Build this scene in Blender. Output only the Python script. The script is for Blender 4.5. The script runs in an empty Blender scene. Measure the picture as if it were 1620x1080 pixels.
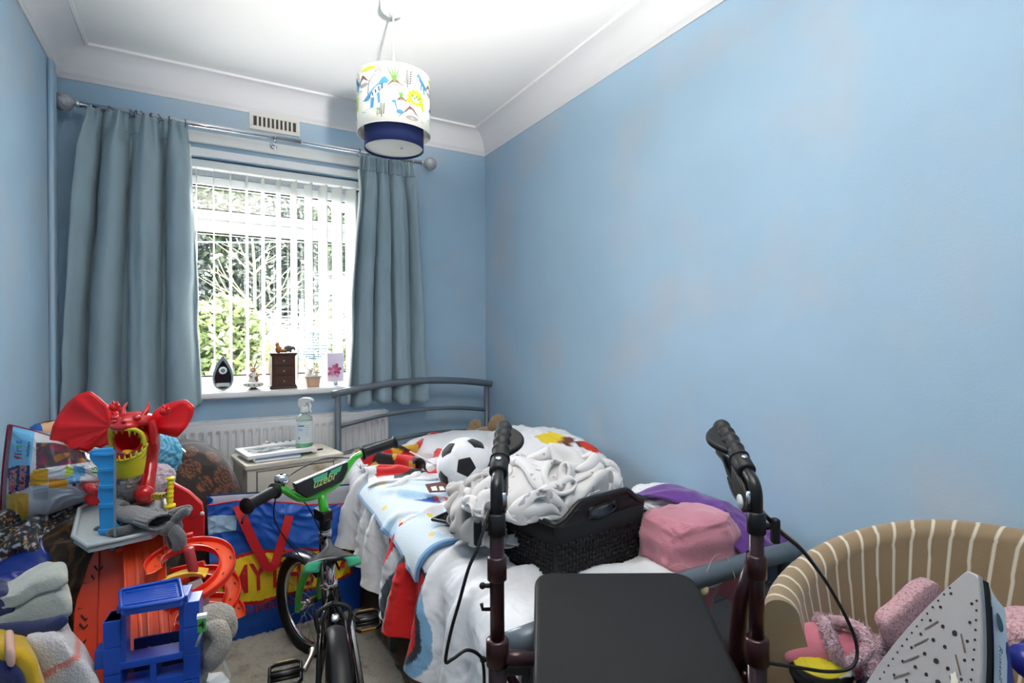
import bpy, bmesh, math, random
from mathutils import Vector, Matrix, Quaternion, noise
random.seed(7)
S = bpy.context.scene
COL = S.collection
PI = math.pi
V = Vector

# ---------------------------------------------------------------- camera
F_PX, CX, CY = 851.0, 810.0, 540.0
YAW, PITCH, ROLL = math.radians(30.13), math.radians(-0.13), math.radians(0.35)
CAM = V((0.0, 0.0, 1.18))
fw = V((math.sin(YAW) * math.cos(PITCH), math.cos(YAW) * math.cos(PITCH), math.sin(PITCH)))
r0 = V((math.cos(YAW), -math.sin(YAW), 0))
u0 = r0.cross(fw)
rt = r0 * math.cos(ROLL) - u0 * math.sin(ROLL)
up = rt.cross(fw)
cam_d = bpy.data.cameras.new('camera')
cam_d.sensor_width = 36.0
cam_d.lens = 36.0 * F_PX / 1620.0
cam_d.clip_start = 0.02
cam = bpy.data.objects.new('camera', cam_d)
cam.matrix_world = Matrix(((rt.x, up.x, -fw.x, CAM.x), (rt.y, up.y, -fw.y, CAM.y), (rt.z, up.z, -fw.z, CAM.z), (0, 0, 0, 1)))
COL.objects.link(cam)
S.camera = cam


def at(u, v, d):
    """room point seen at (u, v), d metres in front of the lens plane"""
    return CAM + fw * d + rt * ((u - CX) / F_PX * d) - up * ((v - CY) / F_PX * d)


def ray(u, v):
    return at(u, v, 1.0) - CAM


def on_z(u, v, z):
    r = ray(u, v)
    return CAM + r * ((z - CAM.z) / r.z)


def on_y(u, v, y):
    r = ray(u, v)
    return CAM + r * (y / r.y)


def on_x(u, v, x):
    r = ray(u, v)
    return CAM + r * (x / r.x)


# ---------------------------------------------------------------- colour management, sky and lights
S.view_settings.view_transform = 'Standard'
S.view_settings.look = 'None'
S.view_settings.gamma = 1.0
S.view_settings.use_curve_mapping = False
S.view_settings.exposure = 0.28

world = bpy.data.worlds.new('world')
S.world = world
world.use_nodes = True
wn, wl = world.node_tree.nodes, world.node_tree.links
wn.clear()
w_out = wn.new('ShaderNodeOutputWorld')
w_bg = wn.new('ShaderNodeBackground')
w_bg.inputs['Color'].default_value = (0.93, 0.96, 1.0, 1)      # even white overcast sky
w_bg.inputs['Strength'].default_value = 38.0
wl.new(w_bg.outputs[0], w_out.inputs[0])

sun_d = bpy.data.lights.new('sun', 'SUN')
sun_d.energy = 18.0
sun_d.angle = math.radians(12)
sun_d.color = (1.0, 0.95, 0.86)
sun = bpy.data.objects.new('sun', sun_d)
sun.rotation_euler = (math.radians(48), 0, math.radians(-35))   # from behind the house, onto the garden
COL.objects.link(sun)


def area(name, loc, target, sx, sy, power, color):
    d = bpy.data.lights.new(name, 'AREA')
    d.shape = 'RECTANGLE'
    d.size, d.size_y = sx, sy
    d.energy, d.color = power, color
    o = bpy.data.objects.new(name, d)
    o.location = loc
    o.rotation_euler = (V(target) - V(loc)).to_track_quat('-Z', 'Y').to_euler()
    COL.objects.link(o)
    return o


portal = area('window_portal', (0.2875, 3.24, 1.49), (0.2875, 1.0, 1.49), 1.11, 1.17, 1, (1, 1, 1))
portal.data.cycles.is_portal = True          # guides the sky's light through the window opening
# the photographer's flash, turned up at the ceiling
fl_d = bpy.data.lights.new('bounce_flash', 'SPOT')
fl_d.energy = 620
fl_d.spot_size = math.radians(78)
fl_d.spot_blend = 0.85
fl_d.shadow_soft_size = 0.06
fl_d.color = (1.0, 0.945, 0.875)
fl = bpy.data.objects.new('bounce_flash', fl_d)
fl.location = (0.30, -0.20, 1.50)
fl.rotation_euler = (V((0.43, 0.67, 2.45)) - V(fl.location)).to_track_quat('-Z', 'Y').to_euler()
COL.objects.link(fl)

# ---------------------------------------------------------------- materials
def lin(c):
    def f(x):
        x = x / 255.0
        return x / 12.92 if x <= 0.04045 else ((x + 0.055) / 1.055) ** 2.4
    return (f(c[0]), f(c[1]), f(c[2]), 1.0)


MATS = {}


def M(name, c, rough=0.55, metal=0.0, bump=0.0, bscale=60.0, var=0.0, vscale=6.0, sheen=0.0, trans=0.0,
      coat=0.0, ior=1.45, vcol=False, alpha=1.0, c2=None, mask=None, stretch=None, aniso=False, sub=0.0, det=3.0, coord='Object'):
    if name in MATS:
        return MATS[name]
    m = bpy.data.materials.new(name)
    m.use_nodes = True
    N, L = m.node_tree.nodes, m.node_tree.links
    b = N['Principled BSDF']
    b.inputs['Roughness'].default_value = rough
    b.inputs['Metallic'].default_value = metal
    b.inputs['IOR'].default_value = ior
    b.inputs['Transmission Weight'].default_value = trans
    b.inputs['Coat Weight'].default_value = coat
    b.inputs['Coat Roughness'].default_value = 0.1
    b.inputs['Sheen Weight'].default_value = sheen
    b.inputs['Alpha'].default_value = alpha
    if sub:
        b.inputs['Subsurface Weight'].default_value = sub
        b.inputs['Subsurface Scale'].default_value = 0.01
    tc = N.new('ShaderNodeTexCoord')
    vec = tc.outputs[coord]
    if stretch:
        mp = N.new('ShaderNodeMapping')
        mp.inputs['Scale'].default_value = stretch
        L.new(vec, mp.inputs['Vector'])
        vec = mp.outputs[0]
    col = None
    if vcol:
        a = N.new('ShaderNodeAttribute')
        a.attribute_name = 'Col'
        col = a.outputs['Color']
    else:
        r = N.new('ShaderNodeRGB')
        r.outputs[0].default_value = lin(c)
        col = r.outputs[0]
    if c2 is not None:
        # second colour laid in by a mask of noise or voronoi
        kind, sc, lo, hi = mask
        if kind == 'noise':
            t = N.new('ShaderNodeTexNoise')
            t.inputs['Scale'].default_value = sc
            t.inputs['Detail'].default_value = det
            fac = t.outputs['Fac']
        elif kind == 'voronoi':
            t = N.new('ShaderNodeTexVoronoi')
            t.inputs['Scale'].default_value = sc
            fac = t.outputs['Distance']
        elif kind == 'edge':
            t = N.new('ShaderNodeTexVoronoi')
            t.feature = 'DISTANCE_TO_EDGE'
            t.inputs['Scale'].default_value = sc
            fac = t.outputs['Distance']
        else:
            t = N.new('ShaderNodeTexWave')
            t.inputs['Scale'].default_value = sc
            t.inputs['Distortion'].default_value = 38.0
            fac = t.outputs['Fac']
        L.new(vec, t.inputs['Vector'])
        mr = N.new('ShaderNodeMapRange')
        mr.inputs['From Min'].default_value = lo
        mr.inputs['From Max'].default_value = hi
        L.new(fac, mr.inputs['Value'])
        mx = N.new('ShaderNodeMix')
        mx.data_type = 'RGBA'
        L.new(mr.outputs[0], mx.inputs['Factor'])
        L.new(col, mx.inputs['A'])
        mx.inputs['B'].default_value = lin(c2)
        col = mx.outputs['Result']
    if var > 0:
        t = N.new('ShaderNodeTexNoise')
        t.inputs['Scale'].default_value = vscale
        t.inputs['Detail'].default_value = 4.0
        L.new(vec, t.inputs['Vector'])
        mr = N.new('ShaderNodeMapRange')
        mr.inputs['From Min'].default_value = 0.3
        mr.inputs['From Max'].default_value = 0.7
        mr.inputs['To Min'].default_value = 1 - var
        mr.inputs['To Max'].default_value = 1 + var
        L.new(t.outputs['Fac'], mr.inputs['Value'])
        vm = N.new('ShaderNodeVectorMath')
        vm.operation = 'SCALE'
        L.new(col, vm.inputs[0])
        L.new(mr.outputs[0], vm.inputs['Scale'])
        col = vm.outputs[0]
    L.new(col, b.inputs['Base Color'])
    if bump > 0:
        t = N.new('ShaderNodeTexNoise')
        t.inputs['Scale'].default_value = bscale
        t.inputs['Detail'].default_value = 4.0
        L.new(vec, t.inputs['Vector'])
        bp = N.new('ShaderNodeBump')
        bp.inputs['Strength'].default_value = bump
        bp.inputs['Distance'].default_value = 0.01
        L.new(t.outputs['Fac'], bp.inputs['Height'])
        L.new(bp.outputs[0], b.inputs['Normal'])
    m['b'] = 1
    MATS[name] = m
    return m


def glass_mat(name, tint=(255, 255, 255), refl=0.06, rough=0.0):
    m = bpy.data.materials.new(name)
    m.use_nodes = True
    N, L = m.node_tree.nodes, m.node_tree.links
    N.clear()
    o = N.new('ShaderNodeOutputMaterial')
    mx = N.new('ShaderNodeMixShader')
    tr = N.new('ShaderNodeBsdfTransparent')
    tr.inputs[0].default_value = lin(tint)
    g = N.new('ShaderNodeBsdfGlossy')
    g.inputs['Roughness'].default_value = rough
    lw = N.new('ShaderNodeLayerWeight')
    lw.inputs['Blend'].default_value = 0.25
    mr = N.new('ShaderNodeMapRange')
    mr.inputs['To Min'].default_value = refl
    mr.inputs['To Max'].default_value = 0.7
    L.new(lw.outputs['Facing'], mr.inputs['Value'])
    L.new(mr.outputs[0], mx.inputs[0])
    L.new(tr.outputs[0], mx.inputs[1])
    L.new(g.outputs[0], mx.inputs[2])
    L.new(mx.outputs[0], o.inputs[0])
    return m


# ---------------------------------------------------------------- mesh tools
def spline(pts, n=8, closed=False):
    pts = [V(p) for p in pts]
    out = []
    m = len(pts)
    rng = range(m if closed else m - 1)
    for i in rng:
        if closed:
            p0, p1, p2, p3 = pts[i - 1], pts[i], pts[(i + 1) % m], pts[(i + 2) % m]
        else:
            p0, p1, p2, p3 = pts[max(i - 1, 0)], pts[i], pts[i + 1], pts[min(i + 2, m - 1)]
        for k in range(n):
            t = k / n
            out.append(0.5 * ((2 * p1) + (p2 - p0) * t + (2 * p0 - 5 * p1 + 4 * p2 - p3) * t * t + (3 * p1 - p0 - 3 * p2 + p3) * t ** 3))
    if not closed:
        out.append(pts[-1])
    return out


def lerp_list(r, n):
    if not isinstance(r, (list, tuple)):
        return [r] * n
    out = []
    for i in range(n):
        t = i / max(n - 1, 1) * (len(r) - 1)
        a = min(int(t), len(r) - 2)
        out.append(r[a] + (r[a + 1] - r[a]) * (t - a))
    return out


WM = {}


class MB:
    def __init__(self):
        self.v, self.f, self.c = [], [], []

    def add(self, vs, fs, col=None):
        o = len(self.v)
        self.v += [V(p) for p in vs]
        self.f += [tuple(i + o for i in f) for f in fs]
        self.c += [col] * len(vs) if not isinstance(col, list) else col
        return self

    def box(self, c, s, rot=None, col=None):
        c = V(c)
        hs = [V((sx * s[0] / 2, sy * s[1] / 2, sz * s[2] / 2)) for sx in (-1, 1) for sy in (-1, 1) for sz in (-1, 1)]
        if rot is not None:
            R = Matrix.Rotation(rot, 3, 'Z') if isinstance(rot, (int, float)) else rot
            hs = [R @ h for h in hs]
        return self.add([c + h for h in hs], [(0, 1, 3, 2), (4, 6, 7, 5), (0, 4, 5, 1), (2, 3, 7, 6), (0, 2, 6, 4), (1, 5, 7, 3)], col)

    def tube(self, pts, r, n=10, closed=False, cap=True, flat=1.0, upv=None, col=None):
        pts = [V(p) for p in pts]
        m = len(pts)
        rs = lerp_list(r, m)
        vs, fs = [], []
        prev = None
        for i, p in enumerate(pts):
            if closed:
                t = (pts[(i + 1) % m] - pts[i - 1])
            else:
                t = pts[min(i + 1, m - 1)] - pts[max(i - 1, 0)]
            t = t.normalized() if t.length > 1e-9 else V((0, 0, 1))
            if prev is None:
                a = V(upv) if upv is not None else (V((0, 0, 1)) if abs(t.z) < 0.9 else V((1, 0, 0)))
            else:
                a = prev
            a = (a - t * a.dot(t))
            a = a.normalized() if a.length > 1e-6 else t.orthogonal().normalized()
            prev = a
            b = t.cross(a)
            for k in range(n):
                an = 2 * PI * k / n
                vs.append(p + (a * math.cos(an) * flat + b * math.sin(an)) * rs[i])
        seg = m if closed else m - 1
        for i in range(seg):
            j = (i + 1) % m
            for k in range(n):
                l = (k + 1) % n
                fs.append((i * n + k, i * n + l, j * n + l, j * n + k))
        if cap and not closed:
            fs.append(tuple(range(n - 1, -1, -1)))
            fs.append(tuple((m - 1) * n + k for k in range(n)))
        return self.add(vs, fs, col)

    def cyl(self, p0, p1, r0, r1=None, n=20, col=None):
        return self.tube([p0, p1], [r0, r0 if r1 is None else r1], n, col=col)

    def lathe(self, prof, c=(0, 0, 0), n=28, axis=None, capb=True, capt=True, col=None):
        c = V(c)
        q = axis.to_track_quat('Z', 'Y').to_matrix() if axis is not None else Matrix.Identity(3)
        vs, fs = [], []
        for r, z in prof:
            for k in range(n):
                a = 2 * PI * k / n
                vs.append(c + q @ V((r * math.cos(a), r * math.sin(a), z)))
        m = len(prof)
        for i in range(m - 1):
            for k in range(n):
                l = (k + 1) % n
                fs.append((i * n + k, i * n + l, (i + 1) * n + l, (i + 1) * n + k))
        if capb:
            fs.append(tuple(range(n - 1, -1, -1)))
        if capt:
            fs.append(tuple((m - 1) * n + k for k in range(n)))
        return self.add(vs, fs, col)

    def ell(self, c, r, nu=24, nv=14, rot=None, fn=None, colfn=None, power=1.0):
        c = V(c)
        r = (r, r, r) if isinstance(r, (int, float)) else r
        vs, fs, cs = [], [], []
        def pt(th, ph):
            def pw(x):
                return math.copysign(abs(x) ** power, x)
            d = V((pw(math.cos(th)) * pw(math.sin(ph)), pw(math.sin(th)) * pw(math.sin(ph)), pw(math.cos(ph))))
            p = V((d.x * r[0], d.y * r[1], d.z * r[2]))
            if fn:
                p = fn(p, d)
            if rot is not None:
                p = rot @ p
            return c + p
        for i in range(1, nv):
            for k in range(nu):
                vs.append(pt(2 * PI * k / nu, PI * i / nv))
        top, bot = len(vs), len(vs) + 1
        vs.append(pt(0, 0.0))
        vs.append(pt(0, PI))
        for i in range(nv - 2):
            for k in range(nu):
                l = (k + 1) % nu
                fs.append((i * nu + k, (i + 1) * nu + k, (i + 1) * nu + l, i * nu + l))
        for k in range(nu):
            l = (k + 1) % nu
            fs.append((top, k, l))
            fs.append((bot, (nv - 2) * nu + l, (nv - 2) * nu + k))
        if colfn:
            cs = [colfn(p) for p in vs]
            return self.add(vs, fs, cs)
        return self.add(vs, fs)

    def grid(self, fn, nu, nv, closed=False, colfn=None):
        vs, fs, cs = [], [], []
        for i in range(nu + (0 if closed else 1)):
            for j in range(nv + 1):
                u, w = i / nu, j / nv
                vs.append(V(fn(u, w)))
                if colfn:
                    cs.append(colfn(u, w))
        for i in range(nu):
            i2 = (i + 1) % nu if closed else i + 1
            for j in range(nv):
                fs.append((i * (nv + 1) + j, i2 * (nv + 1) + j, i2 * (nv + 1) + j + 1, i * (nv + 1) + j + 1))
        return self.add(vs, fs, cs if colfn else None)

    def prism(self, poly, off, col=None):
        """poly: 3-D outline, off: extrusion vector"""
        off = V(off)
        n = len(poly)
        a = [V(p) for p in poly]
        vs = a + [p + off for p in a]
        fs = [tuple(range(n)), tuple(range(2 * n - 1, n - 1, -1))]
        for i in range(n):
            j = (i + 1) % n
            fs.append((j, i, n + i, n + j))
        return self.add(vs, fs, col)

    def obj(self, name, mat, parent=None, smooth=True, bevel=0.0, solid=0.0, subd=0, origin=None, local=False, angle=None, seg=2):
        me = bpy.data.meshes.new(name)
        if parent is not None:
            Mi = WM[parent.name].inverted()
            Wn = WM[parent.name]
        else:
            if origin is None:
                xs = [p.x for p in self.v]; ys = [p.y for p in self.v]; zs = [p.z for p in self.v]
                origin = ((min(xs) + max(xs)) / 2, (min(ys) + max(ys)) / 2, min(zs))
            Wn = Matrix.Translation(V(origin))
            Mi = Wn.inverted()
        vs = self.v if local else [Mi @ p for p in self.v]
        me.from_pydata([tuple(p) for p in vs], [], self.f)
        if any(c is not None for c in self.c):
            at_ = me.color_attributes.new('Col', 'FLOAT_COLOR', 'POINT')
            for i, c in enumerate(self.c):
                at_.data[i].color = lin(c if c is not None else (255, 255, 255))
        me.validate()
        bm = bmesh.new()
        bm.from_mesh(me)
        bmesh.ops.recalc_face_normals(bm, faces=bm.faces)
        bm.to_mesh(me)
        bm.free()
        me.polygons.foreach_set('use_smooth', [smooth] * len(me.polygons))
        o = bpy.data.objects.new(name, me)
        COL.objects.link(o)
        if mat is not None:
            me.materials.append(mat)
        if parent is not None:
            o.parent = parent
        else:
            o.matrix_world = Wn
        WM[o.name] = Wn.copy()
        if solid:
            md = o.modifiers.new('solid', 'SOLIDIFY')
            md.thickness = abs(solid)
            md.offset = -1.0 if solid > 0 else 0.0
        if bevel:
            md = o.modifiers.new('bevel', 'BEVEL')
            md.width = bevel
            md.segments = seg
            md.limit_method = 'ANGLE'
            md.angle_limit = math.radians(35)
            md.harden_normals = False
        if subd:
            md = o.modifiers.new('sub', 'SUBSURF')
            md.levels = md.render_levels = subd
        if smooth and (bevel or angle):
            md = None
            try:
                me.set_sharp_from_angle(angle=math.radians(angle or 40))
            except Exception:
                pass
        return o


def tag(o, label=None, cat=None, group=None, kind=None):
    if label: o['label'] = label
    if cat: o['category'] = cat
    if group: o['group'] = group
    if kind: o['kind'] = kind
    return o


def thing(name, label, cat, loc, rz=0.0, group=None, quat=None):
    o = bpy.data.objects.new(name, None)
    o.empty_display_size = 0.05
    COL.objects.link(o)
    R = quat.to_matrix().to_4x4() if quat is not None else Matrix.Rotation(rz, 4, 'Z')
    Mx = Matrix.Translation(V(loc)) @ R
    o.matrix_world = Mx
    WM[o.name] = Mx
    tag(o, label, cat, group)
    return o


def L2W(parent, p):
    return WM[parent.name] @ V(p)


def dup_tree(root, mw, label=None, name=None):
    r = root.copy()
    COL.objects.link(r)
    r.matrix_world = mw
    if label:
        r['label'] = label
    for ch in list(root.children):
        c = ch.copy()
        COL.objects.link(c)
        c.parent = r
        for g in ch.children:
            d = g.copy()
            COL.objects.link(d)
            d.parent = c
    return r


def dup_part(o, parent, delta, rz=None):
    c = o.copy()
    COL.objects.link(c)
    c.parent = parent
    c.location = o.location + V(delta)
    if rz is not None:
        c.rotation_euler.z = rz
    return c


def fbm(p, s=1.0, o=0.0):
    return noise.fractal(V(p) * s + V((o, o * 1.7, -o)), 1.0, 2.0, 3)


def nvec(p):
    p = V(p)
    return V((noise.noise(p + V((9.3, 1.7, 4.1))), noise.noise(p + V((-3.7, 8.2, 0.6))), noise.noise(p + V((5.1, -6.4, 7.9)))))


def crum(p, s=6.0, seed=0.0):
    q = V(p) * s + V((seed, seed * 2.1, seed * 0.7))
    w = nvec(q * 0.55) * 1.3
    a = 1 - 2.2 * abs(noise.noise(q + w))
    b = 1 - 2.2 * abs(noise.noise((q + w * 1.4) * 2.1 + V((9, 3, 1))))
    return a * 0.68 + b * 0.32


def sstep(a, b, x):
    t = min(max((x - a) / (b - a), 0), 1)
    return t * t * (3 - 2 * t)


def inpoly(x, y, poly):
    r = False
    j = len(poly) - 1
    for i in range(len(poly)):
        if (poly[i][1] > y) != (poly[j][1] > y) and x < (poly[j][0] - poly[i][0]) * (y - poly[i][1]) / (poly[j][1] - poly[i][1]) + poly[i][0]:
            r = not r
        j = i
    return r


def text(body, size, fn, mat, parent, name='lettering', depth=0.0006, bold=0.0, shear=0.0, label=None, align='CENTER', spacing=1.0):
    """lettering whose flat x, y are bent onto a surface by fn(x, y, lift)"""
    c = bpy.data.curves.new('text', 'FONT')
    c.body = body
    c.size = size
    c.align_x = align
    c.align_y = 'CENTER'
    c.shear = shear
    c.offset = bold
    c.space_character = spacing
    c.resolution_u = 3
    t = bpy.data.objects.new('text', c)
    COL.objects.link(t)
    bpy.context.view_layer.update()
    dg = bpy.context.evaluated_depsgraph_get()
    me = bpy.data.meshes.new_from_object(t.evaluated_get(dg))
    bpy.data.objects.remove(t)
    # cut the letters fine enough to follow the surface they are printed on
    bm = bmesh.new()
    bm.from_mesh(me)
    bmesh.ops.triangulate(bm, faces=bm.faces)
    for _ in range(3):
        long_ = [e for e in bm.edges if e.calc_length() > size * 0.14]
        if long_:
            bmesh.ops.subdivide_edges(bm, edges=long_, cuts=1)
            bmesh.ops.triangulate(bm, faces=bm.faces)
    bm.to_mesh(me)
    bm.free()
    Mi = WM[parent.name].inverted()
    vs = [Mi @ V(fn(v.co.x, v.co.y, depth)) for v in me.vertices]
    for i, v in enumerate(me.vertices):
        v.co = vs[i]
    me.materials.clear()
    me.materials.append(mat)
    o = bpy.data.objects.new(name, me)
    COL.objects.link(o)
    o.parent = parent
    WM[o.name] = WM[parent.name].copy()
    if label:
        o['label'] = label
    return o


def plane_fn(c, ex, ey, nrm):
    c, ex, ey, nrm = V(c), V(ex).normalized(), V(ey).normalized(), V(nrm).normalized()
    return lambda x, y, h: c + ex * x + ey * y + nrm * h


def decal(poly, fn, mat, parent, name='print', depth=0.0008, n=1, label=None):
    """flat printed patch: outline in surface coordinates, bent by fn(x, y, lift)"""
    mb = MB()
    mb.add([fn(x, y, depth) for x, y in poly], [tuple(range(len(poly)))])
    o = mb.obj(name, mat, parent, smooth=False)
    if label:
        o['label'] = label
    return o


# shared colours
m_white = M('white_gloss', (238, 238, 236), 0.35, coat=0.2)
m_plastic_w = M('white_plastic', (232, 232, 230), 0.35)
m_black = M('black_plastic', (20, 20, 22), 0.45, bump=0.04, bscale=300)
m_rubber = M('rubber', (13, 13, 14), 0.6)
m_chrome = M('chrome', (215, 218, 222), 0.12, metal=1.0)
m_grey_metal = M('grey_metal', (98, 108, 118), 0.42, metal=0.25, coat=0.2)
m_red = M('red_plastic', (226, 24, 26), 0.3, coat=0.3)
m_orange = M('orange_plastic', (240, 74, 22), 0.33, coat=0.3)
m_navy = M('navy', (22, 38, 86), 0.8)
import numpy as np


def crumple_sheet(nx, ny, cell, start, collide, steps=160, seed=1, rad=0.62, grav=0.0016, stiff=0.5, damp=0.93, selfc=True):
    """small position-based cloth solver: returns an (nx, ny, 3) array of a sheet that has settled into folds.
    start: (nx, ny, 3) initial positions, cell: rest spacing, collide: fn(P flat, Q previous) -> P pushed out of solids"""
    P = start.reshape(-1, 3).astype(np.float32).copy()
    Vv = np.zeros_like(P)
    I = np.arange(nx * ny).reshape(nx, ny)
    cons = []
    def add(a, b, L, k):
        a, b = a.ravel(), b.ravel()
        cons.append((a, b, np.float32(L), k))
    for s in (0, 1):
        add(I[s:-1:2, :], I[s + 1::2, :], cell, 1.0)
        add(I[:, s:-1:2], I[:, s + 1::2], cell, 1.0)
    d = cell * 2 ** 0.5
    for s in (0, 1):
        add(I[s:-1:2, :-1], I[s + 1::2, 1:], d, 0.35)
        add(I[s:-1:2, 1:], I[s + 1::2, :-1], d, 0.35)
    for s in (0, 1, 2, 3):
        add(I[s:-2:4, :], I[s + 2::4, :], cell * 2, stiff * .35) if I[s:-2:4, :].shape == I[s + 2::4, :].shape else None
        add(I[:, s:-2:4], I[:, s + 2::4], cell * 2, stiff * .35) if I[:, s:-2:4].shape == I[:, s + 2::4].shape else None
    R = cell * rad
    iu, ju = np.unravel_index(np.arange(nx * ny), (nx, ny))
    near = (np.abs(iu[:, None] - iu[None, :]) <= 1) & (np.abs(ju[:, None] - ju[None, :]) <= 1)
    for st in range(steps):
        Q = P.copy()
        Vv[:, 2] -= grav
        P = P + Vv
        for it in range(5):
            for a, b, L, k in cons:
                D = P[b] - P[a]
                l = np.sqrt((D * D).sum(1)) + 1e-7
                c = (D * ((l - L) / l * 0.5 * k)[:, None])
                np.add.at(P, a, c) if False else P.__setitem__(a, P[a] + c)
                P[b] -= c
            if it % 2 == 0:
                P = collide(P, Q)
        if selfc and st % 2 == 0:
            D2 = (P[:, 0, None] - P[None, :, 0]) ** 2
            D2 += (P[:, 1, None] - P[None, :, 1]) ** 2
            D2 += (P[:, 2, None] - P[None, :, 2]) ** 2
            hit = (D2 < R * R) & ~near
            a, b = np.nonzero(hit)
            m = a < b
            a, b = a[m], b[m]
            if len(a):
                D = P[b] - P[a]
                l = np.sqrt((D * D).sum(1)) + 1e-6
                c = np.clip(R - l, 0, R)[:, None] * D / l[:, None] * 0.4
                cnt = np.zeros(len(P), np.float32)
                acc = np.zeros_like(P)
                np.add.at(acc, a, -c); np.add.at(acc, b, c)
                np.add.at(cnt, a, 1); np.add.at(cnt, b, 1)
                P += acc / np.maximum(cnt, 1)[:, None] * 1.5
        P = collide(P, Q)
        Vv = (P - Q) * damp
        sp = np.sqrt((Vv * Vv).sum(1))
        lim = cell * 0.35
        Vv *= np.minimum(1, lim / (sp + 1e-9))[:, None]
    return P.reshape(nx, ny, 3)


def sheet_start(nx, ny, cell, centre, ang, kx, ky, lift, seed, dome=0.0, tilt=0.0):
    """compressed, wavy start shape of a sheet"""
    out = np.zeros((nx, ny, 3))
    ca, sa = math.cos(ang), math.sin(ang)
    for i in range(nx):
        for j in range(ny):
            u, w = i / (nx - 1) - .5, j / (ny - 1) - .5
            x, y = u * (nx - 1) * cell * kx, w * (ny - 1) * cell * ky
            n = nvec(V((u * 5, w * 5, seed)))
            z = lift + 0.10 * noise.noise(V((u * 6, w * 6, seed + 5))) + dome * (0.5 - (u * u + w * w))
            x += n.x * 0.05
            y += n.y * 0.05
            out[i, j] = (centre[0] + x * ca - y * sa, centre[1] + x * sa + y * ca, centre[2] + z)
    return out


def sheet_obj(P, name, mat, label, cat, thick=0.003, subd=2, group=None):
    nx, ny, _ = P.shape
    mb = MB()
    mb.add([V(p) for p in P.reshape(-1, 3).tolist()], [(i * ny + j, (i + 1) * ny + j, (i + 1) * ny + j + 1, i * ny + j + 1) for i in range(nx - 1) for j in range(ny - 1)])
    o = mb.obj(name, mat, None, subd=subd)
    md = o.modifiers.new('solid', 'SOLIDIFY')
    md.thickness = thick
    md.offset = 0
    return tag(o, label, cat, group)


def smooth_sheet(P, k=2):
    for _ in range(k):
        Q = P.copy()
        Q[1:-1, 1:-1] = 0.5 * P[1:-1, 1:-1] + 0.125 * (P[:-2, 1:-1] + P[2:, 1:-1] + P[1:-1, :-2] + P[1:-1, 2:])
        P = Q
    return P
# ================================================================ ROOM SHELL
XL, XR, YB, YF, ZC = -0.526, 1.553, 3.0, -0.85, 2.455
ZK = 2.33       # underside of the cornice
WX0, WX1, WZ0, WZ1 = -0.27, 0.845, 0.905, 2.08     # window opening

def wall_material():
    m = M('blue_emulsion', (164, 193, 215), 0.88, bump=0.05, bscale=160, c2=(182, 191, 202), mask=('noise', 2.6, 0.50, 0.80), var=0.035, vscale=3.0)
    return m
m_wall = wall_material()
m_ceil = M('ceiling_white', (232, 232, 232), 0.9, bump=0.03, bscale=120)
m_corn = M('cornice_white', (226, 226, 228), 0.8)

def struct(mb, name, mat, parent=None, **k):
    o = mb.obj(name, mat, parent, **k)
    if parent is None:
        tag(o, kind='structure')
    return o

struct(MB().box(((XL + XR) / 2, (YB + YF) / 2, ZC + 0.05), (XR - XL + 0.4, YB - YF + 0.4, 0.1)), 'ceiling', m_ceil, smooth=False)
struct(MB().box((XL - 0.06, (YB + YF) / 2, ZC / 2), (0.12, YB - YF + 0.3, ZC)), 'wall_left', m_wall, smooth=False)
# the right wall is lightly uneven plaster
wr = MB()
wr.grid(lambda u, w: (XR + 0.004 * fbm((0, u * 4, w * 2.4), 1.3), YF - 0.1 + u * (YB - YF + 0.25), w * ZC), 60, 40)
wr.box((XR + 0.11, (YB + YF) / 2, ZC / 2), (0.12, YB - YF + 0.3, ZC))
struct(wr, 'wall_right', m_wall)
struct(MB().box(((XL + XR) / 2, YF - 0.06, ZC / 2), (XR - XL + 0.3, 0.12, ZC)), 'wall_front', m_wall, smooth=False)
wb = MB()
T = 0.27
wb.box(((XL - 0.1 + WX0) / 2, YB + T / 2, ZC / 2), (WX0 - XL + 0.1, T, ZC))
wb.box(((XR + 0.1 + WX1) / 2, YB + T / 2, ZC / 2), (XR + 0.1 - WX1, T, ZC))
wb.box(((WX0 + WX1) / 2, YB + T / 2, WZ0 / 2), (WX1 - WX0, T, WZ0))
wb.box(((WX0 + WX1) / 2, YB + T / 2, (ZC + WZ1) / 2), (WX1 - WX0, T, ZC - WZ1))
struct(wb, 'wall_back', m_wall, smooth=False)
# boxed pipe in the left corner
struct(MB().box((XL + 0.010, YB - 0.16, ZK / 2), (0.020, 0.07, ZK)), 'trim_1', m_wall, smooth=True, bevel=0.009)

def cornice(name, a, b, inward, ma, mb_):
    """cove from a to b; inward = unit vector into the room; ends mitred"""
    a, b, inward = V(a), V(b), V(inward)
    d = (b - a).normalized()
    R = 0.125
    prof = [(0.0, 0.0), (0.006, 0.0), (0.008, 0.016)]
    for k in range(11):
        t = k / 10 * PI / 2
        prof.append((0.010 + (R - 0.026) * (1 - math.cos(t)), 0.018 + (R - 0.026) * math.sin(t)))
    prof += [(R - 0.012, 0.112), (R, 0.114), (R, 0.1255)]
    vs, fs = [], []
    for end, p, mi in ((0, a, ma), (1, b, mb_)):
        for o, z in prof:
            s = o * mi * (1 if end == 0 else -1)
            vs.append(p + inward * o + d * s + V((0, 0, ZK + z)))
    n = len(prof)
    fs = [(i, i + 1, n + i + 1, n + i) for i in range(n - 1)]
    m = MB()
    m.add(vs, fs)
    return struct(m, name, m_corn, smooth=True, angle=50)

cornice('trim_2', (XL, YB, 0), (XR, YB, 0), (0, -1, 0), 1, 1)
cornice('trim_3', (XL, YF, 0), (XL, YB, 0), (1, 0, 0), 1, 1)
cornice('trim_4', (XR, YF, 0), (XR, YB, 0), (-1, 0, 0), 1, 1)

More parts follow.
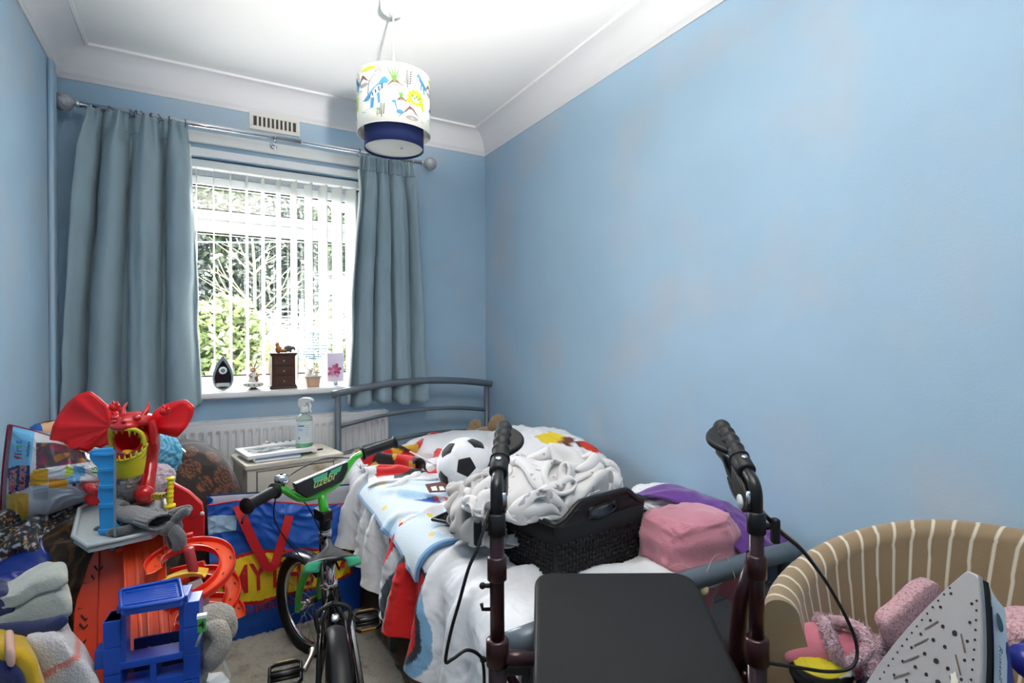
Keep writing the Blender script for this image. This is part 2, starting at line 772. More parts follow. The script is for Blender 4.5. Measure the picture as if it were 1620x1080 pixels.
# floor: laminate planks running along the room
fl = struct(MB().box(((XL + XR) / 2, (YB + YF) / 2, -0.06), (XR - XL + 0.2, YB - YF + 0.2, 0.1)), 'floor', M('underlay', (60, 48, 42), 0.9), smooth=False)
m_pl = [M('laminate_%d' % i, c, 0.42, var=0.12, vscale=9, stretch=(9, 1.0, 1), bump=0.03, bscale=40) for i, c in enumerate(((124, 100, 88), (114, 92, 80), (132, 108, 94)))]
PW, PL = 0.19, 1.2
plank_src = {}
for i in range(11):
    x = XL + PW / 2 + i * PW
    y = YF - (i * 0.43) % PL
    while y < YB:
        y0, y1 = max(y, YF), min(y + PL, YB)
        w = min(PW, XR - (x - PW / 2)) - 0.003
        if y1 - y0 > 0.06:
            k = random.randrange(3)
            MB().box((x - PW / 2 + w / 2, (y0 + y1) / 2, -0.005), (w, y1 - y0 - 0.003, 0.01)).obj('plank', m_pl[k], fl, smooth=False, bevel=0.001, seg=1)
        y += PL
for nm, c, s in (('baseboard_left', (XL + 0.008, (YB + YF) / 2, 0.05), (0.016, YB - YF, 0.10)), ('baseboard_right', (XR - 0.008, (YB + YF) / 2, 0.05), (0.016, YB - YF, 0.10)),
                 ('baseboard_back', ((XL + XR) / 2, YB - 0.008, 0.05), (XR - XL, 0.016, 0.10))):
    struct(MB().box(c, s), nm, m_white, smooth=False, bevel=0.004)

# ---- window
m_upvc = M('upvc', (240, 240, 242), 0.3, coat=0.2)
m_pane = glass_mat('window_pane')
YW = YB + 0.16
win = MB()
def bar(mb, x0, x1, z0, z1, y=YW, t=0.06):
    mb.box(((x0 + x1) / 2, y, (z0 + z1) / 2), (x1 - x0, t, z1 - z0))
bar(win, WX0, WX0 + 0.06, WZ0, WZ1)
bar(win, WX1 - 0.06, WX1, WZ0, WZ1)
bar(win, WX0, WX1, WZ0 + 0.02, WZ0 + 0.10)
bar(win, WX0, WX1, WZ1 - 0.06, WZ1)
ZT0, ZT1 = 1.735, 1.80
bar(win, WX0 + 0.06, WX1 - 0.06, ZT0, ZT1)
w1 = struct(win, 'window_1', m_upvc, smooth=False, bevel=0.004)
sash = MB()
sx0, sx1 = WX0 + 0.065, WX1 - 0.065
for (z0, z1) in ((ZT1 + 0.003, WZ1 - 0.063),):
    bar(sash, sx0, sx0 + 0.045, z0, z1, YW - 0.012, 0.06)
    bar(sash, sx1 - 0.045, sx1, z0, z1, YW - 0.012, 0.06)
    bar(sash, sx0, sx1, z0, z0 + 0.045, YW - 0.012, 0.06)
    bar(sash, sx0, sx1, z1 - 0.045, z1, YW - 0.012, 0.06)
s_ = sash.obj('opening_sash', m_upvc, w1, smooth=False, bevel=0.004)
MB().box((0.31, YW - 0.052, ZT1 + 0.022), (0.11, 0.018, 0.022)).box((0.345, YW - 0.066, ZT1 + 0.026), (0.10, 0.012, 0.014)).obj('window_handle', m_plastic_w, w1, smooth=False, bevel=0.003)
MB().box(((sx0 + sx1) / 2, YW, (ZT1 + WZ1) / 2 - 0.01), (sx1 - sx0 - 0.05, 0.004, WZ1 - ZT1 - 0.12)).obj('pane', m_pane, w1, smooth=False)
MB().box(((sx0 + sx1) / 2, YW, (WZ0 + 0.10 + ZT0) / 2), (sx1 - sx0 + 0.02, 0.004, ZT0 - WZ0 - 0.09)).obj('pane', m_pane, w1, smooth=False)
gk = MB()
for (z0, z1, a, b) in ((WZ0 + 0.10, ZT0, WX0 + 0.06, WX1 - 0.06), (ZT1 + 0.048, WZ1 - 0.108, sx0 + 0.045, sx1 - 0.045)):
    gk.box(((a + b) / 2, YW - 0.028, z1 - 0.003), (b - a, 0.010, 0.006)).box(((a + b) / 2, YW - 0.028, z0 + 0.003), (b - a, 0.010, 0.006))
gk.obj('rubber_seal', m_rubber, w1, smooth=False)
# white plastic trim around the reveal and the sill board
MB().box(((WX0 + WX1) / 2, YB - 0.004, WZ1 + 0.018), (WX1 - WX0 + 0.08, 0.010, 0.036)).obj('reveal_trim', m_upvc, w1, smooth=False, bevel=0.003)
sill = MB()
pr = [(YB + 0.14, 0.905), (YB - 0.045, 0.905), (YB - 0.058, 0.911), (YB - 0.062, 0.922), (YB - 0.058, 0.935), (YB - 0.047, 0.941), (YB + 0.14, 0.944)]
sill.prism([(WX0 - 0.03, y, z) for y, z in pr], (0.0 + WX1 - WX0 - 0.03, 0, 0))
sl = struct(sill, 'trim_5', m_white, smooth=True, angle=40)
ZS = 0.9425

# ---- white timber batten above the window that carries the curtain pole
struct(MB().box((0.32, YB - 0.011, 2.165), (1.40, 0.022, 0.055)), 'trim_6', m_white, smooth=False, bevel=0.004)

# ================================================================ GARDEN
struct(MB().box((2, 13, -0.32), (40, 19.2, 0.1)), 'lawn', M('grass', (84, 104, 58), 0.9, var=0.25, vscale=20, bump=0.3, bscale=60), smooth=False)
struct(MB().box((0.6, 5.0, -0.265), (6.0, 2.6, 0.05)), 'bounce_slab', M('pale_bouncer', (206, 202, 192), .85, var=.08, vscale=3, bump=.1, bscale=20), smooth=False)  # unseen pale slab, added to throw daylight up through the window onto the ceiling
m_leaf = [M('leaf_%d' % i, c, 0.6, var=0.3, vscale=3.0) for i, c in enumerate(((62, 72, 30), (46, 56, 36), (26, 33, 26), (68, 72, 36)))]
m_bark = M('bark', (150, 138, 112), 0.8, bump=0.3, bscale=30)

def leaves(mb, c, r, n, size, rnd, flat=1.0):
    c = V(c)
    for _ in range(n):
        while True:
            p = V((rnd.uniform(-1, 1), rnd.uniform(-1, 1), rnd.uniform(-1, 1)))
            if 0.25 < p.length < 1.0:
                break
        n_ = 0.8 + 0.35 * noise.noise(p * 2.3 + c)
        q = c + V((p.x * r[0], p.y * r[1], p.z * r[2])) * n_
        a = V((rnd.uniform(-1, 1), rnd.uniform(-1, 1), rnd.uniform(-0.6, 0.6))).normalized()
        b = a.cross(V((rnd.uniform(-1, 1), rnd.uniform(-1, 1), rnd.uniform(-1, 1)))).normalized()
        s = size * rnd.uniform(0.6, 1.3)
        mb.add([q - a * s, q + b * s * 0.45, q + a * s, q - b * s * 0.45], [(0, 1, 2, 3)])

def tree(name, label, cat, base, crowns, n, size, mat, seed, h, group=None):
    rnd = random.Random(seed)
    t = thing(name, label, cat, base, group=group)
    f = MB()
    for c, r in crowns:
        leaves(f, V(base) + V(c), r, n, size, rnd)
    tag(f.obj('foliage', mat, t, smooth=False), kind='stuff')
    s = MB()
    for k in range(5):
        x, y = rnd.uniform(-.25, .25), rnd.uniform(-.2, .2)
        s.tube(spline([V(base) + V((x * .2, y * .2, 0)), V(base) + V((x, y, h * .4)), V(base) + V((x * 3.5, y * 3, h * rnd.uniform(.7, 1)))], 5), [0.05, 0.012], 6)
    s.obj('trunk', m_bark, t)
    return t

gz = -0.27
tree('garden_shrub', 'yellow-green leafy shrub filling the lower left of the window view', 'shrub', (-0.05, 6.0, gz), [((0, 0, 0.95), (0.75, 0.6, 1.0)), ((0.25, 0.1, 1.5), (0.55, 0.5, 0.5)), ((-0.5, 0, 1.4), (0.5, 0.5, 0.8))], 2600, 0.055, m_leaf[0], 3, 1.9)
tree('garden_shrub', 'smaller yellow-green shrub growing behind the clothes airer', 'shrub', (1.75, 8.4, gz), [((0, 0, 1.2), (0.55, 0.5, 0.9)), ((0.6, 0, 1.7), (0.6, 0.5, 0.6))], 2200, 0.06, m_leaf[3], 4, 1.9)
tree('conifer', 'dark dense conifer behind the fence, left side of the window view', 'tree', (-0.7, 11.9, gz), [((0, 0, 1.8), (1.0, 0.8, 1.8)), ((0.1, 0, 3.4), (0.95, 0.7, 1.5))], 6000, 0.075, m_leaf[2], 5, 4.4, 'conifers behind the fence')
tree('conifer', 'dark dense conifer behind the fence, middle of the window view', 'tree', (1.45, 11.9, gz), [((0, 0, 1.9), (1.02, 0.8, 1.9)), ((-0.05, 0, 3.5), (0.95, 0.7, 1.3))], 6000, 0.075, m_leaf[2], 6, 4.4, 'conifers behind the fence')
tree('conifer', 'dark dense conifer behind the fence, right side of the window view', 'tree', (3.6, 11.9, gz), [((0, 0, 1.6), (1.0, 0.8, 1.6)), ((0.05, 0, 2.9), (0.9, 0.7, 1.0))], 5000, 0.075, m_leaf[2], 8, 3.6, 'conifers behind the fence')
tree('garden_tree', 'pale green broadleaf tree rising behind the conifers', 'tree', (0.7, 13.6, gz), [((0, 0, 4.4), (2.0, 1.2, 1.3)), ((-1.6, 0, 4.4), (1.4, 1.0, 1.0)), ((2.2, 0, 3.9), (1.2, 1.0, .9)), ((0, -.2, 2.2), (2.6, .8, 2.2))], 6000, 0.12, m_leaf[1], 9, 4.8)
tree('conifer', 'dark dense conifer behind the fence at the far left', 'tree', (-2.85, 11.9, gz), [((0, 0, 1.8), (1.0, 0.8, 1.8)), ((0.1, 0, 3.2), (1.0, 0.8, 1.2))], 4500, 0.075, m_leaf[2], 15, 4.0, 'conifers behind the fence')

# young bare tree
bt = thing('bare_young_tree', 'slim bare-branched young tree in front of the dark conifers', 'tree', (0.62, 8.3, gz))
b = MB()
rnd = random.Random(12)
B0 = V((0.62, 8.3, gz))
b.tube(spline([B0, B0 + V((0.02, 0, 1.2)), B0 + V((0.05, 0, 2.4)), B0 + V((-0.02, 0, 3.3))], 6), [0.035, 0.022, 0.008], 8)
b.obj('trunk', M('pale_bark', (100, 92, 62), 0.8), bt)
b = MB()
for k in range(26):
    z = rnd.uniform(1.0, 3.0)
    an = rnd.uniform(-0.5, 0.5) + (0 if k % 2 else PI)
    L_ = rnd.uniform(0.35, 0.9) * (1 - (z - 1) / 3.4)
    p = B0 + V((0.03, 0, z))
    q = p + V((math.cos(an) * L_ * .6, math.sin(an) * L_, L_ * .65))
    e = q + V((math.cos(an) * L_ * .25, 0, L_ * .55))
    b.tube(spline([p, q, e], 4), [0.011, 0.004], 5)
    b.tube(spline([q, q + V((math.cos(an) * .15, .05, .1)), q + V((math.cos(an) * .3, .05, .1 + rnd.uniform(0, .2)))], 3), [0.006, 0.003], 5)
b.obj('branches', MATS['pale_bark'], bt)

# fence of upright boards
fe = thing('garden_fence', 'orange-brown timber fence of upright boards at the end of the garden', 'fence', (0.9, 9.6, gz))
m_f = [M('fence_%d' % i, c, 0.8, var=0.15, vscale=4, stretch=(6, 6, 1)) for i, c in enumerate(((120, 92, 56), (112, 86, 52)))]
src = [MB().box((0, 0, 0.80), (0.138, 0.02, 1.60)).obj('fence_board', m_f[i], fe, smooth=False, local=True) for i in (0, 1)]
src[0].location = (-3.0, 0, 0)
src[1].location = (-2.85, 0, 0)
for k in range(2, 44):
    dup_part(src[k % 2], fe, (0, 0, 0)).location = (-3.0 + k * 0.15, rnd.uniform(-.004, .004), rnd.uniform(-.01, .01))
for z in (0.3, 1.3):
    MB().box((0.2, 0.04, z), (6.6, 0.05, 0.08)).obj('fence_rail', m_f[1], fe, smooth=False, local=True)
for k in range(4):
    MB().box((-3.0 + k * 2.1, 0.07, 0.82), (0.09, 0.09, 1.66)).obj('fence_post', m_f[1], fe, smooth=False, local=True)

# rotary clothes airer
ra = thing('rotary_airer', 'grey rotary clothes airer with strung lines on the lawn', 'airer', (0.98, 6.35, gz))
A0 = V((0.98, 6.35, gz))
m_al = M('aluminium', (80, 84, 90), 0.4, metal=0.4)
MB().cyl(A0, A0 + V((0, 0, 1.92)), 0.024).cyl(A0 + V((0, 0, 1.25)), A0 + V((0, 0, 1.36)), 0.045).obj('pole', m_al, ra)
tips = []
for k in range(4):
    an = PI / 4 + k * PI / 2 + 0.35
    tip = A0 + V((math.cos(an) * 1.02, math.sin(an) * 1.02, 1.74))
    tips.append((an, tip))
    MB().cyl(A0 + V((0, 0, 1.30)), tip, 0.013).cyl(A0 + V((0, 0, 1.7)), A0 * 0.5 + tip * 0.5 + V((0, 0, 0.66)), 0.008).obj('arm', m_al, ra)
ln = MB()
for j in range(8):
    s = 0.3 + 0.7 * j / 7
    pts = [(A0 + V((0, 0, 1.30))).lerp(t, s) for _, t in tips]
    for k in range(4):
        a_, b_ = pts[k], pts[(k + 1) % 4]
        ln.tube([a_, (a_ + b_) / 2 - V((0, 0, 0.02)), b_], 0.0035, 5)
ln.obj('washing_line', M('line', (210, 212, 214), 0.6), ra)
MB().tube([(-3.5, 8.6, 2.35), (0.5, 8.6, 2.62), (4.5, 8.9, 3.05)], 0.008, 6)
tag(MB().tube([(-3.5, 8.6, 2.30), (0.5, 8.6, 2.60), (4.5, 8.6, 3.0)], 0.008, 6).obj('washing_line', M('blue_line', (150, 190, 215), 0.6)), 'thin pale blue line strung across the garden above the airer', 'line')

# ================================================================ CURTAIN POLE, CURTAINS, BLIND, VENT
YP, ZP = 2.905, 2.195
XP0, XP1 = -0.435, 1.095
cp = thing('curtain_pole', 'chrome curtain pole with round end knobs above the window', 'curtain pole', ((XP0 + XP1) / 2, YP, ZP - 0.03))
MB().cyl((XP0, YP, ZP), (0.45, YP, ZP), 0.0135).obj('rail', m_chrome, cp)
MB().cyl((0.40, YP, ZP), (XP1, YP, ZP), 0.0110).obj('inner_rail', m_chrome, cp)
m_knob = M('crackle_glass', (176, 178, 182), 0.25, metal=0.35, bump=0.6, bscale=120)
for x, s in ((XP0, -1), (XP1, 1)):
    MB().lathe([(0.012, 0), (0.017, 0.003), (0.017, 0.012), (0.010, 0.018), (0.009, 0.026)], (x, YP, ZP), axis=V((s, 0, 0))).obj('end_collar', m_chrome, cp)
    MB().ell((x + s * 0.056, YP, ZP), 0.037, 28, 16).obj('finial', m_knob, cp)
for x in (XP0 + 0.04, 0.33, XP1 - 0.05):
    m = MB()
    m.cyl((x, YB - 0.022, ZP - 0.02), (x, YP, ZP - 0.02), 0.006)
    m.lathe([(0.018, 0), (0.018, 0.006), (0.008, 0.010)], (x, YB - 0.023, ZP - 0.02), axis=V((0, -1, 0)), n=20)
    m.tube([(x, YP + 0.017 * math.cos(a), ZP + 0.017 * math.sin(a)) for a in [PI * 0.95 + k * PI * 1.1 / 10 for k in range(11)]], 0.004, 8)
    m.obj('bracket', m_chrome, cp)
MB().tube(spline([(0.33, YP - .002, ZP - 0.030), (0.335, YP - .002, ZP - 0.042), (0.328, YP - .002, ZP - 0.052), (0.335, YP - .002, ZP - 0.062)], 4), 0.004, 8).obj('hook', m_chrome, cp)
ring_m = MB().tube([(0, 0.021 * math.cos(2 * PI * k / 20), -0.006 + 0.021 * math.sin(2 * PI * k / 20)) for k in range(20)], 0.0018, 6, closed=True)
first = None
ring_x = [-0.335, -0.262, -0.235, -0.222, -0.178, -0.158, -0.112, -0.052, 0.745, 0.80, 0.86, 0.92, 0.98]
for i, x in enumerate(ring_x):
    if first is None:
        first = ring_m.obj('curtain_ring', m_grey_metal, cp, local=True)
        base = V((-(XP0 + XP1) / 2, 0, 0.03))
        first.location = base + V((x, 0, 0))
    else:
        dup_part(first, cp, (0, 0, 0)).location = base + V((x, 0, 0))
for i, o in enumerate([c for c in cp.children if c.name.startswith('curtain_ring')]):
    o.rotation_euler.z = 0.5 * math.sin(i * 2.7)

m_cur = M('curtain_satin', (138, 160, 170), 0.62, sheen=0.15, bump=0.08, bscale=260, var=0.05, vscale=30, stretch=(1, 1, .25))
m_lin = M('curtain_lining', (232, 232, 226), 0.8)

def curtain(name, label, xt0, xt1, xb0, xb1, zt, zb, folds, seed, amp):
    rnd = random.Random(seed)
    ph = [rnd.uniform(0, 6.28) for _ in range(6)]
    def base(u, w):
        # w 0 top .. 1 bottom ; u 0..1 across
        k = sstep(0.0, 0.16, w)
        warp = u + 0.035 * math.sin(2 * PI * u * 1.5 + ph[0]) * k + 0.012 * math.sin(3 * w + ph[1]) * k
        xt, xb = xt0 + (xt1 - xt0) * u, xb0 + (xb1 - xb0) * warp
        g = w ** 0.75
        x = xt * (1 - g) + xb * g
        big = math.sin(2 * PI * warp * folds + ph[2] + 0.35 * math.sin(2.2 * w + ph[3]))
        big = math.copysign(abs(big) ** 0.7, big)
        small = math.sin(2 * PI * u * folds * 3.1 + ph[4])
        y = big * amp * (0.28 + 0.72 * k) * (1 + 0.25 * w) + small * (0.011 * (1 - k) + 0.004)
        x += 0.018 * k * math.cos(2 * PI * warp * folds + ph[2]) + 0.01 * fbm((u * 6, w * 3, seed), 1.0)
        y += 0.014 * k * fbm((u * 5, w * 2.2, seed + 3), 1.0)
        if w < 0.055:
            y *= 0.75
        if 0.05 < w < 0.065:
            y *= 0.86
        z = zt + (zb - zt) * w + 0.012 * math.sin(2 * PI * u * folds + ph[2]) * w + 0.010 * math.sin(u * 9 + ph[5]) * w
        return V((x, min(YP - 0.012 + y, 2.930), z))
    t = thing(name, label, 'curtain', ((xt0 + xt1) / 2, YP + .02, zb))
    MB().grid(base, 150, 60).obj('curtain_panel', m_cur, t, solid=0.003)
    def lining(u, w):
        p = base(0.03 + u * 0.94, 0.07 + w * 0.915)
        return p + V((0, 0.008, 0))
    edge = 1.0 if xb1 < 0.5 else 0.0
    MB().grid(lambda u, w: base(edge, 0.06 + 0.93 * w) + V(((0.006 if edge else -0.006) * u, 0.004 + 0.012 * u, 0)), 3, 50).obj('lining', m_lin, t, solid=0.002)
    # stitched heading tape line
    tp = MB()
    tp.tube([base(k / 90, 0.062) - V((0, 0.003, 0)) for k in range(91)], 0.0012, 4)
    tp.obj('heading_stitch', M('stitch', (92, 116, 130), 0.9), t)
    return t

curtain('curtain', 'wide pale blue-grey curtain on the left end of the chrome pole', -0.405, -0.045, -0.495, -0.005, 2.188, 0.870, 3.4, 5, 0.054)
curtain('curtain', 'narrow pale blue-grey curtain on the right end of the chrome pole', 0.745, 1.035, 0.655, 1.105, 2.178, 0.845, 4.0, 11, 0.032)

# ---- vertical blind
bl = thing('vertical_blind', 'white vertical blind with its louvres turned open in the window', 'blind', (0.29, 3.045, 0.97))
YBL = 3.05
m_slat = M('blind_fabric', (240, 240, 238), 0.7, bump=0.05, bscale=200)
MB().box(((WX0 + WX1) / 2, YBL, 2.052), (WX1 - WX0 - 0.01, 0.045, 0.038)).obj('head_rail', m_white, bl, smooth=False, bevel=0.003)
sl0 = None
slats = []
for k in range(15):
    x = -0.235 + k * 0.0745
    tw = math.radians(2 if k < 7 else 2 + (k - 6) * 4.0)
    jit = random.Random(k).uniform(-0.05, 0.05)
    if sl0 is None:
        sl0 = MB().grid(lambda u, w: ((0.004 * math.sin(PI * u)), -0.0445 + 0.089 * u, 2.028 - 1.045 * w - 3.045 + 3.045), 6, 4)
        s = sl0.obj('slat', m_slat, None, solid=0.0008, origin=(0, 0, 0))
        s.parent = bl
        src_slat = s
    else:
        s = src_slat.copy()
        COL.objects.link(s)
        s.parent = bl
    s.location = V((x, YBL, 0)) - V((0.29, 3.045, 0.97))
    s.rotation_euler.z = tw + jit
ch = MB()
for side in (-1, 1):
    for k in range(14):
        x = -0.235 + k * 0.0745
        y = YBL + side * 0.044
        ch.tube([(x, y, 0.985), (x + .037, y, 0.972), (x + 0.0745, y, 0.985)], 0.0012, 4)
ch.obj('bottom_chain', m_plastic_w, bl)

# ---- air vent
va = on_y(397, 175, YB); vb = on_y(476, 213, YB)
vx0, vx1, vz0, vz1 = 0.222, 0.459, 2.250, 2.338
vt = thing('air_vent', 'cream slotted plastic air vent high on the window wall', 'vent', ((vx0 + vx1) / 2, YB, vz0))
m_vent = M('vent_cream', (222, 220, 212), 0.45)
f = MB()
f.box(((vx0 + vx1) / 2, YB - 0.006, vz1 - 0.010), (vx1 - vx0, 0.012, 0.020)).box(((vx0 + vx1) / 2, YB - 0.006, vz0 + 0.010), (vx1 - vx0, 0.012, 0.020))
f.box((vx0 + 0.009, YB - 0.006, (vz0 + vz1) / 2), (0.018, 0.012, vz1 - vz0 - .04)).box((vx1 - 0.009, YB - 0.006, (vz0 + vz1) / 2), (0.018, 0.012, vz1 - vz0 - .04))
f.obj('frame', m_vent, vt, smooth=False, bevel=0.002)
MB().box(((vx0 + vx1) / 2, YB - 0.002, (vz0 + vz1) / 2), (vx1 - vx0 - .03, 0.003, vz1 - vz0 - .03)).obj('backing', M('vent_dark', (80, 78, 74), 0.9), vt, smooth=False)
nsl = 10
pit = (vx1 - vx0 - 0.036) / nsl
for k in range(1, nsl):
    MB().box((vx0 + 0.018 + k * pit, YB - 0.007, (vz0 + vz1) / 2), (pit * 0.45, 0.009, vz1 - vz0 - 0.04)).obj('slat', m_vent, vt, smooth=False)

# ================================================================ PENDANT LAMP
LX, LY = 0.635, 1.965
pl = thing('pendant_lamp', 'pendant lamp with animal print drum shade and navy inner shade', 'lamp', (LX, LY, 1.895))
MB().lathe([(0.0, 0.0), (0.012, 0.0), (0.014, 0.008), (0.040, 0.010), (0.046, 0.016), (0.049, 0.048), (0.049, 0.052)], (LX, LY, ZC - 0.052), n=40, capb=False).obj('ceiling_rose', m_white, pl, angle=35)
MB().cyl((LX, LY, 2.12), (LX, LY, ZC - 0.04), 0.0036, n=10).obj('cord', m_plastic_w, pl)
RO, RI, ZO0, ZO1, ZI0, ZI1 = 0.134, 0.109, 1.950, 2.158, 1.896, 2.00
m_shade = M('shade_fabric', (238, 236, 228), 0.85, bump=0.12, bscale=500)
m_shade_in = M('shade_inside', (226, 226, 222), 0.8)
osh = MB().grid(lambda u, w: (LX + RO * math.cos(2 * PI * u), LY + RO * math.sin(2 * PI * u), ZO0 + (ZO1 - ZO0) * w), 72, 4, closed=True).obj('outer_shade', m_shade, pl, solid=0.0015)
MB().grid(lambda u, w: (LX + RI * math.cos(2 * PI * u), LY + RI * math.sin(2 * PI * u), ZI0 + (ZI1 - ZI0) * w), 64, 3, closed=True).obj('inner_shade', M('navy_shade', (24, 40, 92), 0.8, bump=0.1, bscale=500), pl, solid=0.0015)
MB().lathe([(0.0, 0.0), (RI - 0.003, 0.0), (RI - 0.003, 0.002), (0, 0.002)], (LX, LY, ZI0 + 0.008), n=48, capb=False, capt=False).obj('diffuser', m_shade_in, pl, smooth=False)
MB().lathe([(0.0, 0), (0.007, 0), (0.007, 0.003), (0, 0.004)], (LX + .02, LY - .02, ZI0 + 0.002), n=14, capb=False, capt=False).obj('diffuser_knob', m_chrome, pl)
r_ = MB()
for zz in (ZO0, ZO1):
    r_.tube([(LX + RO * math.cos(2 * PI * k / 64), LY + RO * math.sin(2 * PI * k / 64), zz) for k in range(64)], 0.0018, 6, closed=True)
for k in range(3):
    a = k * 2 * PI / 3 + .4
    r_.cyl((LX, LY, 2.135), (LX + RO * math.cos(a), LY + RO * math.sin(a), ZO1 - .002), 0.002, n=8)
r_.lathe([(0.020, 0), (0.020, 0.045), (0.014, 0.055)], (LX, LY, 2.085), n=20)
r_.obj('shade_ring', m_plastic_w, pl)

# printed animals and plants on the shade: x = arc length from the side facing the door, y = height
A_F = math.atan2(-LY, -LX)
def on_shade(x, y, h):
    a = A_F + x / RO
    return V((LX + (RO + h) * math.cos(a), LY + (RO + h) * math.sin(a), (ZO0 + ZO1) / 2 + y))
C_ = {'blue': (78, 148, 188), 'dblue': (44, 84, 128), 'lime': (186, 206, 56), 'green': (104, 156, 70), 'brown': (126, 100, 94), 'ink': (70, 72, 76), 'grass': (150, 190, 90), 'teal': (140, 196, 190), 'peach': (228, 196, 178), 'grey': (168, 160, 158)}
PM = {k: M('ink_' + k, c, 0.85) for k, c in C_.items()}
def blob(cx, cy, rx, ry, n=16, rot=0.0, jag=0.0, seed=0):
    out = []
    rr = random.Random(seed)
    for k in range(n):
        a = 2 * PI * k / n
        s = 1 + (jag * (1 if k % 2 else -1)) + rr.uniform(-.04, .04)
        x, y = rx * math.cos(a) * s, ry * math.sin(a) * s
        out.append((cx + x * math.cos(rot) - y * math.sin(rot), cy + x * math.sin(rot) + y * math.cos(rot)))
    return out
def stroke(pts, w):
    """ribbon polygon along flat points"""
    l, r = [], []
    for i, p in enumerate(pts):
        a = pts[max(i - 1, 0)]; b = pts[min(i + 1, len(pts) - 1)]
        dx, dy = b[0] - a[0], b[1] - a[1]
        n = math.hypot(dx, dy) or 1
        ww = w * (1 - 0.75 * i / (len(pts) - 1))
        l.append((p[0] - dy / n * ww, p[1] + dx / n * ww)); r.append((p[0] + dy / n * ww, p[1] - dx / n * ww))
    return l + r[::-1]
def shade_print(polys, matk, name='print', depth=0.0012):
    mb = MB()
    for poly in polys:
        mb.add([on_shade(x, y, depth) for x, y in poly], [tuple(range(len(poly)))])
    return mb.obj(name, PM[matk], pl, smooth=False)
def striped_lizard(cx, cy, s, body='blue', flip=1):
    s *= 1.35
    f = lambda x, y: (cx + flip * x * s, cy + y * s)
    shade_print([[f(-.5, -.25), f(-.3, -.1), f(-.05, .12), f(.2, .3), f(.3, .45), f(.42, .5), f(.55, .36), f(.5, .25), f(.36, .26), f(.28, .05), f(.05, -.16), f(-.25, -.28)],
                 [f(-.12, -.2), f(-.15, -.55), f(-.02, -.55), f(.03, -.2)], [f(.12, -.1), f(.16, -.42), f(.25, -.4), f(.22, -.02)]], body)
    shade_print([[f(-.2 + k * .12, -.13 + k * .09), f(-.15 + k * .12, -.1 + k * .09), f(-.13 + k * .12, -.2 + k * .07), f(-.17 + k * .12, -.22 + k * .07)] for k in range(5)] + [stroke([f(-.25, -.05), f(-.2, .35), f(.0, .6), f(.2, .5), f(.22, .32)], .018 * s)], 'dblue', depth=0.0016)
    shade_print([blob(*f(-.15, -.62), .42 * s, .05 * s, seed=3)], 'teal', depth=0.0009)
def spiky(cx, cy, s):
    s *= 1.3
    f = lambda x, y: (cx + x * s, cy + y * s)
    shade_print([blob(*f(0, 0), .42 * s, .34 * s, 22, jag=0.16), [f(-.5, -.2), f(-.35, -.05), f(-.1, -.2), f(-.4, -.32)], [f(.2, -.2), f(.38, -.5), f(.48, -.46), f(.42, -.1)]], 'lime')
    shade_print([blob(*f(.02 + .1 * k, .05 - .08 * (k % 2)), .05 * s, .05 * s, 8) for k in range(-2, 3)], 'green', depth=0.0016)
def fern(cx, cy, s, k='ink'):
    s *= 1.15
    polys = [stroke([(cx, cy - .5 * s), (cx + .05 * s, cy), (cx + .15 * s, cy + .5 * s)], .03 * s)]
    for i in range(6):
        t = -.3 + i * .14
        x, y = cx + .05 * s + .1 * s * (t + .3), cy + t * s
        for sg in (-1, 1):
            polys.append(blob(x + sg * .12 * s, y + .08 * s, .11 * s, .035 * s, 8, rot=sg * .7))
    shade_print(polys, k)
def rock(cx, cy, s, k='brown'):
    s *= 1.2
    shade_print([[(cx - .5 * s, cy - .15 * s), (cx - .3 * s, cy + .05 * s), (cx - .1 * s, cy + .3 * s), (cx + .05 * s, cy + .22 * s), (cx + .2 * s, cy + .05 * s), (cx + .5 * s, cy - .15 * s)]], k)
    shade_print([blob(cx, cy - .12 * s, .25 * s, .08 * s)], 'grey', depth=0.0016)
def tuft(cx, cy, s):
    s *= 1.3
    shade_print([stroke([(cx, cy), (cx + dx * .4 * s, cy + .4 * s), (cx + dx * s * .8, cy + .75 * s)], .05 * s) for dx in (-.5, -.2, .05, .3)], 'green')
    rock(cx + .05 * s, cy - .05 * s, .7 * s)
for rep in range(3):
    o = rep * 0.281
    striped_lizard(-0.072 + o, 0.002, 0.075)
    rock(-0.118 + o, 0.045, 0.075)
    fern(-0.044 + o, -0.066, 0.040)
    fern(-0.058 + o, -0.072, 0.028, 'green')
    tuft(0.003 + o, 0.035, 0.055)
    shade_print([blob(0.020 + o, 0.018, 0.040, 0.006, seed=5)], 'teal', depth=0.0010)
    fern(0.048 + o, 0.052, 0.050)
    spiky(0.082 + o, -0.006, 0.062)
    tuft(0.026 + o, -0.020, 0.036)
    rock(0.066 + o, -0.070, 0.085)
    shade_print([stroke([(-0.004 + o, -0.035), (0.003 + o, -0.030), (0.006 + o, -0.045), (0.012 + o, -0.062)], .005), blob(0.020 + o, -0.068, .012, .008), blob(-0.002 + o, -0.034, 0.006, 0.004)], 'blue')
    shade_print([blob(-0.095 + o, 0.088, 0.030, 0.007, 18, jag=.1)], 'lime')
    shade_print([blob(-0.052 + o, 0.080, 0.007, 0.008), blob(-0.064 + o, 0.074, 0.006, 0.006), blob(-.045 + o, .073, .006, .006)], 'grey')
    striped_lizard(0.118 + o, 0.055, 0.045, flip=-1)
    shade_print([blob(0.098 + o, 0.075, 0.022, 0.004)], 'peach', depth=0.0010)

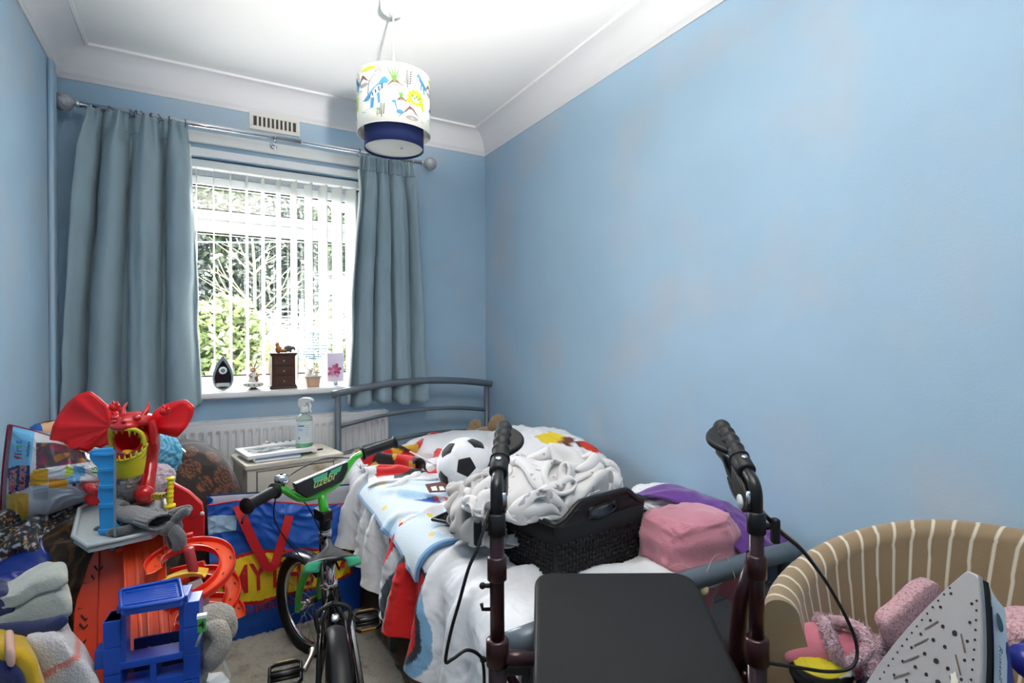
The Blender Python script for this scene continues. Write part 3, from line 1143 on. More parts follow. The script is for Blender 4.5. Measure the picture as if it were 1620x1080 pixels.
# ================================================================ RADIATOR
RX0, RX1, RZ0, RZ1, RY = -0.30, 0.895, 0.22, 0.800, 2.905
rad = thing('radiator', 'white ribbed panel radiator under the window', 'radiator', ((RX0 + RX1) / 2, RY + .03, RZ0))
m_rad = M('radiator_enamel', (222, 222, 224), 0.35, coat=0.2)
def radf(u, w):
    x = RX0 + 0.010 + (RX1 - RX0 - 0.02) * u
    z = RZ0 + 0.010 + (RZ1 - RZ0 - 0.02) * w
    ribs = 34
    t = (u * ribs) % 1.0
    prof = sstep(0.10, 0.22, t) * (1 - sstep(0.62, 0.74, t))
    m = sstep(0.035, 0.055, w) * (1 - sstep(0.915, 0.935, w))
    return V((x, RY - 0.000 - 0.0 + 0.010 * prof * m - 0.0, z))
r = MB().grid(radf, 34 * 12, 60)
r.obj('front_panel', m_rad, rad, solid=0.0015)
MB().box(((RX0 + RX1) / 2, RY + 0.062, (RZ0 + RZ1) / 2), (RX1 - RX0 - .02, 0.010, RZ1 - RZ0 - .03)).obj('back_panel', m_rad, rad, smooth=False)
MB().box((RX0 + 0.005, RY + 0.032, (RZ0 + RZ1) / 2), (0.010, 0.068, RZ1 - RZ0)).box((RX1 - 0.005, RY + 0.032, (RZ0 + RZ1) / 2), (0.010, 0.068, RZ1 - RZ0)).obj('side_cover', m_rad, rad, smooth=False, bevel=0.003)
tg = MB().box(((RX0 + RX1) / 2, RY + 0.001, RZ1 - 0.003), (RX1 - RX0, 0.008, 0.010)).box(((RX0 + RX1) / 2, RY + 0.064, RZ1 - 0.003), (RX1 - RX0, 0.008, 0.010))
for k in range(60):
    tg.box((RX0 + 0.02 + (RX1 - RX0 - .04) * k / 59, RY + 0.032, RZ1 - 0.004), (0.004, 0.062, 0.003))
tg.obj('top_grille', m_rad, rad, smooth=False)
MB().cyl((RX1 - 0.2, RY + 0.06, RZ0 + .1), (RX1 - 0.2, 2.998, RZ0 + .1), 0.012).cyl((RX0 + 0.2, RY + 0.06, RZ0 + .1), (RX0 + 0.2, 2.998, RZ0 + .1), 0.012).cyl((RX1 - .03, RY + .03, RZ0 + .02), (RX1 - .03, RY + .03, 0.0), .0075).cyl((RX0 + .03, RY + .03, RZ0 + .02), (RX0 + .03, RY + .03, 0.0), .0075).obj('pipe', m_white, rad)
# ================================================================ BEDSIDE CABINET
m_cab = M('worn_cream_paint', (206, 200, 184), 0.55, c2=(168, 152, 122), mask=('noise', 9.0, 0.60, 0.72), bump=0.05, bscale=80)
cab = thing('bedside_cabinet', 'small worn cream painted bedside cabinet in front of the radiator', 'cabinet', (0.350, 2.690, 0), math.radians(8))
CW, CD, CH = 0.41, 0.29, 0.66
def cb(c, s, name, mat=None, **k):
    return MB().box(c, s).obj(name, mat or m_cab, cab, smooth=False, local=True, bevel=k.pop('bevel', 0.003), **k)
cb((-CW / 2 + 0.011, 0, 0.36), (0.018, CD - .01, 0.58), 'side_panel')
cb((CW / 2 - 0.011, 0, 0.36), (0.018, CD - .01, 0.58), 'side_panel')
cb((0, CD / 2 - .01, 0.36), (CW - .03, 0.012, 0.56), 'back_panel')
cb((0, 0, CH - 0.011), (CW + 0.012, CD + 0.012, 0.022), 'cabinet_top', bevel=0.005)
m = MB()
for x in (-1, 1):
    m.box((x * (CW / 2 - 0.020), -CD / 2 + 0.012, 0.35), (0.036, 0.018, 0.575))
m.box((0, -CD / 2 + 0.012, 0.632), (CW - .04, 0.018, 0.012)).box((0, -CD / 2 + 0.012, 0.490), (CW - .04, 0.018, 0.012)).box((0, -CD / 2 + 0.012, 0.095), (CW - .04, 0.018, 0.06))
m.obj('face_frame', m_cab, cab, smooth=False, local=True, bevel=0.002)
dr = MB().box((0, -CD / 2 + 0.012, 0.560), (CW - 0.084, 0.022, 0.124)).obj('drawer', m_cab, cab, smooth=False, local=True, bevel=0.003)
MB().lathe([(0.007, 0), (0.007, 0.008), (0.013, 0.012), (0.017, 0.019), (0.015, 0.027), (0.008, 0.031)], (0.012, -CD / 2 + 0.0, 0.560), axis=V((0, -1, 0)), n=24).obj('knob', m_cab, dr, local=True)
MB().box((0, -CD / 2 + 0.10, 0.30), (CW - .05, 0.010, 0.36)).obj('shelf_back', M('cabinet_inside', (96, 98, 104), 0.8), cab, smooth=False, local=True)
for x in (-1, 1):
    for y in (-1, 1):
        MB().box((x * (CW / 2 - .03), y * (CD / 2 - .03), 0.035), (0.035, 0.035, 0.07)).obj('leg', m_cab, cab, smooth=False, local=True)
cw_ = lambda x, y, z: L2W(cab, (x, y, z))
# framed tray / picture lying flat on a blue book
ZT = CH + 0.0005
bk = thing('blue_book', 'thin blue book lying under the white picture frame on the cabinet', 'book', cw_(-0.07, -0.06, ZT), math.radians(6))
MB().box((0, 0, 0.007), (0.19, 0.14, 0.014)).obj('cover', M('book_blue', (58, 96, 138), 0.5), bk, smooth=False, local=True, bevel=0.001)
MB().box((-0.002, -0.002, 0.007), (0.187, 0.138, 0.009)).obj('pages', m_white, bk, smooth=False, local=True)
fr = thing('picture_frame', 'white picture frame lying face up on the bedside cabinet', 'picture frame', cw_(-0.05, 0.0, ZT + 0.0145), math.radians(10))
m = MB()
m.box((0, -0.095, 0.009), (0.30, 0.03, 0.018)).box((0, 0.095, 0.009), (0.30, 0.03, 0.018)).box((-0.135, 0, 0.009), (0.03, 0.16, 0.018)).box((0.135, 0, 0.009), (0.03, 0.16, 0.018))
m.obj('frame', m_white, fr, smooth=False, local=True, bevel=0.003)
MB().box((0, 0, 0.005), (0.25, 0.17, 0.008)).obj('picture', M('picture_dark', (70, 78, 84), 0.3, c2=(196, 200, 200), mask=('noise', 22, .45, .6)), fr, smooth=False, local=True)
rc = thing('white_remote', 'white plastic controller with small dark buttons lying behind the bottle', 'remote', cw_(0.0, 0.125, ZT), math.radians(6))
MB().box((0, 0, 0.017), (0.16, 0.045, 0.034)).obj('casing', m_plastic_w, rc, smooth=False, local=True, bevel=0.008)
for k in range(4):
    MB().lathe([(0.006, 0), (0.006, 0.003)], (-0.05 + k * 0.032, 0, 0.033), n=12).obj('button', m_black, rc, smooth=False, local=True)
tag(MB().ell(cw_(-0.165, -0.11, ZT + 0.008), 0.008, 16, 10).obj('white_bead', m_white), 'tiny white round bead at the front left corner of the cabinet top', 'bead')
tag(MB().ell(cw_(-0.06, 0.125, ZT + 0.041), (0.010, 0.008, 0.007), 16, 10).obj('cream_button', M('cream', (226, 220, 200), .5)), 'small cream bottle cap lying by the white remote', 'cap')
tag(MB().box(cw_(0.14, -0.02, ZT + 0.003), (0.030, 0.012, 0.006), rot=.3).obj('hair_clip', m_black, smooth=False, bevel=.001), 'tiny black hair clip on the right of the cabinet top', 'clip')

# spray bottle
sb = thing('spray_bottle', 'clear trigger spray bottle with green liquid and white head', 'bottle', cw_(0.063, -0.045, ZT))
q = L2W(sb, (0, 0, 0))
m_clear = glass_mat('clear_plastic', (236, 246, 240), 0.05, 0.08)
MB().lathe([(0.030, 0.0), (0.036, 0.004), (0.037, 0.012), (0.037, 0.155), (0.034, 0.170), (0.016, 0.182), (0.013, 0.186), (0.013, 0.195)], q, n=32).obj('bottle_body', m_clear, sb)
MB().lathe([(0.028, 0.003), (0.0345, 0.008), (0.0345, 0.055), (0.0, 0.055)], q, n=32, capt=False).obj('liquid', M('green_liquid', (120, 200, 150), 0.15, alpha=0.78), sb)
MB().lathe([(0.0372, 0.050), (0.0376, 0.052), (0.0376, 0.150), (0.0372, 0.152)], q, n=32, capb=False, capt=False).obj('label', M('bottle_label', (232, 238, 240), 0.4, alpha=0.85), sb)
m_lb = M('label_blue', (70, 150, 190), 0.5)
sba = math.atan2(-q.y, -q.x)
def on_b(x, y, h):
    a = sba + x / 0.038
    return V((q.x + (0.0378 + h) * math.cos(a), q.y + (0.0378 + h) * math.sin(a), q.z + y))
mb = MB()
for (x0, y0, w_, h_) in ((-0.030, 0.128, 0.030, 0.007), (-0.030, 0.116, 0.022, 0.002), (-0.030, 0.110, 0.024, 0.002), (-0.028, 0.070, 0.008, 0.012), (0.004, 0.132, 0.022, 0.0015), (0.004, 0.122, 0.020, 0.0015), (0.004, 0.112, 0.022, 0.0015), (0.004, 0.102, 0.018, 0.0015), (0.004, 0.092, 0.021, 0.0015), (0.004, 0.082, 0.019, 0.0015)):
    n_ = 6
    mb.add([on_b(x0 + w_ * k / n_, y0 + dy, .0004) for dy in (0, h_) for k in range(n_ + 1)], [(k, k + 1, n_ + 2 + k, n_ + 1 + k) for k in range(n_)])
mb.obj('label_print', m_lb, sb, smooth=False)
MB().lathe([(0.017, 0), (0.018, 0.002), (0.018, 0.022), (0.013, 0.030)], q + V((0, 0, 0.190)), n=28).obj('collar', m_plastic_w, sb)
e1 = V((0.78, -0.62, 0))
e2 = V((0, 0, 1))
prof = [(-0.020, 0.214), (-0.026, 0.235), (-0.022, 0.252), (0.0, 0.260), (0.030, 0.258), (0.034, 0.254), (0.034, 0.240), (0.026, 0.236), (0.014, 0.236), (0.012, 0.214)]
nn = e1.cross(e2)
MB().prism([q + e1 * a + e2 * b + nn * 0.013 for a, b in prof], nn * -0.026).obj('spray_head', m_plastic_w, sb, smooth=True, bevel=0.006)
MB().tube(spline([q + e1 * 0.018 + e2 * 0.238, q + e1 * 0.030 + e2 * 0.222, q + e1 * 0.028 + e2 * 0.203, q + e1 * 0.036 + e2 * 0.190], 5), [0.006, 0.004], 8, flat=1.0).obj('trigger', m_plastic_w, sb)
MB().lathe([(0.007, 0), (0.007, 0.010), (0.004, 0.013)], q + e1 * 0.034 + e2 * 0.247, axis=e1, n=16).obj('nozzle', m_plastic_w, sb)

# ================================================================ THINGS ON THE WINDOW SILL
def sill_pt(u, v, y=2.985):
    p = on_y(u, v, y)
    return V((p.x, y, ZS))
# teardrop trophy
p = sill_pt(353, 610, 3.0)
tr_ = thing('teardrop_trophy', 'black and silver teardrop shaped award standing on the window sill', 'trophy', p, math.radians(-4))
def drop(s, y, z0=0.0):
    pts = []
    for k in range(48):
        a = 2 * PI * k / 48
        # 0 bottom
        x = math.sin(a) * (0.5 * (1 + math.cos(a))) ** 0.45 * 1.0
        z = -math.cos(a)
        pts.append((x * 0.058 * s, y, z0 + (z + 1) / 2 * 0.172 * s))
    return pts
MB().prism(drop(1.0, 0.0), (0, 0.022, 0)).obj('frame', M('silver_blue', (146, 160, 172), 0.3, metal=0.5), tr_, smooth=True, local=True, bevel=0.002)
MB().prism(drop(0.80, -0.003, 0.010), (0, 0.010, 0)).obj('face', M('gloss_black', (16, 16, 18), 0.2), tr_, smooth=True, local=True, bevel=0.001)
bd = MB().lathe([(0.0, 0), (0.018, 0), (0.018, 0.004), (0.015, 0.005), (0, 0.005)], (0, -0.003, 0.098), axis=V((0, -1, 0)), n=28, capb=False, capt=False).obj('badge', m_white, tr_, local=True, angle=40)
MB().lathe([(0.0, 0), (0.010, 0), (0.010, 0.001), (0, 0.001)], (0, -0.008, 0.098), axis=V((0, -1, 0)), n=20, capb=False, capt=False).obj('badge_centre', M('badge_grey', (120, 124, 140), .5), bd, local=True)
MB().box((0, -0.0045, 0.028), (0.058, 0.003, 0.018)).obj('name_plate', M('plate', (206, 206, 198), 0.35, metal=0.2), tr_, smooth=False, local=True)

# rabbit figurine on a round music box
p = sill_pt(401, 612, 2.985)
rb = thing('rabbit_figurine', 'small brown rabbit figurine on a white painted round base', 'figurine', p)
m_porc = M('porcelain', (232, 228, 222), 0.25, coat=0.4)
m_rab = M('rabbit_brown', (176, 128, 100), 0.6)
MB().lathe([(0.022, 0), (0.024, 0.003), (0.014, 0.007), (0.012, 0.010)], p, n=28).obj('foot', M('bronze', (120, 84, 56), .4, metal=.4), rb)
MB().lathe([(0.024, 0.010), (0.040, 0.013), (0.042, 0.017), (0.042, 0.032), (0.038, 0.036), (0.0, 0.037)], p, n=36, capt=False).obj('base', m_porc, rb)
mb = MB()
for k in range(9):
    a = -PI / 2 + (k - 4) * 0.55
    c = p + V((0.0425 * math.cos(a), 0.0425 * math.sin(a), 0.024))
    mb.ell(c, (0.004, 0.004, 0.005), 8, 6)
mb.obj('painted_leaf', M('sprig_green', (96, 116, 84), .5), rb)
MB().lathe([(0.024, 0.036), (0.025, 0.045), (0.019, 0.065), (0.013, 0.082), (0.010, 0.088)], p, n=24).obj('dress', m_porc, rb)
MB().ell(p + V((-0.002, -0.004, 0.098)), (0.013, 0.015, 0.014), 18, 12).ell(p + V((-0.003, -0.017, 0.095)), (0.006, 0.008, 0.006), 12, 8).obj('head', m_rab, rb)
for s in (-1, 1):
    MB().ell(p + V((s * 0.007, 0.004, 0.118)), (0.004, 0.003, 0.016), 12, 10, rot=Matrix.Rotation(s * 0.35, 3, 'Y')).obj('ear', m_rab, rb)
    MB().tube(spline([p + V((s * 0.012, 0, 0.080)), p + V((s * 0.020, -0.012, 0.068)), p + V((s * 0.008, -0.022, 0.062))], 4), [0.005, 0.004], 8).obj('arm', m_rab, rb)
MB().ell(p + V((0.010, -0.018, 0.050)), (0.010, 0.006, 0.014), 14, 8).obj('apron', M('apron_brown', (150, 96, 74), .6), rb)

# miniature chest of drawers
p = sill_pt(447, 612, 2.99)
mc = thing('miniature_chest', 'dark wooden miniature chest of three drawers on the window sill', 'jewellery box', p, math.radians(2))
m_dw = M('dark_wood', (74, 42, 28), 0.4, var=0.25, vscale=20, stretch=(1, 1, 6), coat=0.2)
W_, D_, H_ = 0.118, 0.075, 0.180
MB().box((0, 0, H_ / 2), (W_ - 0.006, D_, H_ - 0.03)).obj('carcass', m_dw, mc, smooth=False, local=True)
for z, k in ((H_ - 0.004, 0.014), (0.004, 0.014)):
    MB().box((0, 0, z), (W_ + k, D_ + k, 0.008)).box((0, 0, z + (-0.008 if z > .1 else 0.008)), (W_ + k * .4, D_ + k * .4, 0.008)).obj('moulding', m_dw, mc, smooth=False, local=True, bevel=0.0015)
for k in range(3):
    dd = MB().box((0, -D_ / 2 - 0.001, 0.037 + k * 0.0515), (W_ - 0.026, 0.008, 0.045)).obj('drawer', m_dw, mc, smooth=False, local=True, bevel=0.002)
    MB().ell((0, -D_ / 2 - 0.010, 0.037 + k * 0.0515), 0.005, 14, 10).obj('knob', M('brass', (186, 160, 110), .35, metal=.8), dd, local=True)
top = p + V((0, 0, H_ + 0.001))
g1 = thing('squirrel_figurine', 'small golden brown animal figurine sitting on the miniature chest', 'figurine', top + V((-0.018, 0, 0)))
m_gold = M('golden_brown', (172, 112, 54), 0.55, var=.2, vscale=60)
c = top + V((-0.018, 0, 0))
MB().ell(c + V((0, 0, 0.017)), (0.017, 0.015, 0.019), 18, 12).ell(c + V((0.02, -.004, 0.010)), (0.016, 0.011, 0.010), 16, 10).obj('body', m_gold, g1)
MB().ell(c + V((-0.006, 0, 0.041)), (0.011, 0.012, 0.011), 16, 10).ell(c + V((-0.010, -.003, 0.052)), (0.003, 0.003, 0.005), 8, 6).ell(c + V((-0.001, -.003, 0.052)), (0.003, 0.003, 0.005), 8, 6).obj('head', m_gold, g1)
g2 = thing('badger_figurine', 'small dark grey curled animal figurine beside the golden one', 'figurine', top + V((0.030, 0.008, 0)))
c = top + V((0.030, 0.010, 0))
m_gr = M('badger_grey', (92, 92, 96), 0.55, var=.25, vscale=80)
MB().ell(c + V((0, 0, 0.021)), (0.022, 0.013, 0.017), 18, 12).obj('body', m_gr, g2)
MB().ell(c + V((0.020, -.008, 0.025)), (0.010, 0.010, 0.010), 14, 10).ell(c + V((0.029, -.010, 0.018)), (0.005, 0.005, 0.009), 10, 8).obj('head', m_gr, g2)
mb = MB()
for x in (-0.012, 0.012):
    mb.cyl(c + V((x, -.004, 0)), c + V((x, -.004, 0.016)), 0.005, 0.006, n=10)
mb.obj('legs', m_gr, g2)

# hot-air-balloon ornament
p = sill_pt(495, 609, 2.985)
ba = thing('balloon_basket', 'wicker-effect basket hanging from a clear wire balloon on the sill', 'ornament', p)
m_bas = M('peach_basket', (214, 172, 138), 0.6, bump=.3, bscale=150)
MB().grid(lambda u, w: (p + V((math.copysign(min(abs(1.25 * math.cos(2 * PI * u)), 1), math.cos(2 * PI * u)) * (0.030 + 0.006 * w), math.copysign(min(abs(1.25 * math.sin(2 * PI * u)), 1), math.sin(2 * PI * u)) * (0.024 + 0.005 * w), 0.052 * w + .0006))), 48, 8, closed=True).add([p + V((x, y, .001)) for x, y in ((-.03, -.024), (.03, -.024), (.03, .024), (-.03, .024))], [(0, 1, 2, 3)]).obj('basket', m_bas, ba, solid=0.002)
MB().tube([p + V((math.copysign(min(abs(1.25 * math.cos(2 * PI * k / 40)), 1), math.cos(2 * PI * k / 40)) * 0.039, math.copysign(min(abs(1.25 * math.sin(2 * PI * k / 40)), 1), math.sin(2 * PI * k / 40)) * 0.031, 0.053)) for k in range(40)], 0.005, 8, closed=True).obj('basket_rim', M('pale_cord', (206, 214, 212), .7, bump=.5, bscale=300), ba)
bc = p + V((0.006, 0, 0.215))
m_wire = M('brass_wire', (170, 140, 96), .4, metal=.6)
for k in range(4):
    a = PI / 4 + k * PI / 2
    MB().tube([p + V((0.036 * math.cos(a), 0.028 * math.sin(a), 0.055)), bc + V((0.066 * math.cos(a), 0.05 * math.sin(a), -0.036))], 0.0016, 6).obj('rope', m_wire, ba)
m_bw = M('pale_blue_ribbon', (84, 140, 178), .6)
for k in range(6):
    a = k * PI / 6
    MB().tube([bc + V((0.066 * math.cos(a) * math.sin(t), 0.055 * math.sin(a) * math.sin(t), 0.072 * math.cos(t))) for t in [2 * PI * j / 32 for j in range(32)]], 0.0010, 5, closed=True).obj('balloon_wire', m_white, ba)
mb = MB()
for k in range(1, 14):
    t = PI * k / 14
    rr_ = math.sin(t)
    mb.tube([bc + V((0.0665 * rr_ * math.cos(a), 0.0555 * rr_ * math.sin(a), 0.072 * math.cos(t))) for a in [2 * PI * j / 30 for j in range(30)]], 0.0019, 5, closed=True)
tag(mb.obj('woven_ribbon', m_bw, ba), kind='stuff')
for i, (dx, nm) in enumerate(((-0.012, 'teddy_ornament'), (0.016, 'teddy_ornament'))):
    c = p + V((dx, -0.004, 0.056 + 0.006 * (1 - i)))
    te = thing(nm, ['left of the two tiny cream bears sitting in the balloon basket', 'right of the two tiny cream bears sitting in the balloon basket'][i], 'figurine', c)
    mt = M('cream_bear', (222, 210, 192), .8)
    MB().ell(c + V((0, 0, 0.002)), (0.011, 0.010, 0.013), 14, 10).obj('body', mt, te)
    MB().ell(c + V((0, -.002, 0.021)), (0.011, 0.011, 0.010), 14, 10).ell(c + V((0, -.012, 0.018)), (0.005, 0.004, 0.004), 10, 8).obj('head', mt, te)
    for s in (-1, 1):
        MB().ell(c + V((s * 0.008, 0, 0.031)), (0.004, 0.003, 0.004), 10, 8).obj('ear', M('bear_ear', (70, 58, 52) if i == 0 else (214, 190, 170), .8) if i == 0 and s > 0 else mt, te)

# pink flower block
p = sill_pt(531, 604, 2.99)
pk = thing('flower_photo_block', 'clear upright photo block printed with a pink flower', 'ornament', p + V((0, 0, 0)))
MB().box(p + V((0, 0.005, 0.098)), (0.085, 0.014, 0.155)).obj('block', M('pale_pink_print', (226, 206, 222), 0.15, coat=.5), pk, smooth=False, bevel=.002)
MB().box(p + V((0, 0.005, 0.010)), (0.022, 0.018, 0.020)).obj('stand', m_chrome, pk, smooth=False, bevel=.002)
fl_fn = lambda x, y, h: p + V((x, -0.0025 - h, 0.098 + y))
for k in range(13):
    a = k * 2.4
    r_ = 0.0045 * math.sqrt(k)
    decal(blob(-.004 + r_ * 2.0 * math.cos(a), -.018 + r_ * 1.9 * math.sin(a), .012, .009, 12, rot=a, seed=k), fl_fn, M('petal_%d' % (k % 3), ((196, 96, 134), (216, 140, 170), (176, 70, 104))[k % 3], .5), pk, 'petal', depth=0.0006 + k * 0.00004)

# ================================================================ BED
BX0, BX1, BY0, BY1 = 0.615, 1.482, 0.955, 2.86
bed = thing('single_bed', 'grey tubular metal single bed with arched head rails by the right wall', 'bed', ((BX0 + BX1) / 2, (BY0 + BY1) / 2, 0))
for x in (BX0, BX1):
    MB().cyl((x, BY1, 0.0), (x, BY1, 0.905), 0.0165).obj('head_post', m_grey_metal, bed)
def arch(z0, z1, peak, y, r, x0=BX0, x1=BX1, over=0.0, side=0):
    pts = []
    for k in range(25):
        t = k / 24
        x = x0 - over + (x1 - x0 + 2 * over) * t
        pts.append((x, y, z0 + (z1 - z0) * t + peak * 4 * t * (1 - t)))
    return MB().tube(pts, r, 14)
arch(0.905, 0.918, 0.045, BY1, 0.0195, over=0.030).obj('top_rail', m_grey_metal, bed)
arch(0.735, 0.765, 0.045, BY1, 0.0115).obj('head_rail', m_grey_metal, bed)
arch(0.585, 0.635, 0.045, BY1, 0.0115).obj('head_rail', m_grey_metal, bed)
arch(0.44, 0.48, 0.04, BY1, 0.0115).obj('head_rail', m_grey_metal, bed)
for x in (BX0 + .03, BX1 - .02):
    MB().cyl((x, BY0, 0.0), (x, BY0, 0.55), 0.0165).obj('foot_post', m_grey_metal, bed)
MB().tube([(BX0 - 0.075 + (BX1 - BX0 + 0.11) * k / 16, BY0, 0.556 + 0.012 * 4 * (k / 16) * (1 - k / 16)) for k in range(17)], 0.0265, 20).obj('foot_rail', m_grey_metal, bed)
MB().tube([(BX0 + 0.03 + (BX1 - BX0 - 0.05) * k / 16, BY0, 0.34) for k in range(17)], 0.011, 12).obj('lower_foot_rail', m_grey_metal, bed)
for x in (BX0 + 0.01, BX1 - 0.01):
    MB().box((x, (BY0 + BY1) / 2, 0.29), (0.022, BY1 - BY0, 0.045)).obj('side_rail', m_grey_metal, bed, smooth=False, bevel=0.003)
for x in (BX0 + 0.012, BX1 - 0.012):
    MB().box((x, 2.0, 0.14), (0.030, 0.030, 0.28)).obj('leg', M('leg_metal', (104, 108, 100), .45, metal=.3), bed, smooth=False, bevel=0.003)
MB().cyl((BX0 + .03, 2.0, 0.12), (BX1 - .02, 2.0, 0.12), 0.009).obj('cross_brace', m_grey_metal, bed)
for k in range(12):
    MB().box(((BX0 + BX1) / 2, BY0 + 0.1 + k * 0.165, 0.308), (BX1 - BX0 - 0.05, 0.06, 0.012)).obj('slat', M('slat_wood', (190, 170, 140), .6), bed, smooth=False)
mt = thing('mattress', 'pale grey mattress lying on the metal bed frame under the covers', 'mattress', ((BX0 + BX1) / 2, (BY0 + BY1) / 2, 0.316))
MB().box(((BX0 + BX1) / 2 + .005, (BY0 + BY1) / 2 + .005, 0.316 + 0.076), (BX1 - BX0 - 0.03, BY1 - BY0 - 0.06, 0.15)).obj('mattress_body', M('mattress_grey', (150, 152, 158), .8, bump=.1, bscale=60), mt, smooth=True, bevel=0.035, seg=4)
MB().tube([(x, y, 0.455) for x, y in ((BX0 + .03, BY0 + .045), (BX1 - .02, BY0 + .045), (BX1 - .02, BY1 - .04), (BX0 + .03, BY1 - .04))], 0.004, 6, closed=True).obj('piping', M('piping', (120, 124, 132), .7), mt)

# surface of the made bed: s across (0 at the near top edge, negative hanging down the side), y along
def bed_s(s, y):
    """returns point on the top of the covers and its outward normal"""
    r = 0.055
    zt = 0.515 + 0.035 * sstep(1.2, 2.0, y) + 0.03 * sstep(1.9, 2.5, y)
    x0 = BX0 - 0.020
    if s >= r * PI / 2:
        p, n = V((x0 + r + (s - r * PI / 2), y, zt)), V((0, 0, 1))
    elif s >= 0:
        a = s / r
        p = V((x0 + r - r * math.cos(a), y, zt - r + r * math.sin(a)))
        n = V((-math.cos(a), 0, math.sin(a)))
    else:
        k = -s
        p = V((x0 - 0.16 * k, y, zt - r - k * 0.985))
        n = V((-0.99, 0, 0.15))
    return p, n

def bed_print(s, y):
    """flat printed colours of the duvet cover: generic racing shapes on white"""
    c = (232, 232, 234)
    base = (225, 226, 230)
    # big red rounded shape with pale-blue surround hanging over the near side
    q = ((s + 0.055) / 0.115, (y - 1.58) / 0.165)
    rr = math.hypot(q[0], q[1] * (1 + 0.25 * q[0]))
    if rr < 1.0:
        c = (214, 34, 34)
        if q[1] > 0.60 and q[0] < 0.45:
            c = (232, 196, 60) if (q[0] - .1) ** 2 + (q[1] - .62) ** 2 < .02 else (150, 160, 170)
        if 0.90 < rr:
            c = (44, 48, 58)
    elif rr < 1.16 and s < 0.05:
        c = (70, 80, 92) if q[1] > 0 else (120, 164, 198)
    elif rr < 1.15 and s < 0.02 and q[1] < .0:
        c = (120, 164, 198)
    # small red flag up the side
    if abs(s - 0.03 + (y - 1.83) * 0.4) < 0.055 and abs(y - 1.83) < 0.05 + 0.3 * (s - 0.0):
        c = (206, 36, 44)
    # second print near the head: red with dark edge and yellow
    if y > 2.25:
        a, b = (s - 0.33), (y - 2.36)
        if abs(a) < 0.13 and abs(b + a * 0.3) < 0.045:
            c = (210, 36, 40) if b + a * .3 > -0.025 else (40, 40, 44)
    if y > 2.2:
        a, b = (s - 0.30), (y - 2.52)
        if abs(b) < 0.025 and abs(a) < .14 and math.sin(s * 90 + y * 40) > 0.0 and abs(math.sin(s * 55)) > .3:
            c = (44, 44, 48)
    return c if c != (232, 232, 234) else base

def bed_collide(lift, foot=True):
    def f(P, Q):
        r = np.float32(0.055 + lift)
        y = P[:, 1]
        zt = 0.515 + lift + 0.035 * np.clip((y - 1.2) / .8, 0, 1) + 0.03 * np.clip((y - 1.9) / .6, 0, 1)
        x0 = BX0 - 0.020 - lift
        qx, qz = x0 + r - P[:, 0], P[:, 2] - (zt - r)
        corner = (qx > 0) & (qz > 0)
        l = np.sqrt(qx * qx + qz * qz) + 1e-6
        m = corner & (l < r)
        P[m, 0] = x0 + r - qx[m] / l[m] * r
        P[m, 2] = (zt - r)[m] + qz[m] / l[m] * r
        t = (qx <= 0) & (P[:, 2] < zt)
        P[t, 2] = zt[t]
        sd_ = (qz <= 0) & (P[:, 0] > x0) & (P[:, 0] < x0 + .12)
        P[sd_, 0] = x0
        c = m | t | sd_
        P[c, 1] = P[c, 1] * .15 + Q[c, 1] * .85
        k = m | t
        P[k, 0] = P[k, 0] * .15 + Q[k, 0] * .85 if False else P[k, 0] * .3 + Q[k, 0] * .7
        w_ = P[:, 0] > XR - .022
        P[w_, 0] = XR - .022
        e_ = P[:, 1] > BY1 - .03
        P[e_, 1] = BY1 - .03
        return P
    return f

def upsample(P, k):
    """Catmull-Rom refinement of a grid by k along both axes"""
    def ax(A):
        n = A.shape[0]
        t = np.linspace(0, n - 1, (n - 1) * k + 1)
        i = np.minimum(t.astype(int), n - 2)
        f = (t - i)[:, None, None]
        p0, p1, p2, p3 = A[np.maximum(i - 1, 0)], A[i], A[i + 1], A[np.minimum(i + 2, n - 1)]
        return .5 * (2 * p1 + (p2 - p0) * f + (2 * p0 - 5 * p1 + 4 * p2 - p3) * f ** 2 + (3 * p1 - p0 - 3 * p2 + p3) * f ** 3)
    A = ax(P)
    return ax(A.transpose(1, 0, 2)).transpose(1, 0, 2)

def array_obj(P, name, mat, colfn=None, thick=.006):
    nx, ny, _ = P.shape
    mb = MB()
    cols = [colfn(i / (nx - 1), j / (ny - 1)) for i in range(nx) for j in range(ny)] if colfn else None
    mb.add([V(p) for p in P.reshape(-1, 3).tolist()], [(i * ny + j, (i + 1) * ny + j, (i + 1) * ny + j + 1, i * ny + j + 1) for i in range(nx - 1) for j in range(ny - 1)], cols)
    o = mb.obj(name, mat)
    md = o.modifiers.new('solid', 'SOLIDIFY')
    md.thickness = thick
    md.offset = 0
    return o

def bed_start(nx, ny, s0, s1, y0, y1, lift, wav, seed, corners=None):
    out = np.zeros((nx, ny, 3))
    for i in range(nx):
        for j in range(ny):
            u, w = i / (nx - 1), j / (ny - 1)
            if corners:
                a, b, c_, d = corners
                s = (a[0] * (1 - u) + b[0] * u) * (1 - w) + (d[0] * (1 - u) + c_[0] * u) * w
                y = (a[1] * (1 - u) + b[1] * u) * (1 - w) + (d[1] * (1 - u) + c_[1] * u) * w
            else:
                s, y = s0 + (s1 - s0) * u, y0 + (y1 - y0) * w
            p, n = bed_s(s, y)
            h = lift + wav * (0.55 + noise.noise(V((s * 6, y * 6, seed))) + .5 * noise.noise(V((s * 14, y * 14, seed + 2))))
            q = p + n * max(h, lift)
            out[i, j] = (q.x, q.y, q.z)
    return out

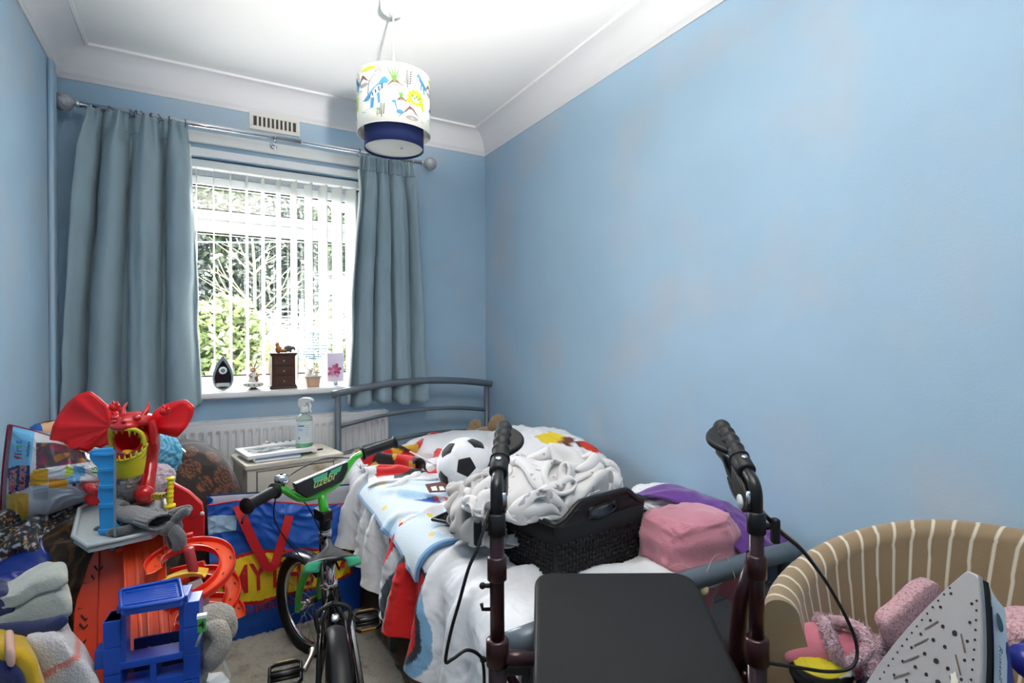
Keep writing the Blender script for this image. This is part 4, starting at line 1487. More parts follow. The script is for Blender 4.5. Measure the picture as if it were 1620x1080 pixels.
m_duv = M('duvet_cotton', (230, 230, 232), 0.85, vcol=True, bump=0.06, bscale=250, sheen=0.1)
DX, DY = 38, 72
SH0, SH1, DY0, DY1 = -0.150, 0.86, BY0 + 0.06, BY1 - 0.06
cellx = (SH1 - SH0) / (DX - 1)
P_ = crumple_sheet(DX, DY, max(cellx, (DY1 - DY0) / (DY - 1)) * 1.15, bed_start(DX, DY, SH0, SH1, DY0, DY1, .012, .09, 3.0), bed_collide(.008), steps=70, grav=.0012, damp=.85, stiff=.5, selfc=False)
P_ = smooth_sheet(P_, 1)
P_ = upsample(P_, 7)
for i in range(P_.shape[0]):
    for j in range(P_.shape[1]):
        q_ = P_[i, j]
        k_ = 0.0075 * crum((q_[0], q_[1] * .8, q_[2]), 9.0, 5.0) + 0.003 * crum((q_[0], q_[1], q_[2]), 22.0, 2.0)
        if q_[2] > .47:
            P_[i, j, 2] += k_
        else:
            P_[i, j, 0] -= k_
dv = array_obj(P_, 'duvet', m_duv, colfn=lambda u, w: bed_print(SH0 + (SH1 - SH0) * u, DY0 + (DY1 - DY0) * w), thick=.010)
tag(dv, 'white duvet with red and blue printed shapes spread over the bed', 'duvet')

# heap of duvet against the right wall, with small printed patches
def heap_fn(seed, amp, sc):
    def f(p, d):
        k = amp * crum(d + V((seed, 0, 0)), sc, seed) + 0.4 * amp * crum(d, sc * 2.3, seed + 4)
        return p * (1 + k) if d.z > -0.3 else p
    return f
def patch_col(base, spots):
    def f(p):
        for (c, r, col) in spots:
            d = p - V(c)
            if d.length < r * (1 + 0.35 * noise.noise(p * 28)):
                return col
        return base
    return f
white = (226, 226, 230)
c = V((1.33, 2.06, 0.600))
spots = []
for (u_, v_, r_, cc) in ((870, 687, .030, (226, 196, 48)), (895, 704, .034, (112, 66, 54)), (905, 712, .018, (60, 44, 40)), (938, 716, .030, (208, 58, 34)), (957, 727, .022, (204, 52, 40)), (965, 738, .02, (190, 48, 44)), (880, 690, .014, (226, 196, 48))):
    # laid where the bulge faces the room
    spots.append((on_x(u_, v_, 1.36) if False else at(u_, v_, 2.28), r_ * 2.0, cc))
def proj_col(p):
    r = p - CAM
    d = r.dot(fw)
    u_, v_ = CX + r.dot(rt) / d * F_PX, CY - r.dot(up) / d * F_PX
    return u_, v_
tag(MB().ell(c, (0.21, 0.42, 0.170), 110, 60, fn=heap_fn(3.0, 0.10, 1.9), colfn=patch_col(white, spots)).obj('printed_pillow', M('pillow_cotton', (230, 230, 232), .85, vcol=True, bump=.06, bscale=250), origin=(1.33, 2.06, .52)),
    'white pillow with small red, brown and yellow prints against the right wall', 'pillow')
c = V((1.16, 2.52, 0.622))
tag(MB().ell(c, (0.32, 0.22, 0.085), 90, 40, fn=heap_fn(8.0, 0.07, 1.8)).obj('white_pillow', M('plain_cotton', (228, 228, 232), .85, bump=.06, bscale=250), origin=(1.16, 2.55, .56)), 'plain white pillow at the head of the bed below the teddy bear', 'pillow')
c = V((0.77, 2.50, 0.60))
tag(MB().ell(c, (0.13, 0.17, 0.055), 70, 30, fn=heap_fn(5.0, 0.10, 1.9), colfn=lambda p: (48, 46, 50) if (abs(p.z - 0.645) < 0.012 and math.sin(p.x * 160) > 0 and p.x < .80) else white).obj('small_cushion', MATS['pillow_cotton'], origin=(.77, 2.5, .55)),
    'small white cushion with black scrawled print at the left head of the bed', 'cushion')

# sheet-like covers laid over the bed surface
def cover(name, label, cat, corners, lift, mat, nu, nv, colfn=None, amp=0.012, sc=7.0, seed=1, thick=0.010, group=None, extra=None):
    """corners: 4 (s, y) of the cover on the bed surface, order a b c d"""
    a, b, c_, d = corners
    def f(u, w):
        s = (a[0] * (1 - u) + b[0] * u) * (1 - w) + (d[0] * (1 - u) + c_[0] * u) * w
        y = (a[1] * (1 - u) + b[1] * u) * (1 - w) + (d[1] * (1 - u) + c_[1] * u) * w
        ed = 0.010
        s += ed * noise.noise(V((u * 5, w * 5, seed))) ; y += ed * noise.noise(V((u * 5 + 7, w * 5, seed)))
        p, n = bed_s(s, y)
        h = lift + amp * (0.6 + crum((s, y, seed), sc, seed))
        if extra:
            h += extra(u, w)
        return p + n * max(h, lift * 0.6)
    o = MB().grid(f, nu, nv, colfn=colfn).obj(name, mat, None, origin=f(0.5, 0.5), solid=thick)
    tag(o, label, cat, group)
    return o

def fleece_col(u, w):
    pale = (208, 222, 232)
    if min(u, 1 - u, w, 1 - w) < 0.024:
        return (98, 150, 198)
    for (a, b, r) in ((.10, .60, .026), (.20, .86, .030), (.30, .30, .024), (.30, .66, .026), (.55, .93, .028), (.12, .35, .024), (.70, .80, .022), (.50, .12, .030), (.24, .10, .024), (.8, .2, .03)):
        if math.hypot((u - a) * 1.2, (w - b) * 1.6) < r * (1 + .8 * noise.noise(V((u * 30, w * 30, 0)))):
            return (232, 200, 70)
    # blue shape with red and white stripes in the middle
    du, dw = u - 0.66, w - 0.44
    if abs(dw + du * 0.35 - 0.02 * math.sin(u * 12)) < 0.075 * (1 - abs(du) / 0.36) and abs(du) < .36:
        if abs(dw + du * .35) < .032 and du > -.22:
            return (206, 74, 92) if math.sin(u * 95 + w * 30) > 0.1 else (226, 218, 226)
        return (44, 96, 186)
    t = noise.noise(V((u * 3, w * 4, 2)))
    k = sstep(.18, .34, t)
    return tuple(pale[i] * (1 - k) + (172, 206, 232)[i] * k for i in range(3))
m_fl = M('fleece', (200, 220, 235), 0.95, vcol=True, bump=0.25, bscale=180, sheen=0.5)
P_ = bed_start(24, 34, 0, 0, 0, 0, .040, .12, 6.0, corners=[(0.020, 1.56), (0.40, 1.40), (0.46, 2.24), (0.010, 2.24)])
P_ = crumple_sheet(24, 34, 0.0225, P_, bed_collide(.034), steps=60, grav=.0012, damp=.85, stiff=.8, selfc=False)
tag(array_obj(upsample(smooth_sheet(P_, 1), 6), 'fleece_blanket', m_fl, colfn=fleece_col, thick=.012), 'pale blue fleece blanket with yellow spots and blue edging on the bed', 'blanket')

def red_col(u, w):
    n = noise.noise(V((u * 4, w * 5, 4)))
    m_ = noise.noise(V((u * 9 + 3, w * 8, 1)))
    if m_ > 0.30: return (206, 164, 40)
    if n > 0.32: return (38, 34, 38)
    if n < -0.42: return (210, 208, 212)
    return (206, 28, 34)
m_rf = M('red_fleece', (200, 30, 30), .9, vcol=True, bump=.15, bscale=200, sheen=.3)
P_ = bed_start(26, 26, 0, 0, 0, 0, .075, .09, 2.0, corners=[(0.14, 2.30), (0.50, 2.16), (0.62, 2.66), (0.16, 2.66)])
P_ = crumple_sheet(26, 26, 0.0262, P_, bed_collide(.050), steps=70, grav=.0010, damp=.85, stiff=.8)
tag(array_obj(upsample(smooth_sheet(P_, 1), 5), 'red_blanket', m_rf, colfn=red_col, thick=.008), 'red blanket with black and yellow printed shapes near the head of the bed', 'blanket')
P_ = bed_start(20, 22, 0, 0, 0, 0, .055, .06, 5.0, corners=[(0.06, 2.20), (0.36, 2.10), (0.36, 2.40), (0.06, 2.46)])
P_ = crumple_sheet(20, 22, 0.0185, P_, bed_collide(.046), steps=50, grav=.0010, damp=.85, stiff=.8, selfc=False)
tag(array_obj(upsample(smooth_sheet(P_, 1), 6), 'red_pillowcase', m_rf, colfn=lambda u, w: (208, 34, 38) if 0.25 < w - 0.3 * u + .15 < 0.62 and .1 < u < .85 else ((40, 40, 44) if .12 < w - .3 * u + .15 < .25 and u > .3 else (226, 226, 230)), thick=.008),
    'white pillowcase with a red and black printed band beside the ball', 'pillowcase')

# coat hanger
h0 = at(596, 706, 2.52)
hg = thing('coat_hanger', 'black coat hanger with blue clips lying at the head of the bed', 'hanger', at(620, 712, 2.5))
MB().tube(spline([at(594, 704, 2.52), at(612, 709, 2.50), at(632, 706, 2.49), at(648, 714, 2.46)], 6), [0.007, 0.013, 0.011, 0.006], 10, flat=0.5).obj('arm', m_black, hg)
MB().tube(spline([at(648, 714, 2.46), at(662, 721, 2.42), at(676, 728, 2.38), at(690, 735, 2.34)], 5), 0.0035, 8).obj('rod', m_white, hg)
MB().tube(spline([at(596, 701, 2.53), at(608, 703, 2.51), at(622, 702, 2.50), at(628, 699, 2.50)], 5), [0.005, 0.008, 0.013, 0.006], 10, flat=0.6).obj('clip', M('clip_blue', (34, 84, 160), .4), hg)

# teddy bear at the head
tb = thing('teddy_bear', 'brown plush bear peeping over the pillow at the bed corner', 'soft toy', at(766, 700, 3.02))
m_ted = M('brown_plush', (168, 136, 96), 0.95, var=.2, vscale=60, bump=.8, bscale=260, sheen=.6)
fz = lambda p, d: p * (1 + 0.03 * noise.noise(d * 9))
cc = at(768, 694, 3.02)
MB().ell(cc, (0.095, 0.06, 0.07), 40, 26, fn=fz).obj('head', m_ted, tb)
MB().ell(at(750, 677, 3.02), (0.040, 0.022, 0.055), 28, 18, fn=fz, rot=Matrix.Rotation(0.7, 3, 'Y')).obj('ear', m_ted, tb)
MB().ell(at(785, 670, 3.02), (0.044, 0.024, 0.062), 28, 18, fn=fz, rot=Matrix.Rotation(0.75, 3, 'Y')).obj('ear', m_ted, tb)
MB().ell(at(796, 684, 2.98), (0.045, 0.04, 0.045), 28, 18, fn=fz).obj('paw', m_ted, tb)
MB().ell(cc + V((0.0, .01, -0.12)), (0.09, 0.06, 0.09), 30, 20, fn=fz).obj('body', m_ted, tb)

# ---- football (plush), 32 panels
bc = at(737, 738, 2.09)
BR = 0.112
fb = thing('plush_football', 'white plush football with black pentagons resting on the bed', 'ball', bc - V((0, 0, BR)))
phi = (1 + 5 ** 0.5) / 2
ico = [V(v).normalized() for v in [(-1, phi, 0), (1, phi, 0), (-1, -phi, 0), (1, -phi, 0), (0, -1, phi), (0, 1, phi), (0, -1, -phi), (0, 1, -phi), (phi, 0, -1), (phi, 0, 1), (-phi, 0, -1), (-phi, 0, 1)]]
view = (CAM - bc).normalized()
q0 = ico[0]
rot1 = q0.rotation_difference(view)
icr = [rot1 @ v for v in ico]
# spin about the view axis so that neighbours sit as in the photo
rx = rt; uy = up
nb = [v for v in icr if 0.3 < v.dot(view) < 0.6][0]
cur = math.atan2(nb.dot(uy), nb.dot(rx))
want = math.radians(59)
spin = Matrix.Rotation(-(cur - want) * -1.0, 3, -view) if False else Matrix.Rotation(want - cur, 3, view)
icr = [spin @ v for v in icr]
m_bw_ = M('plush_white', (240, 240, 244), .95, bump=.25, bscale=240, sheen=.3)
m_bb = M('plush_black', (26, 26, 30), .95, bump=.2, bscale=240, sheen=.3)
MB().ell(bc, BR * 0.985, 40, 26).obj('core', m_bw_, fb)
def panel(corners, mat, name):
    cen = sum(corners, V((0, 0, 0))).normalized()
    n = len(corners)
    ring = []
    vs, fs = [cen * BR * 1.012], []
    K, sub = 5, 4
    for k in range(1, K + 1):
        t = k / K
        for i in range(n):
            for j in range(sub):
                e = corners[i].lerp(corners[(i + 1) % n], j / sub)
                q_ = cen.lerp(e, t * 0.985).normalized()
                vs.append(q_ * BR * (1.012 - 0.020 * t ** 6))
    N_ = n * sub
    for i in range(N_):
        fs.append((0, 1 + i, 1 + (i + 1) % N_))
    for k in range(K - 1):
        for i in range(N_):
            a, b_ = 1 + k * N_ + i, 1 + k * N_ + (i + 1) % N_
            fs.append((a, a + N_, b_ + N_, b_))
    MB().add([bc + v for v in vs], fs).obj(name, mat, fb)
for i, v in enumerate(icr):
    ns = [w for w in icr if 0.3 < w.dot(v) < 0.6]
    e_ = ns[0] - v * ns[0].dot(v); e_.normalize(); g_ = v.cross(e_)
    ns.sort(key=lambda w: math.atan2(w.dot(g_), w.dot(e_)))
    panel([(v * 2 + w) / 3 for w in ns], m_bb, 'pentagon_panel')
done = set()
for i in range(12):
    for j in range(12):
        for k in range(12):
            if i < j < k and icr[i].dot(icr[j]) > .3 and icr[j].dot(icr[k]) > .3 and icr[i].dot(icr[k]) > .3:
                t = (icr[i], icr[j], icr[k])
                cs = []
                for a in range(3):
                    b_ = (a + 1) % 3
                    cs += [(t[a] * 2 + t[b_]) / 3, (t[a] + t[b_] * 2) / 3]
                panel(cs, m_bw_, 'hexagon_panel')

# brown cardboard tag under the ball
tgp = at(692, 771, 1.99)
ct = thing('card_tag', 'small brown and white printed card lying by the football', 'card', tgp)
cfn = plane_fn(tgp, rt * 1.0 + up * 0.05, V((0.35, .9, .22)), V((0, -.2, 1)))
MB().prism([cfn(x, y, 0) for x, y in ((-.03, -.035), (.045, -.035), (.03, .04), (-.045, .025))], V((0, 0, .003))).obj('card', M('card_brown', (96, 50, 40), .6), ct, smooth=False)
decal([(-.02, -.03), (.0, -.03), (-.005, .005), (-.025, .0)], cfn, m_white, ct, depth=.0042)
decal([(.008, -.03), (.028, -.03), (.02, .0), (.005, .0)], cfn, m_white, ct, depth=.0042)

# ---- laundry basket lid (black woven plastic)
lc = V((0.65, 1.640, 0)); la = V((0.86, 0.51, 0)).normalized(); lb = V((0.51, -0.86, 0)).normalized()
lid = thing('basket_lid', 'black woven-effect plastic basket lid lying flat on the blue fleece', 'lid', (0.78, 1.60, 0.60))
m_bask = M('dark_weave', (24, 24, 27), 0.42)
ZL = 0.600
lf = lambda x, y, h: lc + la * x + lb * y + V((0, 0, ZL + h + 0.0))
LW, LD = 0.30, 0.215
rim = MB()
rim.tube([lf(x, y, 0) for x, y in ((0, 0), (LW, 0), (LW, LD), (0, LD))], 0.006, 8, closed=True)
rim.obj('rim', m_bask, lid)
MB().prism([lf(x, y, -.006) for x, y in ((0, 0), (LW, 0), (LW, LD), (0, LD))], V((0, 0, .003))).obj('base', M('weave_dark', (16, 16, 18), .6), lid, smooth=False)
wv = MB()
nx, ny = 22, 16
for i in range(nx):
    for j in range(ny):
        x, y = 0.010 + (LW - .02) * (i + .5) / nx, 0.010 + (LD - .02) * (j + .5) / ny
        a, b_ = (0.0062, 0.0030) if (i + j) % 2 else (0.0036, 0.0056)
        wv.add([lf(x - a, y - b_, -.002), lf(x + a, y - b_, -.002), lf(x + a, y + b_, -.002), lf(x - a, y + b_, -.002), lf(x - a * .5, y - b_ * .5, .002), lf(x + a * .5, y - b_ * .5, .002), lf(x + a * .5, y + b_ * .5, .002), lf(x - a * .5, y + b_ * .5, .002)],
               [(4, 5, 6, 7), (0, 1, 5, 4), (1, 2, 6, 5), (2, 3, 7, 6), (3, 0, 4, 7)])
tag(wv.obj('weave', m_bask, lid, smooth=False), kind='stuff')

# ---- laundry basket
kN, kR, kB = V((0.780, 1.135, 0)), V((1.148, 1.186, 0)), V((0, 0, 0))
ex = (kR - kN).normalized(); ey = V((-ex.y, ex.x, 0))
BWd, BDp, BHt = (kR - kN).length, 0.30, 0.245
bz = 0.505
bk_ = thing('laundry_basket', 'black woven-effect plastic laundry basket full of bed linen', 'basket', kN + ex * BWd / 2 + ey * BDp / 2 + V((0, 0, bz)))
cenb = kN + ex * BWd / 2 + ey * BDp / 2
def bask(x, y, t):
    """x -1..1, y -1..1 around, t height 0..1"""
    k = 0.88 + 0.12 * t
    return cenb + ex * (x * BWd / 2 * k) + ey * (y * BDp / 2 * k) + V((0, 0, bz + t * BHt))
def side_pts(side, a, t, lift=0.0):
    if side == 0: p, n = bask(a, -1, t), -ey
    elif side == 1: p, n = bask(1, a, t), ex
    elif side == 2: p, n = bask(-a, 1, t), ey
    else: p, n = bask(-1, -a, t), -ex
    return p + n * lift
def top_edge(side, a):
    # rim dips along the long sides and rises to handle ends
    long_ = side in (1, 3)
    return 0.82 if long_ else 0.82 + 0.18 * (1 - sstep(0.45, 0.92, abs(a)))
for side in range(4):
    pnl = MB()
    if side in (0, 2):
        # handle side: wall with an oblong hand hole near the top
        Nn = 40
        def wallp(u, w):
            return side_pts(side, -1 + 2 * u, w * 0.98, 0)
        hx, hz0, hz1 = 0.30, 0.76, 0.90
        pnl.grid(lambda u, w: side_pts(side, -1 + 2 * u, w * hz0), 16, 4)
        pnl.grid(lambda u, w: side_pts(side, -1 + (1 - hx) * u, min(hz0 + (hz1 - hz0) * w, top_edge(side, -1 + (1 - hx) * u))), 6, 3)
        pnl.grid(lambda u, w: side_pts(side, hx + (1 - hx) * u, min(hz0 + (hz1 - hz0) * w, top_edge(side, hx + (1 - hx) * u))), 6, 3)
        pnl.grid(lambda u, w: side_pts(side, -1 + 2 * u, min(hz1 + (1.0 - hz1) * w, top_edge(side, -1 + 2 * u))), 16, 3)
    else:
        pnl.grid(lambda u, w: side_pts(side, -1 + 2 * u, w * top_edge(side, -1 + 2 * u)), 30, 6)
    sp = pnl.obj('side_panel', M('weave_base', (14, 14, 16), .55), bk_, smooth=True, solid=0.004)
    wv = MB()
    na = 26 if side in (0, 2) else 22
    for j in range(11):
        for i in range(na):
            a, t = -0.97 + 1.94 * (i + .5 + (0.0 if j % 2 else .0)) / na, 0.06 + 0.056 * j + 0.0
            if t > 0.62:
                continue
            da = 0.94 / na * (1.0 if (i + j) % 2 else .55)
            dt = 0.026 * (0.55 if (i + j) % 2 else 1.0)
            wv.add([side_pts(side, a + x * da, t + y * dt, .001) for x, y in ((-1, -1), (1, -1), (1, 1), (-1, 1))] + [side_pts(side, a + x * da * .55, t + y * dt * .55, .005) for x, y in ((-1, -1), (1, -1), (1, 1), (-1, 1))],
                   [(4, 5, 6, 7), (0, 1, 5, 4), (1, 2, 6, 5), (2, 3, 7, 6), (3, 0, 4, 7)])
    tag(wv.obj('weave', m_bask, sp, smooth=False), kind='stuff')
rm = []
for side in range(4):
    for k in range(20):
        a = -1 + 2 * k / 20
        rm.append(side_pts(side, a, top_edge(side, a)) + V((0, 0, 0)))
MB().tube(rm, 0.008, 8, closed=True).obj('rim', m_bask, bk_)
MB().tube([side_pts(0, a, t, -.0) for a, t in [(0.29 * math.cos(x) , 0.83 + 0.070 * math.sin(x)) for x in [2 * PI * k / 24 for k in range(24)]]], 0.004, 6, closed=True).obj('handle_rim', m_bask, bk_)
MB().add([bask(x, y, 0.0) for x, y in ((-1, -1), (1, -1), (1, 1), (-1, 1))], [(0, 1, 2, 3)]).obj('basket_bottom', m_bask, bk_, smooth=False, solid=.004)

# ---- bed linen heaped in and over the basket
m_linen = M('floral_linen', (214, 212, 212), 0.8, bump=.05, bscale=300, c2=(158, 158, 164), mask=('noise', 30, 0.635, 0.66), sheen=.2)
m_sheet = M('grey_sheet', (186, 182, 180), 0.75, bump=.05, bscale=300, sheen=.2)
def linen(c, r, seed, amp=0.22, sc=2.1, nu=130, nv=80, rot=None, mat=None, name='bed_linen', label='', dz=0.0, flatb=0.5, parent=None):
    def f(p, d):
        k = crum(d, sc, seed)
        k2 = crum(d, sc * 2.4, seed + 3)
        q = p * (1 + amp * k + amp * .42 * k2)
        if q.z < 0:
            q.z *= flatb
        return q
    return MB().ell(c, r, nu, nv, rot=rot, fn=f).obj(name, mat or m_linen, parent, origin=V(c) - V((0, 0, r[2] * flatb)))
def mound_collide(c, r, bound, floor_z, extra=None, fric=.95):
    c, r = np.array(c, np.float32), np.array(r, np.float32)
    def f(P, Q):
        D = (P - c) / r
        l = np.sqrt((D * D).sum(1))
        m = l < 1
        P[m] = c + D[m] / l[m][:, None] * r
        P[m, :2] = P[m, :2] * (1 - fric) + Q[m, :2] * fric
        if extra is not None:
            P = extra(P, Q)
        g = P[:, 2] < floor_z
        P[g, 2] = floor_z
        P[g, :2] = P[g, :2] * .2 + Q[g, :2] * .8
        bx, by, ba, bb_ = bound
        d = np.sqrt(((P[:, 0] - bx) / ba) ** 2 + ((P[:, 1] - by) / bb_) ** 2)
        m = d > 1
        s_ = 1 / (1 + .6 * (d[m] - 1))
        P[m, 0] = bx + (P[m, 0] - bx) * s_
        P[m, 1] = by + (P[m, 1] - by) * s_
        P[:, 0] = np.minimum(P[:, 0], XR - .02)
        return P
    return f
zr = bz + BHt
_ex, _ey, _c = np.array(ex, np.float32), np.array(ey, np.float32), np.array(cenb, np.float32)
def basket_keep(P, Q):
    # the sheet stays behind the handle end of the basket
    d_ = P - _c
    s = d_[:, 0] * _ey[0] + d_[:, 1] * _ey[1]
    t = d_[:, 0] * _ex[0] + d_[:, 1] * _ex[1]
    m = (s < -BDp / 2 + .022) & (t > -BWd / 2 + .03)
    P[m] += ((-BDp / 2 + .022) - s[m])[:, None] * _ey
    return P
ctr = cenb
n_ = 58
P_ = crumple_sheet(n_, n_, .0215, sheet_start(n_, n_, .0215, (ctr.x - .035, ctr.y + .03, zr + .055), .5, .37, .34, 0, 4.6, dome=.13),
                   mound_collide((ctr.x - .02, ctr.y + .035, zr - .035), (.195, .150, .095), (ctr.x - .050, ctr.y + .045, .262, .200), zr - .055, extra=basket_keep), steps=120, grav=.0011, damp=.88, stiff=.9)
sheet_obj(smooth_sheet(P_, 1), 'bed_linen', m_linen, 'white floral bed sheet crumpled in a heap on top of the laundry basket', 'bed linen')
m_in = M('inner_linen', (190, 196, 206), .8)
tag(MB().ell(cenb + V((0, 0, bz + .13)), (.155, .122, .125), 60, 40, fn=lambda p, d: p * (1 + .05 * crum(d, 2, 1))).obj('bed_linen', m_in), 'pale blue-white linen filling the inside of the laundry basket', 'bed linen')
n_ = 38
lc_ = at(772, 780, 1.64)
P_ = crumple_sheet(n_, n_, .020, sheet_start(n_, n_, .020, (lc_.x, lc_.y, lc_.z + .05), 1.2, .36, .34, 0, 8.1, dome=.14),
                   mound_collide((lc_.x + .01, lc_.y + .02, lc_.z - .06), (.085, .125, .115), (lc_.x, lc_.y, .125, .165), .60), steps=110, grav=.0012, damp=.88, stiff=.9)
sheet_obj(smooth_sheet(P_, 1), 'bed_linen', m_sheet, 'plain grey-beige sheet bunched beside the left rollator handle', 'bed linen')
n_ = 36
lc_ = at(848, 742, 1.90)
P_ = crumple_sheet(n_, n_, .022, sheet_start(n_, n_, .022, (lc_.x, lc_.y, lc_.z + .03), .2, .42, .36, 0, 5.1, dome=.10),
                   mound_collide((lc_.x, lc_.y, lc_.z - .06), (.15, .12, .095), (lc_.x, lc_.y, .20, .16), .58), steps=100, grav=.0011, damp=.88, stiff=.9)
sheet_obj(smooth_sheet(P_, 1), 'bed_linen', M('mid_grey_sheet', (150, 149, 152), .75, bump=.05, bscale=300, c2=(118, 118, 124), mask=('voronoi', 34, 0.15, 0.08)), 'darker grey patterned sheet bundled behind the white floral one', 'bed linen')

# small white cloth behind the basket
tag(linen(at(1050, 792, 1.93), (0.10, 0.13, 0.05), 3.3, mat=MATS['plain_cotton'], amp=.12), 'small white cloth between the basket and the purple throw', 'cloth')

# ---- pink towel and purple throw at the bed foot
m_pink = M('pink_towel', (200, 130, 146), 0.95, bump=.25, bscale=220, sheen=.4, var=.06, vscale=12)
def towel(c, r, seed, mat, name, label, cat, amp=.06, rot=None, power=.55):
    def f(p, d):
        lay = 0.0035 * math.sin(p.z / r[2] * 9 + 1.3 * noise.noise(p * 8))
        q = p * (1 + amp * crum(d, 1.7, seed))
        q.x += lay * (1 if d.x > 0 else -1) * abs(d.x); q.y -= lay * abs(d.y)
        return q
    return tag(MB().ell(c, r, 90, 60, fn=f, rot=rot, power=power).obj(name, mat, None, origin=V(c) - V((0, 0, r[2]))), label, cat)
towel(V((1.245, 1.115, 0.592)), (0.130, 0.100, 0.085), 3.0, m_pink, 'pink_towel', 'folded pink towel stacked at the foot of the bed', 'towel', rot=Matrix.Rotation(-.1, 3, 'Z'))
# hanging end of the towel below the foot rail
def hang(u, w):
    x = 1.10 + 0.27 * u
    z = 0.530 - 0.115 * w - 0.03 * math.sin(u * PI) * w
    y = 1.00 + 0.018 * math.sin(u * 13 + 2 * w) * (0.4 + w) + 0.015 * w
    return V((x, y, z))
tag(MB().grid(lambda u, w: (hang(u, w)), 60, 24).obj('hand_towel', m_pink, None, solid=0.008), 'pink towel end hanging in loops below the bed foot rail', 'towel')
m_pur = M('purple_fleece', (92, 34, 132), .9, sheen=.4, bump=.2, bscale=150)
def purple(u, w):
    x = 1.32 + 0.205 * u
    y = 1.56 - 0.58 * w
    z = 0.560 + 0.115 * math.sin(PI * min(max((w - .05) / .95, 0), 1)) ** .8 * (.75 + .25 * math.sin(u * 4)) + 0.018 * crum((x, y, 3), 5, 3)
    return V((x, y, z))
tag(MB().grid(purple, 60, 70).obj('purple_throw', m_pur, None, solid=0.010), 'purple fleece throw between the pink towel and the wall', 'throw')

# cord with a cream plug-shaped night light looped on the foot rail
nl = thing('string_light', 'thin cord with a small cream and amber bulb hung over the bed foot rail', 'light', at(1110, 932, 1.40))
pts = spline([at(1058, 898, 1.40), at(1078, 892, 1.38), at(1100, 905, 1.37), at(1108, 925, 1.37), at(1118, 905, 1.37), at(1130, 880, 1.40), at(1146, 878, 1.44), at(1156, 893, 1.42), at(1163, 915, 1.40)], 8)
MB().tube(pts, 0.0012, 6).obj('cord', M('twine', (176, 160, 140), .8), nl)
MB().ell(at(1113, 933, 1.37), (0.015, 0.012, 0.012), 20, 14).obj('bulb_cap', M('cream_cap', (224, 212, 170), .4), nl)
MB().ell(at(1102, 934, 1.37), (0.013, 0.011, 0.011), 18, 12, fn=lambda p, d: p * (1 + .2 * noise.noise(d * 5))).obj('bulb', M('amber', (170, 124, 40), .3), nl)
# ================================================================ BEANBAG, SHOPPING BAG
def bb_fn(p, d):
    q = p * (1 + 0.05 * crum(d, 1.3, 4.0))
    if d.z > 0:
        q.z *= 1 + 0.05 * d.x
    return q
def bb_col(p):
    # printed bronze cogs, scallops and curls on dark brown
    n = 0
    for (c, R) in BB:
        d = (p - c).length
        if d < R * 1.18:
            t = d / R
            a = math.atan2((p - c).z, (p - c).x)
            if abs(t - (1.0 + 0.07 * math.cos(a * 12))) < 0.055 or abs(t - .72) < .045 or abs(t - .40) < .055 or t < .13 or (abs(t - 0.86) < .05 and math.sin(a * 30) > 0.2):
                return (132, 80, 46)
            return (50, 38, 34)
    if abs(noise.noise(p * 9)) < 0.018:
        return (84, 54, 38)
    return (44, 34, 32)
bbc = V((-0.105, 2.655, 0.38))
BB = [(on_y(398 - 8, 750, 2.30), .05)]
BB = [(at(358, 753, 2.1), .050), (at(338, 722, 2.1), .030), (at(352, 786, 2.1), .036), (at(300, 742, 2.1), .036), (at(325, 765, 2.1), .028), (at(300, 712, 2.1), .028), (at(376, 775, 2.1), .026)]
tag(MB().ell(bbc, (0.262, 0.205, 0.38), 200, 130, fn=bb_fn, colfn=None, power=.9).obj('beanbag', None, None, origin=(bbc.x, bbc.y, 0)), 'dark brown beanbag printed with bronze cog wheels by the radiator', 'beanbag')
bb = bpy.data.objects['beanbag']
m_bb2 = M('beanbag_fabric', (60, 40, 30), .75, vcol=True, sheen=.3, bump=.05, bscale=200)
bb.data.materials.append(m_bb2)
ca = bb.data.color_attributes.new('Col', 'FLOAT_COLOR', 'POINT')
# move the cog centres onto the bag's surface
vsw = [bb.matrix_world @ v.co for v in bb.data.vertices]
BB = [(min(vsw, key=lambda p: ((p - CAM).normalized() - (c - CAM).normalized()).length + 0.02 * (p - CAM).length), R) for c, R in BB]
for i, p in enumerate(vsw):
    ca.data[i].color = lin(bb_col(p))

m_bagb = M('woven_blue', (20, 82, 176), 0.45, bump=.35, bscale=24, coat=.2)
m_bagw = M('bag_white', (226, 228, 232), .5)
m_bagr = M('bag_red', (196, 28, 36), .6, bump=.1, bscale=200)
m_bagy = M('bag_yellow', (240, 206, 40), .5)
sh = thing('shopping_bag', 'large blue woven shopping bag with yellow banner and red straps', 'bag', (0.31, 2.44, 0))
gx0, gx1 = 0.035, 0.60
def bagf(x, z, h=0.0):
    """front sheet: x across 0..1, z height 0..1"""
    X = gx0 + (gx1 - gx0) * x + 0.03 * (x - .5) * z
    top = 0.555 - 0.075 * sstep(0.1, 0.9, x)
    Y = 2.375 - 0.012 * math.sin(x * 9 + z * 3) - 0.02 * crum((x * 1.2, z * 1.2, 1), 3.0, 6) * z - 0.035 * math.sin(PI * z) * math.sin(PI * x)
    return V((X, Y - h, 0.002 + top * z))
def bagb_(x, z):
    X = gx0 + (gx1 - gx0) * x + 0.03 * (x - .5) * z
    top = 0.560 - 0.035 * x
    return V((X, 2.478 + 0.01 * math.sin(x * 8 + z) , 0.002 + top * z))
MB().grid(bagf, 240, 150).obj('front_sheet', m_bagb, sh, solid=0.0015)
MB().grid(bagb_, 40, 20).obj('back_sheet', m_bagb, sh, solid=0.0015)
for x in (0, 1):
    MB().grid(lambda u, w: bagf(x, w).lerp(bagb_(x, w), u) + V(((0.02 if x else -0.02) * math.sin(PI * u) * w * (-1), 0, 0)), 12, 20).obj('side_sheet', m_bagb, sh, solid=0.0015)
